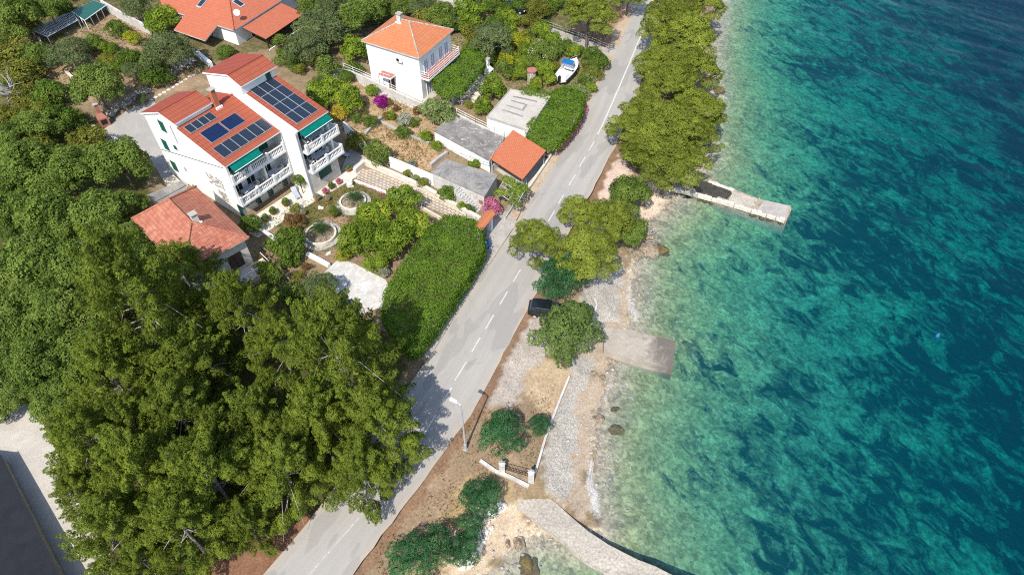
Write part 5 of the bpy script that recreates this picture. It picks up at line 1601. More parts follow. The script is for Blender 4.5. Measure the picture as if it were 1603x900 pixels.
mb = MB(); mb.prism([jl(p, .7)[:2] for p in ((1196, 314), (1236, 323), (1229, 343), (1185, 330))], .4, .74); mb.build('end_slab', M['concrete'], JR)
mb = MB(); mb.prism([jl(p, .7)[:2] for p in ((1148, 300), (1186, 311), (1176, 325), (1140, 315))], .4, .68); mb.build('middle_slab', M['redtile'] if False else M['jetty'], JR)
q = random.Random(21)
hol = [(1084, 290), (1092, 281), (1104, 282), (1113, 287), (1122, 287), (1133, 294), (1143, 297), (1146, 303), (1138, 312), (1126, 307), (1116, 310), (1106, 303), (1098, 305), (1090, 298)]
mb = MB(); mb.prism([jl(p, .6)[:2] for p in hol], .3, .585); mb.build('wet_hollow', M['wetstone'], JR)
for k in range(40):
    t_ = q.random(); x, y = 1062 + 170 * t_ + q.uniform(-5, 5), 287 + 46 * t_ + q.uniform(-9, 9); p = jl((x, y), .6); s_ = q.uniform(.10, .30)
    if 1078 < x < 1152: continue
    mb = MB(); a_ = q.random() * 6
    mb.prism([(p[0] + s_ * math.cos(a_ + w_) * q.uniform(.7, 1.1), p[1] + s_ * .8 * math.sin(a_ + w_)) for w_ in (0, 1.1, 2.2, 3.2, 4.2, 5.2)], .35, .58 + q.uniform(.03, .22)); mb.build('loose_stone', M[q.choice(['limestone', 'rock', 'stone', 'jetty'])], JR)
for a_, b_ in (((1050, 296), (1100, 312)), ((1100, 312), (1170, 332)), ((1170, 332), (1228, 350))):
    A_1, B_1 = gz(*a_, -.1) - jo, gz(*b_, -.1) - jo; mb = MB(); n_ = int(np.linalg.norm(B_1 - A_1) / .4)
    for k in range(n_):
        p = A_1 + (B_1 - A_1) * (k + q.random()) / n_; s_ = q.uniform(.25, .5)
        mb.lathe([(0, -.5), (s_, -.2), (s_ * .9, .02), (0, .12)], 7, (p[0] + q.uniform(-.15, .15), p[1] + q.uniform(-.15, .15), 0), 0, 1, .8)
    mb.build('weedy_footing', M['weedrock'], JR)

def rock(px, s, label, mat='rock', flat=.5, seed=0, z=None, cat='rock'):
    q = np.random.default_rng(seed + 100)
    bm = bmesh.new(); bmesh.ops.create_icosphere(bm, subdivisions=3, radius=1)
    ph = q.random(6) * 6
    for v in bm.verts:
        c = v.co
        f = 1 + .28 * math.sin(2.3 * c.x + ph[0]) * math.cos(2.1 * c.y + ph[1]) + .16 * math.sin(5 * c.y + 3 * c.z + ph[2]) + .08 * math.sin(9 * c.x + 7 * c.z + ph[3])
        v.co = (c.x * f * s * (1 + .4 * q.random() * 0 + .35 * math.sin(ph[4])), c.y * f * s, c.z * f * s * flat)
    me = bpy.data.meshes.new('shore_rock'); bm.to_mesh(me); bm.free(); me.materials.append(M[mat])
    p = G(*px) if z is None else gz(px[0], px[1], z)
    tag(link('shore_rock', me, None, p, q.random() * 6), label, cat)
ROCKS = [((1036, 392), 1.05, 'round brown rock at the water edge below the dense green tree', 'weedrock', .5), ((1008, 385), 1.5, 'large brown shore rock under the bleached branches', 'rock', .4), ((995, 398), 1.1, 'brown rock at the beach end beside the sand', 'rock', .45),
         ((1020, 372), 1.0, 'brown rock on the shore nearest the leaning pines', 'rock', .5), ((1124, 142), .9, 'flat brown rock awash beside the shore pines', 'weedrock', .35), ((1114, 108), .8, 'brown rock under the shore pines, farther up the coast', 'rock', .45),
         ((943, 592), .45, 'grey-brown stone on the sand below the square jetty', 'rock', .5), ((936, 655), .55, 'dark stone on the sand beside the pebble beach', 'rock', .4), ((963, 674), .6, 'weedy brown rock in the shallows off the pebble beach', 'weedrock', .3), ((962, 640), .4, 'small weedy rock in the shallows off the pebble beach', 'weedrock', .3),
         ((812, 849), .5, 'dark boulder in the cove below the curved jetty', 'rock', .6), ((795, 851), .35, 'smaller stone in the cove below the curved jetty', 'rock', .5), ((828, 888), .9, 'weedy rock in the water of the cove', 'weedrock', .35), ((1070, 285), 1.3, 'brown rock mass at the root of the stone jetty', 'rock', .45), ((930, 586), .35, 'low stone in the sand near the square jetty', 'rock', .4)]
for i, (p, s, lab, mt, fl) in enumerate(ROCKS): rock(p, s, lab, mt, fl, i)
q = random.Random(12)
for k in range(34):
    t_ = q.random(); x = 756 + 38 * (1 - t_) + q.uniform(-9, 9); y = 868 - 95 * t_ * .95 + q.uniform(-6, 6) - 0
    x = 725 + 60 * t_ + q.uniform(-9, 9); y = 888 - 105 * t_ + q.uniform(-5, 5)
    bm = bmesh.new(); bmesh.ops.create_icosphere(bm, subdivisions=2, radius=1)
    ph = [q.random() * 6 for _ in range(3)]; s = q.uniform(.16, .48)
    for v in bm.verts:
        c = v.co; f = 1 + .3 * math.sin(3 * c.x + ph[0]) * math.cos(2.5 * c.y + ph[1]) + .15 * math.sin(6 * c.z + ph[2]); v.co = c * f * s
    me = bpy.data.meshes.new('white_boulder'); bm.to_mesh(me); bm.free(); me.materials.append(M['limestone'])
    tag(link('white_boulder', me, None, G(x, y), q.random() * 6), 'pale limestone boulder between the tamarisk shrubs and the cove', 'boulder', 'pale boulders above the cove')
# bleached branches on the shore rocks
r = empty('driftwood', G(1014, 374), 0, 'bleached dead branches lying over the shore rocks', 'driftwood')
mb = MB(); q = random.Random(2)
for k in range(14):
    p = np.array([q.uniform(-.9, .4), q.uniform(-1.6, .9), .5 + q.random() * .3]); a = q.uniform(-.7, 2.2); pts = [p]
    for j in range(4): a += q.uniform(-.5, .5); p = p + np.array([math.cos(a) * .36, math.sin(a) * .36, q.uniform(-.08, .2)]); pts.append(p)
    mb.tube(pts, [.055, .05, .04, .03, .015], 6)
mb.build('branches', M['driftwood'], r)
r = empty('dead_tree', G(32, 168), 0, 'bare bleached dead tree in the shade of the left wood', 'dead tree')
mb = MB(); mb.tube([(0, 0, -.3), (.1, .1, 1.5), (.2, 0, 3)], [.2, .16, .12], 8); mb.build('trunk', M['driftwood'], r)
for k in range(26):
    p = np.array([.1 + .1 * q.random(), .05, 1.2 + q.random() * 1.8]); a = q.uniform(0, 6.28); el = q.uniform(.1, .8); mb = MB(); pts = [p]
    for j in range(6): a += q.uniform(-.35, .35); el += q.uniform(-.2, .25); p = p + .6 * np.array([math.cos(a) * math.cos(el), math.sin(a) * math.cos(el), math.sin(el)]); pts.append(p)
    mb.tube(pts, [.09, .075, .06, .05, .035, .025, .012], 5); mb.build('branch', M['driftwood'], r)
p = gz(1467, 526, .1); r = empty('mooring_buoy', p, 0, 'small blue mooring buoy floating far out on the dark water', 'buoy')
mb = MB(); mb.lathe([(0, -.2), (.16, -.1), (.2, .05), (.16, .2), (.07, .27), (.04, .33), (0, .33)], 14); mb.build('float', M['bluepaint'], r, smooth=True)
mb = MB(); mb.tube([(.02 + .07 * math.cos(t_), 0, 0.38 + .07 * math.sin(t_)) for t_ in np.linspace(0, 6.2, 10)], .015, 5); mb.build('ring', M['metal'], r)

# ---------------------------------------------------------------- balcony and terrace furniture
def at_house(u, v, z):
    a = AH.rotation_euler[2]; c, s = math.cos(a), math.sin(a); L = np.array(AH.location)
    return L + np.array([c * u - s * v, s * u + c * v, z])
def table(p, rz, label):
    r = empty('balcony_table', p, rz, label, 'table', 'tables of the apartment house')
    mb = MB(); mb.box(-.8, .8, -.45, .45, .70, .74); mb.build('tabletop', M['greycloth'], r)
    for sx in (-.7, .7):
        for sy in (-.37, .37): mb = MB(); mb.box(sx - .03, sx + .03, sy - .03, sy + .03, 0, .70); mb.build('leg', M['plastic'], r)
    return r
def chair(p, rz, label):
    r = empty('garden_chair', p, rz, label, 'chair', 'white chairs on the balconies')
    mb = MB(); mb.box(-.24, .24, -.24, .24, .40, .44); mb.build('seat', M['plastic'], r)
    mb = MB(); mb.hexa([(-.24, .20, .44), (.24, .20, .44), (.24, .24, .44), (-.24, .24, .44)], [(-.22, .28, .88), (.22, .28, .88), (.22, .32, .88), (-.22, .32, .88)]); mb.build('backrest', M['plastic'], r)
    for sx in (-.2, .2):
        for sy in (-.2, .2): mb = MB(); mb.box(sx - .025, sx + .025, sy - .025, sy + .025, 0, .40); mb.build('leg', M['plastic'], r)
    return r
ra_ = AH.rotation_euler[2]
spots = [(1.9, .62, 2.415, 'table on the lower balcony nearest the gable end'), (5.5, .62, 2.415, 'table on the lower balcony behind the white post'), (2.0, .62, 5.515, 'table on the upper balcony under the long green awning'),
         (10.0, -2.5, 3.465, 'table on the lower balcony of the projecting wing'), (10.0, -2.5, 6.215, 'table on the upper balcony under the short green awning')]
t0 = None; c0 = None
for u, v, z, lab in spots:
    p = at_house(u, v, z)
    if t0 is None: t0 = table(p, ra_, 'blue-grey ' + lab)
    else: dup(t0, p, ra_, None, 'blue-grey ' + lab)
    for k, (du, dv, rz) in enumerate(((-.45, -.72, math.pi), (.45, -.72, math.pi), (-1.15, 0, math.pi / 2), (1.15, 0, -math.pi / 2))):
        q_ = at_house(u + du, v + dv * .95, z); side = ('front nearer the gable', 'front farther from the gable', 'end nearer the gable', 'end farther from the gable')[k]
        l2 = 'white chair at the ' + lab.replace('table on the ', '') + ', ' + side
        l2 = ' '.join(l2.split()[:16])
        if c0 is None: c0 = chair(q_, ra_ + rz, l2)
        else: dup(c0, q_, ra_ + rz, None, l2)
def lounger(px, rz, label):
    r = empty('sun_lounger', G(*px, .08), R(rz), label, 'sun lounger')
    mb = MB(); mb.box(-.3, .3, -.9, .35, .28, .34); mb.build('bed', M['greycloth'], r)
    mb = MB(); mb.hexa([(-.3, .36, .28), (.3, .36, .28), (.3, .36, .34), (-.3, .36, .34)], [(-.3, .9, .62), (.3, .9, .62), (.3, .88, .68), (-.3, .88, .68)]); mb.build('backrest', M['greycloth'], r)
    for sx in (-.25, .25):
        for sy in (-.8, .3): mb = MB(); mb.box(sx - .03, sx + .03, sy - .03, sy + .03, 0, .28); mb.build('leg', M['plastic'], r)
lounger((464, 306), 30, 'blue-grey sun lounger on the pale terrace by the topiary tree')
lounger((538, 243), 60, 'blue-grey sun lounger on the shaded side terrace')
def planter_ring(px, rr, label):
    r = empty('round_planter', G(*px), 0, label, 'planter')
    def annulus(mb, r0, r1, z0, z1, n=40):
        for k in range(n):
            a, b = 2 * math.pi * k / n, 2 * math.pi * (k + 1) / n
            c = lambda rad, t_, z: np.array([rad * math.cos(t_), rad * math.sin(t_), z])
            mb.face([c(r0, a, z1), c(r1, a, z1), c(r1, b, z1), c(r0, b, z1)]); mb.face([c(r1, a, z0), c(r1, b, z0), c(r1, b, z1), c(r1, a, z1)]); mb.face([c(r0, b, z0), c(r0, a, z0), c(r0, a, z1), c(r0, b, z1)])
    mb = MB(); annulus(mb, rr - .2, rr, -.3, .42); mb.build('rim', M['limestone'], r)
    mb = MB(); annulus(mb, rr + .003, rr + .55, -.3, .06); mb.build('paved_ring', M['concrete'], r)
    mb = MB(); mb.lathe([(rr - .21, .2), (rr * .5, .3), (0, .34)], 24); mb.build('soil', M['rock'], r)
planter_ring((503, 369), 1.75, 'round stone planter with a cycad, nearer the citrus tree')
planter_ring((553, 318), 1.55, 'round stone planter with a cycad, nearer the driveway')
def pot(px, s, label, mat='terra'):
    r = empty('flower_pot', G(*px, .05), 0, label, 'flower pot')
    mb = MB(); mb.lathe([(.22 * s, 0), (.3 * s, .38 * s), (.34 * s, .4 * s), (.34 * s, .46 * s), (.27 * s, .46 * s), (.26 * s, .40 * s), (0, .40 * s)], 14); mb.build('pot', M[mat], r)
    return r
r = empty('garden_statue', G(548, 291), R(20), 'small white animal statue on the lawn near the driveway', 'statue')
mb = MB(); mb.lathe([(.22, 0), (.3, .25), (.26, .5), (.16, .62), (0, .66)], 12, (0, 0, 0), 0, 1.3, .8); mb.lathe([(0, .5), (.14, .58), (.16, .72), (.1, .84), (0, .88)], 10, (.26, 0, 0)); mb.build('body', M['white'], r, smooth=True)
mb = MB(); mb.box(-.4, .4, -.3, .3, -.1, .04); mb.build('plinth', M['limestone'], r)
rock((502, 326), .34, 'white boulder lying on the lawn', 'limestone', .7, 50, cat='boulder')
rock((514, 397), .28, 'white boulder below the nearer round planter', 'limestone', .7, 51, cat='boulder')
# red beam of the low arbour by the cottage
for (a, b, lab) in (((411, 393), (424, 404), 'pale timber cross-beam beside the citrus tree'), ((440, 444), (462, 434), 'reddish timber beam lying by the shaded garden'), ((440, 425), (456, 446), 'weathered pole leaning in the shaded garden')):
    p, q_ = G(*a), G(*b); d = q_ - p; r = empty('timber_beam', p, 0, lab, 'beam'); mb = MB(); mb.rod((0, 0, .9), d + [0, 0, 1.0], .09, 6); mb.rod((0, 0, -.2), (0, 0, .95), .07, 6); mb.rod(d + [0, 0, -.3], d + [0, 0, 1.0], .07, 6); mb.build('frame', M['wood'], r)
# arbour frame under the vine by the road fence
r = empty('vine_arbour', G(790, 305), 0, 'metal arbour frame with climbing vine by the road fence', 'arbour')
o = np.array(r.location); c = [gz(x, y, 4.9) - o for x, y in ((778, 300), (793, 275), (826, 291), (808, 322))]
mb = MB()
for i in range(4): mb.rod((c[i][0], c[i][1], -.3), c[i], .05, 6); mb.rod(c[i], c[(i + 1) % 4], .045, 6)
for t_ in (.2, .4, .6, .8): mb.rod(c[0] * (1 - t_) + c[3] * t_, c[1] * (1 - t_) + c[2] * t_, .03, 5); mb.rod(c[0] * (1 - t_) + c[1] * t_, c[3] * (1 - t_) + c[2] * t_, .03, 5)
mb.build('frame', M['metal'], r); ARBOUR = (r, c)
# ---------------------------------------------------------------- plants
LM = {
 'grove': leafmat('grove_pine_needles', (0.046, 0.068, 0.010), (0.200, 0.252, 0.032), None, 0.3),
 'sea': leafmat('shore_pine_needles', (0.075, 0.100, 0.013), (0.270, 0.315, 0.046), None, 0.3),
 'oak': leafmat('dark_broad_leaves', (0.040, 0.072, 0.013), (0.190, 0.262, 0.050), (0.17, 0.17, 0.05), 0.3),
 'olive': leafmat('olive_leaves', (0.056, 0.080, 0.028), (0.180, 0.225, 0.090), None, 0.3),
 'citrus': leafmat('bright_citrus_leaves', (0.070, 0.120, 0.012), (0.260, 0.350, 0.040), (0.42, 0.38, 0.04), 0.35),
 'bay': leafmat('mid_green_leaves', (0.042, 0.080, 0.018), (0.165, 0.235, 0.065), None, 0.3),
 'fig': leafmat('blue_green_leaves', (0.016, 0.064, 0.024), (0.068, 0.190, 0.068), (0.20, 0.15, 0.08), 0.3),
 'green': leafmat('garden_green_leaves', (0.040, 0.080, 0.012), (0.160, 0.235, 0.036), None, 0.3),
 'vine': leafmat('vine_leaves', (0.048, 0.100, 0.010), (0.175, 0.285, 0.032), (0.19, 0.16, 0.05), 0.35),
 'yellow': leafmat('yellow_green_leaves', (0.15, 0.18, 0.012), (0.42, 0.42, 0.035), None, 0.35),
 'gold': leafmat('golden_leaves', (0.25, 0.20, 0.02), (0.55, 0.42, 0.05), None, 0.3),
 'pale': leafmat('pale_green_leaves', (0.085, 0.130, 0.035), (0.28, 0.34, 0.125), None, 0.3),
 'silver': leafmat('silver_leaves', (0.16, 0.18, 0.13), (0.36, 0.38, 0.29), None, 0.2),
 'purple': leafmat('magenta_blossom', (0.18, 0.006, 0.13), (0.40, 0.02, 0.32), None, 0.3),
 'pink': leafmat('pink_blossom', (0.35, 0.07, 0.16), (0.62, 0.22, 0.34), (0.08, 0.12, 0.03), 0.3),
 'white': leafmat('white_blossom_and_leaves', (0.070, 0.110, 0.020), (0.19, 0.26, 0.05), (0.65, 0.65, 0.55), 0.3),
 'rust': leafmat('rusty_leaves', (0.11, 0.065, 0.02), (0.27, 0.16, 0.06), (0.12, 0.15, 0.03), 0.3),
 'grey': leafmat('grey_purple_twigs', (0.09, 0.075, 0.07), (0.20, 0.175, 0.16), None, 0.1),
 'cycad': leafmat('cycad_fronds', (0.014, 0.036, 0.010), (0.05, 0.10, 0.025), None, 0.2),
 'ochre': leafmat('dry_green_leaves', (0.085, 0.095, 0.016), (0.250, 0.250, 0.045), None, 0.3),
}
def leaf_mesh(name, pts, nrm, axis, ln, wd, tint, mat, taper=0.25):
    """many small leaf-shaped faces: centre, normal, long axis, half sizes"""
    nrm = nrm / (np.linalg.norm(nrm, axis=1)[:, None] + 1e-9)
    ax = axis - (axis * nrm).sum(1)[:, None] * nrm
    ax /= np.linalg.norm(ax, axis=1)[:, None] + 1e-9
    bx = np.cross(nrm, ax)
    ln, wd = ln[:, None], wd[:, None]
    v = np.stack([pts - ax * ln - bx * wd * taper, pts + bx * wd - ax * ln * .1 - nrm * wd * .25, pts + ax * ln, pts - bx * wd - ax * ln * .1 - nrm * wd * .25], 1).reshape(-1, 3).astype(np.float32)
    n = len(pts)
    me = bpy.data.meshes.new(name)
    me.vertices.add(n * 4); me.vertices.foreach_set('co', v.ravel())
    me.loops.add(n * 4); me.loops.foreach_set('vertex_index', np.arange(n * 4, dtype=np.int32))
    me.polygons.add(n); me.polygons.foreach_set('loop_start', np.arange(0, n * 4, 4, dtype=np.int32))
    me.update(calc_edges=True)
    at = me.attributes.new('tint', 'FLOAT', 'FACE'); at.data.foreach_set('value', tint.astype(np.float32))
    me.materials.append(mat)
    return me
def lobed(name, C, Rr, n_per_m2, ln, wd, mat, seed, jitter=.65, up=.25, outward=0.0, cull=.72, lower=-.45, ltint=.55):
    """leaves over the surface of many overlapping clumps (centres C, radii Rr)"""
    g = np.random.default_rng(seed)
    P_l, N_l, T_l = [], [], []
    for i, (c, r) in enumerate(zip(C, Rr)):
        area = 4 * math.pi * ((r[0] * r[1]) ** 1.6 / 3 + (r[0] * r[2]) ** 1.6 / 3 + (r[1] * r[2]) ** 1.6 / 3) ** (1 / 1.6)
        k = int(area * n_per_m2)
        d = g.normal(size=(k, 3)); d /= np.linalg.norm(d, axis=1)[:, None]
        d = d[d[:, 2] > lower + .3 * g.random(len(d))]
        wob = 1 + .22 * np.sin(d[:, 0] * 4 + i) * np.cos(d[:, 1] * 4.5 + 2 * i) + .12 * np.sin(d[:, 2] * 8 + d[:, 0] * 7 + i)
        p = c + d * r * (wob * (.80 + .28 * g.random(len(d)) ** .7))[:, None]
        P_l.append(p); N_l.append(d); T_l.append(np.full(len(d), ltint * g.random()))
    Pp, N, T = np.concatenate(P_l), np.concatenate(N_l), np.concatenate(T_l)
    keep = np.ones(len(Pp), bool)
    for c, r in zip(C, Rr):
        q = (Pp - c) / r
        keep &= (q * q).sum(1) > cull ** 2
    Pp, N, T = Pp[keep], N[keep], T[keep]
    k = len(Pp)
    nr = N + g.normal(size=(k, 3)) * jitter + np.array([0, 0, up])
    axis = g.normal(size=(k, 3)) + outward * (N + [0, 0, .6])
    s = .7 + .6 * g.random(k)
    return leaf_mesh(name, Pp, nr, axis, ln * s, wd * s, np.clip(T + (1 - ltint) * g.random(k), 0, 1), mat)
def limbs(name, base_h, C, mat, seed, r0=.2, n=9, lean=0.0, thin=1.0):
    q = random.Random(seed); mb = MB()
    top = np.array([lean, lean * .4, base_h])
    mb.tube([(0, 0, -.4), (0, 0, .1), top * [.3, .3, .45], top], [r0 * 1.35, r0 * 1.05, r0 * .8, r0 * .55], 8)
    for c in q.sample(list(C), min(n, len(C))):
        s = top * [1, 1, q.uniform(.45, .95)]; s[:2] *= s[2] / base_h
        m = (s + c) / 2 + np.array([q.uniform(-.3, .3), q.uniform(-.3, .3), .15 * np.linalg.norm(c - s)])
        mb.tube([s, m, c, c + (c - m) * .35], [r0 * .45 * thin, r0 * .28 * thin, r0 * .14 * thin, r0 * .06], 6, cap=False)
    return mb.mesh(name, M[mat])
PROTO = {}
def proto(kind, variants):
    PROTO[kind] = variants
def pine_shape(seed, Rc, Hc, h0, flat=False, n=64):
    g = np.random.default_rng(seed); C, Rr = [], []
    ga = 2.399963
    for i in range(n):
        f = (i + .5) / n
        if flat:
            z = Hc * (1 - 1.25 * f ** 1.4) * .85 + g.normal() * .34; rad = Rc * (f ** .55) * (.75 + .35 * g.random())
            r = np.array([.98, .98, .56]) * g.uniform(.75, 1.3) * Rc / 4.2
        else:
            # sprays: clumps that shrink outwards and upwards along a branch end
            z = Hc * (1 - 2.0 * f ** 1.15) + g.normal() * .3; rad = Rc * min(1, (f * 1.35) ** .75) * (.55 + .45 * g.random())
            a = i * ga + g.normal() * .5
            el = .95 - .75 * f + g.normal() * .25
            dv = np.array([math.cos(a) * math.cos(el), math.sin(a) * math.cos(el), math.sin(el) + .15])
            c = np.array([rad * math.cos(a), rad * math.sin(a), h0 + z]); k0 = g.uniform(.75, 1.3)
            for j, (st, rr) in enumerate(((0, .62), (.55, .48), (1.05, .33), (1.45, .19))):
                c = c + dv * (st - (0, 0, .55, 1.05)[j]) * k0 + g.normal(size=3) * .10
                C.append(c.copy()); Rr.append(np.array([rr, rr, rr * 1.15]) * k0)
            continue
        a = i * ga + g.normal() * .35
        C.append([rad * math.cos(a), rad * math.sin(a) * .95, h0 + z]); Rr.append(r)
        if g.random() < .45:
            C.append([1.16 * rad * math.cos(a + .2), 1.16 * rad * math.sin(a + .2), h0 + z + .3]); Rr.append(r * .55)
    return np.array(C), np.array(Rr)
def dome_shape(seed, Rc, Hc, h0, n=40, r0=.9, sq=.85):
    g = np.random.default_rng(seed); C, Rr = [], []
    for i in range(n):
        d = g.normal(size=3); d /= np.linalg.norm(d); d[2] = abs(d[2]) * 1.1 - .35
        k = .45 + .5 * g.random() ** .6 + (.22 if i % 7 == 0 else 0)
        if i < 3: k = .2
        C.append([d[0] * Rc * k, d[1] * Rc * k, h0 + d[2] * Hc * k]); Rr.append(np.array([1, 1, sq]) * r0 * g.uniform(.65, 1.3))
    return np.array(C), np.array(Rr)
def add_pines(kind, lm, flat, R0, Hc, h0, n, seeds, dens, ln, wd, bark='bark', r0=.22, lean=0.0):
    out = []
    for s in seeds:
        C, Rr = pine_shape(s, R0, Hc, h0, flat, n)
        out.append((lobed('crown', C, Rr, dens, ln, wd, LM[lm], s, .42, .35, 1.3, .74, -.35), limbs('trunk', h0 + Hc * .3, C, bark, s, r0, 12 if flat else 20, lean, 1.0 if flat else .55)))
    PROTO[kind] = (R0 * 1.1, h0 + (Hc * .25 if flat else 0), out)
def add_domes(kind, lm, R0, Hc, h0, n, lr, seeds, dens, ln, wd, bark='bark', r0=.16, jit=.5, sq=.85):
    out = []
    for s in seeds:
        C, Rr = dome_shape(s, R0 - lr * .8, Hc, h0, n, lr, sq)
        out.append((lobed('crown', C, Rr, dens, ln, wd, LM[lm], s, jit, .3, 0, .7, -.5), limbs('trunk', h0, C, bark, s, r0, 9)))
    PROTO[kind] = (R0, h0, out)
add_pines('grove', 'grove', False, 4.2, 4.8, 6.6, 78, (1, 2, 3, 4, 5), 95, .13, .042, 'greybark')
add_pines('sea', 'sea', True, 4.2, 3.3, 5.0, 48, (11, 12, 13, 14), 110, .13, .048)
add_pines('lean', 'sea', True, 3.6, 2.6, 4.6, 44, (15, 16, 17), 120, .14, .042, 'greybark', .2, .8)
add_domes('oak', 'oak', 4.0, 3.0, 4.2, 60, .95, (21, 22, 23, 24), 55, .13, .085)
add_domes('olive', 'olive', 3.0, 2.2, 2.6, 40, .8, (31, 32, 33), 75, .12, .045, 'greybark')
add_domes('citrus', 'citrus', 2.4, 1.9, 1.9, 34, .68, (41, 42, 43), 62, .12, .075)
add_domes('fig', 'fig', 2.8, 2.0, 2.6, 44, .62, (51, 52, 53), 150, .078, .034)
add_domes('bay', 'bay', 3.0, 2.1, 2.7, 48, .66, (64, 65), 85, .11, .055)
add_domes('green', 'green', 1.8, 1.4, 1.2, 26, .55, (61, 62, 63), 95, .095, .055)
for k_, m_, s_ in (('yellow', 'yellow', 71), ('gold', 'gold', 72), ('pale', 'pale', 73), ('silver', 'silver', 74), ('purple', 'purple', 75), ('pink', 'pink', 76), ('white', 'white', 77), ('rust', 'rust', 78), ('grey', 'grey', 79), ('dark', 'oak', 80), ('ochre', 'ochre', 81), ('limefig', 'fig', 82)):
    add_domes(k_, m_, 1.6, 1.3, 1.1, 24, .5, (s_, s_ + 100), 105, .085, .05)
COUNT = {}
def plant(kind, px, r_px, label, cat='shrub', group=None, name=None, zs=1.0, hs=None, lift=0.0):
    R0, h0, var = PROTO[kind]
    q = random.Random(hash((round(px[0]), round(px[1]))) & 0xffff)
    z = hz(*gz(px[0], px[1], 3.0)[:2])
    s = 1.0
    for _ in range(8):
        p = gz(px[0], px[1], z + h0 * s * zs)
        dep = p[1] * CP - (p[2] - CAM_H) * SP
        s = r_px * dep / FPX / R0
        z = hz(p[0], p[1])
    i = COUNT.get(kind, 0); COUNT[kind] = i + 1
    cm, tm = var[i % len(var)]
    root = empty(name or {'grove': 'pine_tree', 'sea': 'pine_tree', 'lean': 'pine_tree', 'oak': 'broadleaf_tree', 'olive': 'olive_tree', 'bay': 'broadleaf_tree', 'citrus': 'citrus_tree', 'fig': 'tamarisk_tree'}.get(kind, 'garden_shrub'), (p[0], p[1], z + lift), q.uniform(0, 6.28), label, cat, group)
    root.scale = (s * q.uniform(.86, 1.16), s * q.uniform(.86, 1.16), s * zs * q.uniform(.92, 1.1))
    link('crown', cm, root); link('trunk', tm, root)
    return root
G1 = 'pines of the dense roadside grove'
for px, r, lab, *zz in [
 ((292, 432), 52, 'pine whose tip stands against the old cottage roof'), ((228, 490), 84, 'tall grove pine standing at the cottage corner beside the dark broadleaf trees', 1.3),
 ((378, 490), 58, 'grove pine below the shaded arbour garden', 1.25), ((305, 575), 70, 'grove pine in the middle of the upper grove', .8),
 ((440, 545), 56, 'grove pine between the patio and the middle of the grove'), ((530, 565), 88, 'grove pine next to the pale patio', 1.25),
 ((500, 665), 72, 'grove pine one step back from the road edge'), ((592, 668), 76, 'grove pine whose shadow falls across the road'),
 ((565, 735), 58, 'grove pine at the lowest road-side corner of the grove'), ((400, 665), 76, 'broad grove pine in the heart of the grove, nearer the road', .85),
 ((285, 655), 80, 'broad grove pine with pale twigs in the heart of the grove'), ((185, 600), 70, 'grove pine meeting the dark broadleaf trees'),
 ((145, 690), 72, 'grove pine leaning out over the concrete side road'), ((225, 745), 80, 'grove pine one step in from the side road'),
 ((335, 750), 80, 'grove pine above the red earth bank'), ((450, 745), 66, 'grove pine between the red earth bank and the road'),
 ((180, 830), 70, 'grove pine with sprays hanging over the lower side road'), ((290, 830), 70, 'grove pine at the lower edge by the red bank'),
 ((385, 820), 46, 'smaller grove pine right at the red earth bank'), ((120, 765), 46, 'small grove pine reaching toward the dark roof'), ((225, 880), 48, 'lowest grove pine, cut by the picture edge'), ((255, 590), 58, 'slender grove pine between the tall cottage pine and the grove heart'), ((345, 690), 56, 'grove pine squeezed between the two broad heart pines'), ((275, 740), 56, 'grove pine between side road and red bank'), ((460, 690), 52, 'grove pine just behind the road-side row'), ((215, 670), 56, 'grove pine behind the one leaning over the side road'), ((410, 740), 52, 'grove pine behind the smaller pine of the red bank'), ((330, 490), 44, 'young grove pine at the cottage side')]:
    plant('grove', px, r, lab, 'pine', G1, zs=zz[0] if zz else 1.0)
G2 = 'pines lining the shore by the upper road'
for px, r, lab in [
 ((1095, 8), 40, 'dark shore pine at the top where the coast leaves the picture'), ((1045, 30), 44, 'shore pine nearest the top end of the road'),
 ((1075, 62), 48, 'shore pine second from the top of the row'), ((1032, 98), 34, 'small shore pine overhanging the white road line'),
 ((1085, 112), 44, 'shore pine beside the awash brown rock'), ((1045, 142), 46, 'broad shore pine in the middle of the row'),
 ((1088, 170), 40, 'shore pine on the water side of the row'), ((1012, 178), 36, 'shore pine on the road side of the row'),
 ((985, 200), 34, 'shore pine reaching farthest over the road'), ((1042, 206), 46, 'flat-topped shore pine above the stone jetty'),
 ((1090, 208), 32, 'low shore pine at the water above the stone jetty'), ((1048, 248), 50, 'wide flat-topped shore pine nearest the stone jetty'), ((1000, 232), 28, 'small shore pine over the pale verge')]:
    plant('sea', px, r * 1.14, lab, 'pine', G2)
plant('lean', (838, 374), 42, 'leaning pine that spreads over the road centre line', 'pine')
plant('lean', (905, 330), 34, 'upper branch mass of the leaning pine with bare grey limbs', 'pine')
plant('lean', (952, 345), 42, 'leaning pine between the dense green tree and the road', 'pine')
plant('lean', (918, 398), 56, 'large leaning pine above the dark blue-green tree', 'pine')
plant('sea', (922, 22), 46, 'lone pine over the lane at the top of the road', 'pine')
plant('sea', (985, -12), 30, 'pine at the top edge shading the road', 'pine')
plant('oak', (986, 305), 42, 'dense dark green tree at the sand by the stone jetty', 'tree')
plant('oak', (985, 360), 32, 'dense dark green tree behind the leaning pines', 'tree')
plant('fig', (878, 436), 49, 'blue-green tree at the road above the parked car', 'tree')
plant('bay', (892, 518), 62, 'round olive-green tree shading the parked car at the jetty', 'tree')
plant('fig', (786, 678), 44, 'blue-green shrub on the verge beside the street lamp', 'shrub', name='tamarisk_shrub')
plant('fig', (846, 664), 20, 'small blue-green shrub against the white beach wall', 'shrub', name='tamarisk_shrub')
plant('fig', (752, 778), 36, 'blue-green shrub just below the slanting white wall', 'shrub', name='tamarisk_shrub')
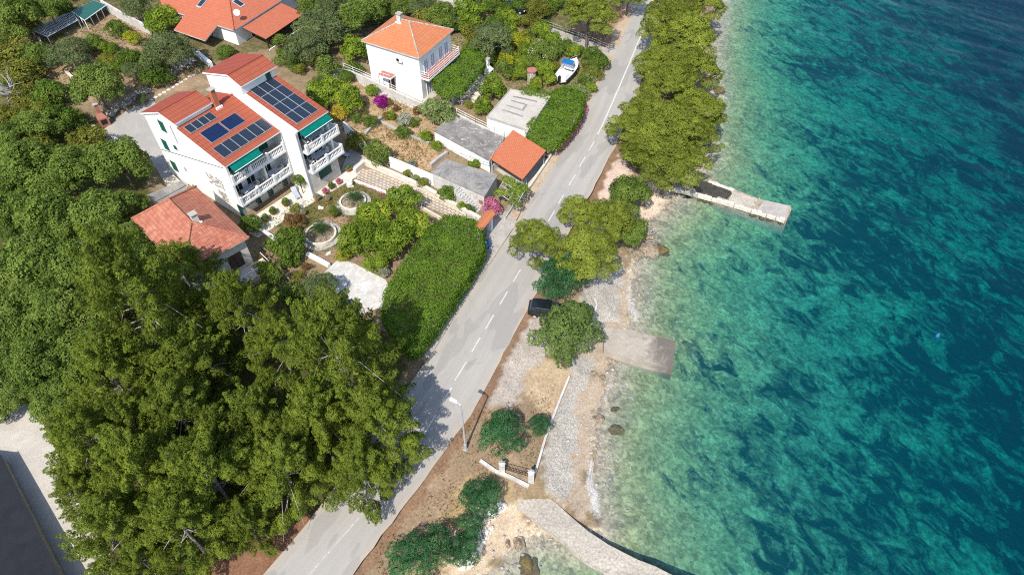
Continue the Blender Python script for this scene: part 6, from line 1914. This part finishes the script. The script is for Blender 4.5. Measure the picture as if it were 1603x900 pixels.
plant('fig', (735, 822), 30, 'blue-green shrub above the pale boulders', 'shrub', name='tamarisk_shrub')
plant('fig', (662, 866), 52, 'large blue-green shrub on the verge near the lower edge', 'shrub', name='tamarisk_shrub')
plant('fig', (722, 862), 32, 'blue-green shrub between the largest one and the pale boulders', 'shrub', name='tamarisk_shrub')
for px in ((738, 745), (700, 850), (668, 828), (728, 640), (805, 640)):
    pass
G3 = 'dark broadleaf trees of the left wood'
for px, r, lab in [
 ((188, 256), 52, 'dark broadleaf tree beside the concrete yard of the apartment house'), ((118, 262), 52, 'dark broadleaf tree one step left of the concrete yard'),
 ((48, 262), 50, 'dark broadleaf tree at the picture edge level with the concrete yard'), ((150, 330), 56, 'dark broadleaf tree in front of the flat grey shed'),
 ((75, 335), 56, 'dark broadleaf tree second from the edge, level with the shed'), ((8, 340), 44, 'dark broadleaf tree cut by the edge, level with the shed'),
 ((195, 385), 48, 'dark broadleaf tree touching the old cottage roof'), ((120, 410), 56, 'dark broadleaf tree one step left of the old cottage'),
 ((45, 415), 56, 'dark broadleaf tree near the edge, level with the old cottage'), ((165, 470), 50, 'dark broadleaf tree between the cottage and the tall grove pine'),
 ((90, 490), 56, 'dark broadleaf tree in the lower middle of the left wood'), ((20, 490), 50, 'dark broadleaf tree at the edge in the lower left wood'),
 ((140, 545), 52, 'dark broadleaf tree where the left wood meets the grove'), ((65, 565), 54, 'dark broadleaf tree just above the side road'), ((10, 570), 44, 'broadleaf tree at the edge above the side road end'),
 ((235, 452), 34, 'dark broadleaf tree squeezed between cottage and grove'), ((85, 625), 38, 'broadleaf tree overhanging the top of the side road'), ((5, 300), 40, 'dark broadleaf tree cut by the edge below the wild slope'), ((2, 420), 40, 'dark broadleaf tree cut by the edge, level with the cottage'), ((0, 640), 26, 'small broadleaf tree cut by the edge above the side road'), ((108, 360), 42, 'dark broadleaf tree in the inner left wood, upper part'), ((60, 465), 44, 'dark broadleaf tree in the inner left wood, lower part'), ((200, 325), 36, 'dark broadleaf tree between grey shed and concrete yard'), ((5, 540), 40, 'dark broadleaf tree cut by the edge in the lower left wood'), ((110, 590), 44, 'dark broadleaf tree behind the one over the side road'), ((28, 620), 30, 'broadleaf tree right at the end of the side road')]:
    plant('oak', px, r, lab, 'tree', G3)
for px, r, k, lab in [
 ((14, 92), 36, 'ochre', 'yellowish bush at the edge in the wild corner'), ((42, 118), 30, 'ochre', 'yellowish bush beside the yellow-green bush of the wild corner'), ((28, 30), 44, 'oak', 'dark tree in the upper corner of the wild slope'),
 ((75, 15), 34, 'oak', 'dark tree just above the slatted pergola'), ((100, 15), 20, 'green', 'green bush by the top end of the slatted pergola'), ((50, 85), 26, 'oak', 'dark bush below the slatted pergola'),
 ((78, 150), 34, 'green', 'green bush between the dead tree and the fig tree'), ((55, 195), 36, 'oak', 'dark tree beside the bare dead tree'), ((98, 190), 34, 'green', 'green bush below the broad fig tree'), ((140, 222), 30, 'ochre', 'dry bush beside the brick outdoor chimney'),
 ((20, 215), 34, 'oak', 'dark tree at the edge below the dead tree'), ((60, 225), 26, 'ochre', 'dry greenish bush in the upper left wood')]:
    plant(k, px, r, lab, 'tree' if k == 'oak' else 'shrub')
for px, r, k, lab, c in [
 ((106, 82), 34, 'olive', 'round dark tree below the slatted pergola', 'tree'), ((150, 136), 46, 'oak', 'broad fig tree with large leaves beside the block wall', 'tree'),
 ((146, 68), 20, 'green', 'dark bush in front of the shade house', 'shrub'), ((182, 47), 18, 'green', 'round dark bush below the patchy white wall', 'shrub'), ((170, 78), 13, 'citrus', 'small bright bush between the fig tree and the shade house', 'shrub'),
 ((262, 78), 46, 'olive', 'large olive tree beside the villa roof', 'olive tree'), ((207, 60), 16, 'yellow', 'yellow-green bush beside the large olive tree', 'shrub'), ((252, 30), 28, 'citrus', 'bright green tree at the villa roof corner', 'tree'),
 ((214, 12), 26, 'olive', 'olive tree at the top beside the patchy white wall', 'olive tree'), ((200, 92), 20, 'green', 'green bush on the garden slope below the yellow-green bush', 'shrub'), ((208, 112), 18, 'olive', 'small olive bush on the slope above the stepping stones', 'shrub'),
 ((240, 114), 26, 'green', 'green bush in front of the grey rubble wall', 'shrub'), ((222, 155), 12, 'olive', 'small bush by the concrete yard corner', 'shrub'), ((352, 82), 14, 'green', 'creeper beside the villa entrance', 'shrub'),
 ((478, 78), 36, 'olive', 'olive tree between the villa terrace and the apartment house', 'olive tree'), ((505, 48), 40, 'olive', 'large olive tree beside the villa terrace roof', 'olive tree'), ((560, 22), 36, 'oak', 'dark tree behind the orange hipped-roof house', 'tree'),
 ((520, 10), 30, 'olive', 'olive tree at the top edge beside the villa', 'olive tree'), ((590, 10), 30, 'oak', 'dark tree at the top edge behind the hipped roof', 'tree'), ((447, 90), 20, 'green', 'green bush right behind the upper red roof', 'shrub'),
 ((512, 106), 24, 'dark', 'dark clipped hedge bush above the driveway garden', 'hedge'), ((555, 78), 26, 'citrus', 'bright green tree at the corner of the hipped-roof house', 'tree'), ((553, 108), 14, 'green', 'low bush at the foot of the hipped-roof house wall', 'shrub'),
 ((510, 148), 32, 'citrus', 'bright citrus tree beside the solar wing', 'citrus tree'), ((545, 158), 28, 'citrus', 'citrus tree between the solar wing and the purple shrub', 'citrus tree'), ((530, 176), 20, 'gold', 'golden yellow shrub beside the solar wing', 'shrub'),
 ((540, 122), 14, 'green', 'bush at the forecourt wall end', 'shrub'), ((582, 142), 11, 'citrus', 'small citrus bush below the railing wall', 'shrub'), ((597, 160), 13, 'purple', 'magenta bougainvillea in the garden below the railing', 'bougainvillea'),
 ((579, 190), 13, 'green', 'bush beside the low grey wall of the dry garden', 'shrub'), ((558, 186), 10, 'dark', 'dark small bush below the golden shrub', 'shrub'), ((612, 181), 9, 'citrus', 'small bush between the magenta and the silver shrub', 'shrub'),
 ((633, 188), 13, 'silver', 'silver-grey shrub in the dry garden', 'shrub'), ((648, 194), 8, 'green', 'small green shrub beside the silver one', 'shrub'), ((631, 208), 13, 'green', 'round green ball shrub at the dry plot', 'shrub'), ((665, 213), 11, 'citrus', 'low green shrub below the round pale tree', 'shrub'),
 ((654, 174), 10, 'rust', 'dry brownish shrub beside the round pale tree', 'shrub'), ((687, 172), 32, 'pale', 'round pale-leaved tree between the dry garden and the stained terrace', 'tree'),
 ((558, 224), 22, 'rust' if False else 'ochre', 'olive-yellow shrub at the end of the driveway wall', 'shrub'), ((590, 243), 27, 'dark', 'dark green tree at the corner of the tall white wall', 'tree'), ((684, 228), 10, 'citrus', 'small shrub in front of the stained terrace', 'shrub'),
 ((643, 258), 10, 'silver', 'low silver plant at the foot of the tall white wall', 'shrub'), ((742, 258), 10, 'citrus', 'green shrub between the stained terrace and the cracked roof', 'shrub'),
 ((638, 272), 9, 'ochre', 'dry cactus plants behind the driveway wall', 'shrub'), ((662, 288), 12, 'ochre', 'flowering dry shrub behind the driveway wall', 'shrub'), ((652, 278), 8, 'pale', 'prickly pear clump behind the driveway wall', 'cactus'),
 ((703, 302), 18, 'green', 'dark round shrub beside the outside stair', 'shrub'), ((735, 328), 10, 'green', 'low green shrub behind the driveway end', 'shrub'), ((722, 324), 9, 'citrus', 'pale green shrub at the end of the driveway', 'shrub'), ((769, 326), 18, 'pink', 'pink bougainvillea beside the tiled gate', 'bougainvillea'),
 ((818, 292), 7, 'green', 'small green bush at the corner of the arbour', 'shrub'),
 ((690, 22), 26, 'oak', 'tree behind the hipped-roof house ridge', 'tree'), ((668, 28), 20, 'yellow' if False else 'ochre', 'yellowish shrub just behind the hipped roof', 'shrub'), ((706, 36), 18, 'grey', 'grey leafless shrub behind the hipped roof', 'shrub'),
 ((735, 18), 30, 'citrus', 'bright tree at the top behind the clipped canopies', 'tree'), ((770, 66), 36, 'olive', 'dark olive tree above the vine canopy', 'olive tree'), ((740, 55), 22, 'ochre', 'yellow-green bush beside the hipped roof corner', 'shrub'), ((735, 78), 16, 'dark', 'dark bush behind the side balcony', 'shrub'),
 ((778, 44), 26, 'green', 'green tree beside the covered dinghy', 'tree'), ((812, 66), 20, 'yellow', 'yellow-green tree in the upper right garden', 'tree'), ((795, 92), 20, 'yellow', 'yellow-green bush above the white barbecue', 'shrub'), ((790, 110), 18, 'dark', 'dark bush beside the white barbecue', 'shrub'),
 ((772, 138), 24, 'citrus', 'bright shrub by the curved steps', 'shrub'), ((755, 165), 18, 'citrus', 'bright shrub between the curved steps and the flat garage', 'shrub'), ((733, 164), 8, 'ochre', 'dry plant at the foot of the curved steps', 'shrub'), ((815, 5), 18, 'green', 'bush in front of the dark car', 'shrub'),
 ((845, 20), 20, 'ochre', 'dry bush beside the lone top pine', 'shrub'), ((825, 32), 14, 'green', 'bush between the dinghy and the lane', 'shrub'), ((862, 62), 18, 'citrus', 'green shrub below the lane', 'shrub'), ((888, 74), 15, 'green', 'green shrub halfway along the lane wall', 'shrub'),
 ((842, 78), 20, 'white', 'white-flowering shrub in the upper right garden', 'shrub'), ((835, 98), 18, 'white', 'white-flowering shrub beside the stone pillar', 'shrub'), ((862, 88), 16, 'white', 'white-flowering shrub above the motorboat', 'shrub'), ((852, 108), 16, 'citrus', 'green shrub left of the motorboat', 'shrub'),
 ((928, 84), 16, 'green', 'bushy shrub between the motorboat and the lane end', 'shrub'), ((938, 98), 18, 'green', 'bushy shrub at the road bend end of the garden', 'shrub'), ((930, 114), 12, 'white', 'pale flowering shrub between motorboat and road', 'shrub'), ((908, 146), 18, 'pale', 'pale-leaved shrub at the stern of the motorboat', 'shrub'),
 ((862, 124), 14, 'citrus', 'bright shrub beside the motorboat stern', 'shrub'), ((840, 128), 10, 'green', 'small shrub beside the stone pillar foot', 'shrub'), ((853, 40), 12, 'green', 'small bush at the lane start', 'shrub'),
 ((395, 352), 20, 'green', 'green bush between the old cottage and the terrace', 'shrub'), ((448, 384), 36, 'green', 'round citrus tree beside the nearer round planter', 'tree'), ((458, 347), 20, 'rust', 'reddish shrub behind the round citrus tree', 'shrub'),
 ((462, 326), 9, 'ochre', 'small yellow-green shrub at the terrace edge', 'shrub'), ((425, 440), 26, 'dark', 'shrub in the shaded garden below the cottage', 'shrub'), ((415, 420), 16, 'citrus', 'bright shrub beside the cottage balcony', 'shrub'),
 ((560, 372), 34, 'citrus', 'bright citrus tree nearest the round planters', 'citrus tree'), ((585, 335), 34, 'citrus', 'bright citrus tree behind the lawn', 'citrus tree'), ((632, 312), 30, 'citrus', 'bright citrus tree by the driveway', 'citrus tree'),
 ((615, 375), 36, 'citrus', 'bright citrus tree next to the clipped vine canopy', 'citrus tree'), ((645, 350), 30, 'citrus', 'bright citrus tree between the driveway and the clipped canopy', 'citrus tree'), ((588, 412), 20, 'citrus', 'low bright citrus above the patio', 'citrus tree'), ((540, 396), 14, 'yellow', 'yellow-green shrub at the patio corner', 'shrub'),
 ((560, 430), 0, '', '', ''), ((500, 450), 34, 'olive', 'dark olive tree shading the patio', 'olive tree'), ((462, 462), 30, 'dark', 'dark tree in the shaded garden by the patio', 'tree'), ((525, 485), 26, 'olive', 'olive tree at the lower patio corner', 'olive tree'), ((600, 425), 12, 'silver', 'silvery low shrub along the patio edge', 'shrub'),
 ((480, 418), 10, 'rust', 'small reddish plants by the patio wall', 'shrub'), ((635, 440), 10, 'green', 'low shrub between patio and canopy', 'shrub'), ((815, 112), 12, 'ochre', 'dry plant between barbecue and pillar', 'shrub'), ((620, 170), 7, 'rust', 'tiny dry plant in the railing garden', 'shrub')]:
    if r: plant(k, px, r, lab, c)
# small topiary tree on the terrace
t_ = plant('green', (473, 297), 12, 'small topiary tree with bare trunk on the pale terrace', 'tree', name='topiary_tree', zs=1.0)
t_.location[2] += 1.3
mb = MB(); mb.tube([(0, 0, -1.5 / t_.scale[2]), (0, 0, .4)], [.12, .1], 8); link('stem', mb.mesh('stem', M['bark']), t_)
t_.children[0]
# cycads
def cycad(px, label, s=1.0):
    r = empty('cycad', G(*px, .3), 0, label, 'cycad'); g = np.random.default_rng(int(px[0]))
    P1, N1, A1, Ln, Wd, Ti = [], [], [], [], [], []
    for k in range(34):
        a = k * 2.4; el = g.uniform(.25, 1.15); L = g.uniform(.9, 1.25) * s
        for j in range(16):
            t = (j + 1) / 16; rad = L * t * math.cos(el - .5 * t); z = .55 * s + L * t * math.sin(el) - .75 * L * t * t
            c = np.array([rad * math.cos(a), rad * math.sin(a), z]); tang = np.array([math.cos(a), math.sin(a), -.4]); side = np.array([-math.sin(a), math.cos(a), 0])
            for sg in (-1, 1):
                P1.append(c + side * sg * .09 * s * (1 - .5 * t)); N1.append([0, 0, 1] + .4 * g.normal(size=3)); A1.append(side * sg + tang * .6); Ln.append(.11 * s * (1.1 - .6 * t)); Wd.append(.025 * s); Ti.append(g.random())
    link('fronds', leaf_mesh('fronds', np.array(P1), np.array(N1), np.array(A1), np.array(Ln), np.array(Wd), np.array(Ti), LM['cycad']), r)
    mb = MB(); mb.lathe([(.2 * s, -.2), (.22 * s, .3 * s), (.14 * s, .6 * s), (0, .62 * s)], 10); mb.build('trunk', M['bark'], r)
cycad((502, 364), 'cycad with dark fronds in the planter nearer the citrus tree', 1.25)
cycad((556, 314), 'cycad with dark fronds in the planter nearer the driveway', 1.15)
# potted flowers along the terrace and small solar bushes on the lawn
def potted(px, s, kind, label, mat='terra'):
    r = pot(px, s, label, mat); cm, tm = PROTO[kind][2][0]
    o = link('plant', cm, r); o.scale = (.26 * s,) * 3; o.location = (0, 0, .18 * s)
    return r
for px, s, k, lab in (((523, 338), 1.5, 'green', 'terracotta pot with a green shrub on the lawn'), ((497, 313), 1.2, 'silver', 'pot with silver plant at the terrace corner'), ((510, 303), 1.0, 'pink', 'first pink flower pot along the terrace from the corner'), ((519, 295), 1.0, 'green', 'green flower pot between the pink ones along the terrace'),
                      ((531, 288), 1.0, 'pink', 'pink flower pot along the terrace nearest the steps'), ((546, 268), 1.2, 'pale', 'pot with pale plant at the driveway end of the terrace'), ((448, 322), 1.2, 'green', 'dark pot with red flower on the terrace edge'), ((428, 335), 1.1, 'green', 'flower pot on the terrace near the gable, upper one'), ((416, 346), 1.1, 'green', 'flower pot on the terrace near the gable, lower one'),
                      ((514, 314), .9, 'silver', 'small silver bush on the lawn by the white boulder'), ((476, 336), 1.0, 'silver', 'small silver bush by the reddish shrub'), ((553, 324), .8, 'silver', 'silver bush inside the farther round planter')):
    potted(px, s, k, lab)
# row of small flowers beside the driveway
r = empty('flower_border', G(560, 286), 0, 'row of small pink flowers along the driveway kerb', 'flower bed')
o = np.array(r.location); Cc = [G(558 + 50 * t, 284 + 21 * t, .12) - o for t in np.linspace(0, 1, 16)]
link('blossom', lobed('blossom', np.array(Cc), np.array([[.22, .22, .18]] * 16), 180, .05, .04, LM['pink'], 5), r)
# clipped canopies
def canopy(name, px, z, label, mat, thick=.5, dens=85, ln=.11, wd=.07, cat='hedge', holes=0.0, posts=True, bumps=.25, root=None, sides=1.0, dome=0.0):
    P0 = [gz(x, y, z) for x, y in px]; o = np.mean(P0, axis=0); o = np.array([o[0], o[1], hz(o[0], o[1])])
    poly = np.array([(p - o)[:2] for p in P0]); zt = z - o[2]
    r = root or empty(name, o, 0, label, cat)
    off = np.array(r.location) - o if root else np.zeros(3)
    g = np.random.default_rng(int(px[0][0]))
    lo, hi = poly.min(0) - .4, poly.max(0) + .4
    A = (hi - lo).prod(); n = int(A * dens * 1.25)
    q = lo + (hi - lo) * g.random((n, 2))
    jit = np.stack([vnoise(q[:, 0] * .9 + 50, q[:, 1] * .9 + 50, 41) - .5, vnoise(q[:, 0] * .9 + 50, q[:, 1] * .9 + 50, 42) - .5], 1) * .7
    q = q[inside(q + jit, poly)]
    if holes: q = q[vnoise(q[:, 0] * 1.1 + 90, q[:, 1] * 1.1 + 90, 43) > holes]
    h = (vnoise(q[:, 0] * .55 + 30, q[:, 1] * .55 + 30, 44) - .5) * bumps * 1.6 + (vnoise(q[:, 0] * 1.7 + 30, q[:, 1] * 1.7 + 30, 45) - .5) * bumps
    Pt = np.column_stack([q, zt + h - g.random(len(q)) ** 2 * .3])
    stray = g.random(len(q)) < .025; Pt[stray, 2] += .1 + .3 * g.random(stray.sum())
    Nt = np.array([0, 0, 1]) + g.normal(size=(len(q), 3)) * .5
    S_, SN = [], []
    for a, b in zip(poly, np.roll(poly, -1, axis=0)):
        L = np.linalg.norm(b - a); k = int(L * thick * dens * 1.2 * sides); d = (b - a) / L; nn = np.array([d[1], -d[0]])
        if nn @ ((a + b) / 2 - poly.mean(0)) < 0: nn = -nn
        t = g.random(k) * L; w = g.normal(size=k) * .14
        S_.append(np.column_stack([a[0] + d[0] * t + nn[0] * w, a[1] + d[1] * t + nn[1] * w, zt - g.random(k) * thick])); SN.append(np.column_stack([np.full(k, nn[0]), np.full(k, nn[1]), np.full(k, .4)]) + g.normal(size=(k, 3)) * .5)
    Pp, N = np.concatenate([Pt] + S_), np.concatenate([Nt] + SN); k = len(Pp)
    s = .7 + .6 * g.random(k)
    ti = np.clip(.65 * g.random(k) + .35 * vnoise(Pp[:, 0] * .8 + 60, Pp[:, 1] * .8 + 60, 46), 0, 1)
    link('foliage', leaf_mesh('foliage', Pp, N, g.normal(size=(k, 3)), ln * s, wd * s, ti, LM[mat]), r, None if not root else -off)
    if posts:
        mb = MB()
        ins = poly.mean(0) + (poly - poly.mean(0)) * .86
        for p in ins: mb.rod((p[0], p[1], -.5), (p[0], p[1], zt - .5), .06, 6)
        for a, b in zip(ins, np.roll(ins, -1, axis=0)): mb.rod((*a, zt - .55), (*b, zt - .55), .05, 6)
        mb.build('trellis_frame', M['metal'], r)
    return r
canopy('vine_canopy', [(694, 338), (718, 336), (742, 342), (756, 360), (758, 385), (742, 412), (712, 458), (684, 500), (656, 538), (638, 545), (608, 508), (596, 484), (606, 452), (622, 420), (650, 384), (672, 356)], 5.3, 'huge clipped bright green vine canopy beside the pavement', 'vine', 2.2, 150, .095, .055, bumps=.38)
canopy('vine_canopy', [(676, 118), (690, 98), (712, 82), (738, 76), (756, 84), (757, 100), (742, 118), (722, 140), (700, 146), (682, 136)], 5.9, 'green vine canopy beside the hipped-roof house balcony', 'vine', 1.0, 140, .10, .06, bumps=.35)
canopy('vine_canopy', [(826, 195), (846, 168), (868, 140), (888, 134), (914, 146), (912, 172), (894, 200), (872, 222), (848, 224), (826, 214)], 5.3, 'green vine canopy between the flat garage and the road', 'vine', 1.3, 140, .10, .06, bumps=.4)
canopy('ivy_hedge', [(812, 138), (826, 134), (862, 144), (882, 138), (884, 148), (862, 156), (846, 150), (818, 146)], 5.5, 'strip of ivy growing over the far edge of the flat garage roof', 'vine', .5, 95, .09, .055, posts=False, bumps=.4)
Ar, Ac = ARBOUR
oo = np.array(Ar.location)
Cc = []
g_ = np.random.default_rng(9)
for k in range(26):
    u_, v_ = g_.random(2); p = (Ac[0] * (1 - u_) + Ac[1] * u_) * (1 - v_) + (Ac[3] * (1 - u_) + Ac[2] * u_) * v_
    Cc.append(p + [0, 0, g_.uniform(-.3, .15)])
link('foliage', lobed('foliage', np.array(Cc), np.array([[.5, .5, .3]] * 26), 70, .11, .07, LM['citrus'], 9), Ar)
canopy('creeper_hedge', [(868, 222), (880, 210), (905, 185), (915, 160), (920, 165), (908, 195), (886, 222), (872, 232)], 3.6, 'low creeper with pink flowers at the road edge below the vine canopy', 'pink', .8, 60, .07, .05, posts=False, bumps=.5)

# overgrown parts: shrubs that nothing in the photograph tells apart
def scatter(kinds, outline, n, r0, r1, label, group, seed, cat='shrub'):
    q = random.Random(seed); poly = np.array(outline, float); k = 0; done = []
    while k < n:
        x, y = q.uniform(poly[:, 0].min(), poly[:, 0].max()), q.uniform(poly[:, 1].min(), poly[:, 1].max())
        if not inside(np.array([[x, y]]), poly)[0] or (x - 893) ** 2 + (y - 112) ** 2 < 24 ** 2 or any((x - a) ** 2 + (y - b) ** 2 < (.8 * r0) ** 2 for a, b in done): continue
        done.append((x, y)); k += 1
        plant(q.choice(kinds), (x, y), q.uniform(r0, r1), label, cat, group)
scatter(['green', 'ochre', 'dark', 'ochre'], [(-10, -10), (140, -10), (60, 40), (40, 70), (60, 100), (100, 130), (60, 210), (-10, 230)], 34, 12, 24, 'wild shrub of the overgrown slope around the dead tree and pergola', 'wild shrubs of the overgrown slope', 1)
scatter(['green', 'citrus', 'white', 'ochre', 'citrus'], [(815, 70), (850, 55), (950, 90), (945, 110), (920, 150), (880, 140), (840, 135), (800, 118)], 30, 8, 15, 'leafy shrub in the overgrown garden around the motorboat', 'shrubs around the motorboat', 2)
scatter(['green', 'ochre', 'citrus', 'dark'], [(690, 30), (740, 10), (840, 20), (850, 55), (815, 70), (790, 120), (760, 110), (765, 80), (720, 50)], 20, 9, 16, 'garden shrub between the hipped-roof house and the covered dinghy', 'shrubs of the upper garden', 3)
scatter(['green', 'ochre', 'dark', 'olive'], [(440, 60), (470, 50), (560, 40), (570, 100), (545, 112), (500, 130), (470, 120), (445, 100)], 16, 10, 18, 'shrub in the thicket between villa, solar wing and hipped-roof house', 'thicket shrubs', 4)
scatter(['green', 'ochre', 'rust', 'pale', 'citrus'], [(560, 150), (600, 150), (660, 185), (650, 205), (600, 190), (570, 180)], 12, 4, 8, 'small plant in the terraced garden below the railing', 'small garden plants', 5)
scatter(['green', 'ochre', 'dark', 'citrus'], [(180, 60), (230, 80), (300, 90), (290, 110), (240, 135), (200, 130), (165, 100)], 14, 8, 15, 'bush on the dry slope below the large olive tree', 'bushes of the dry slope', 6)
scatter(['green', 'rust', 'pale', 'ochre'], [(395, 370), (470, 400), (520, 440), (470, 470), (420, 430)], 10, 7, 13, 'small bush in the shaded garden beside the cottage', 'bushes of the shaded garden', 7)
scatter(['olive', 'oak', 'green', 'olive'], [(440, -10), (700, -10), (700, 20), (640, 16), (560, 40), (470, 30)], 18, 14, 24, 'tree of the dense green belt behind the villa and hipped roof', 'trees of the green belt behind the houses', 8, 'tree')
scatter(['green', 'ochre', 'olive', 'citrus'], [(755, -12), (905, -12), (890, 18), (840, 26), (790, 30), (755, 15)], 16, 9, 17, 'shrub of the wild plot around the dark car at the top', 'shrubs of the top plot', 9)
# grass and weeds
def weeds(name, areas, mat, label, seed):
    g = np.random.default_rng(seed); Pp = []
    for px, dens, thr in areas:
        poly = gpoly(px); lo, hi = poly.min(0), poly.max(0); n = int((hi - lo).prod() * dens)
        q = lo + (hi - lo) * g.random((n, 2)); q = q[inside(q, poly)]
        m = .6 * vnoise(q[:, 0] * .7 + 20, q[:, 1] * .7 + 20, seed) + .4 * vnoise(q[:, 0] * 2.1 + 20, q[:, 1] * 2.1 + 20, seed + 1)
        Pp.append(q[m > thr])
    q = np.concatenate(Pp); k = len(q)
    z = heights(q) + .04 + .12 * g.random(k)
    N = g.normal(size=(k, 3)) * .6 + [0, 0, .8]
    s = .6 + .9 * g.random(k)
    tag(link(name, leaf_mesh(name, np.column_stack([q, z]), N, g.normal(size=(k, 3)) + [0, 0, .4], .10 * s, .028 * s, g.random(k), LM[mat])), label, 'weeds', None, 'stuff')
weeds('weeds', [([(-10, -10), (300, -10), (330, 110), (200, 160), (110, 165), (60, 200), (-10, 240)], 24, .45), ([(420, 345), (480, 310), (548, 284), (636, 316), (600, 350), (530, 400), (480, 400), (440, 370)], 40, .42), ([(560, 120), (680, 185), (690, 215), (640, 265), (560, 225), (510, 180)], 30, .5),
               ([(700, 20), (960, 20), (930, 120), (880, 150), (800, 140), (760, 120), (700, 60)], 40, .4), ([(800, 690), (860, 660), (838, 735), (790, 730)], 25, .5)], 'green', 'green weeds and lawn grass in the gardens', 61)
weeds('dry_grass', [([(-10, -10), (300, -10), (330, 110), (200, 165), (110, 165), (60, 200), (-10, 240)], 24, .45), ([(560, 120), (680, 185), (690, 215), (640, 265), (560, 225), (510, 180)], 26, .48), ([(590, 205), (690, 220), (670, 268), (640, 262), (580, 235)], 30, .4),
               ([(560, 900), (665, 760), (712, 690), (765, 610), (870, 600), (835, 740), (770, 800), (700, 900)], 22, .5)], 'rust', 'dry straw-coloured grass on verges and plots', 63)
# ---------------------------------------------------------------- camera, sun, sky
SUN_EL, SHADOW_AZ = R(52.0), R(19.0)
w = bpy.data.worlds.new('World'); SC.world = w
w.use_nodes = True
nt = w.node_tree
sky = nt.nodes.new('ShaderNodeTexSky')
sky.sky_type = 'NISHITA'
sky.sun_disc = False
sky.sun_elevation = SUN_EL
sky.sun_rotation = math.pi + SHADOW_AZ
bg = nt.nodes['Background']
bg.inputs['Strength'].default_value = 0.15
nt.links.new(sky.outputs[0], bg.inputs['Color'])
sd = bpy.data.lights.new('sun', 'SUN'); sd.energy = 3.7; sd.angle = R(0.53); sd.color = (1.0, 0.95, 0.87)
so = bpy.data.objects.new('sun', sd); COL.objects.link(so)
from mathutils import Vector
so.rotation_euler = Vector((math.sin(SHADOW_AZ) * math.cos(SUN_EL), math.cos(SHADOW_AZ) * math.cos(SUN_EL), -math.sin(SUN_EL))).to_track_quat('-Z', 'Y').to_euler()
cd = bpy.data.cameras.new('camera'); cam = bpy.data.objects.new('camera', cd); COL.objects.link(cam)
cam.location = (0, 0, CAM_H)
cam.rotation_euler = (math.pi / 2 - PITCH, 0, 0)
cd.sensor_width = 36.0; cd.lens = FPX / 1603.0 * 36.0
cd.clip_start = 0.5; cd.clip_end = 3000
SC.camera = cam
SC.render.resolution_x, SC.render.resolution_y = 1024, 574
SC.view_settings.view_transform = 'Standard'
SC.view_settings.look = 'None'
SC.view_settings.exposure = 0.70
SC.view_settings.gamma = 1.0
SC.view_settings.use_curve_mapping = False
SC.cycles.max_bounces = 6
SC.cycles.diffuse_bounces = 3
SC.cycles.glossy_bounces = 2
SC.cycles.transparent_max_bounces = 12
SC.cycles.volume_bounces = 0
SC.cycles.caustics_reflective = False
SC.cycles.caustics_refractive = False
SC.cycles.sample_clamp_indirect = 4.0
SC.cycles.use_denoising = False
SC.cycles.filter_width = 1.1
SC.render.use_persistent_data = False
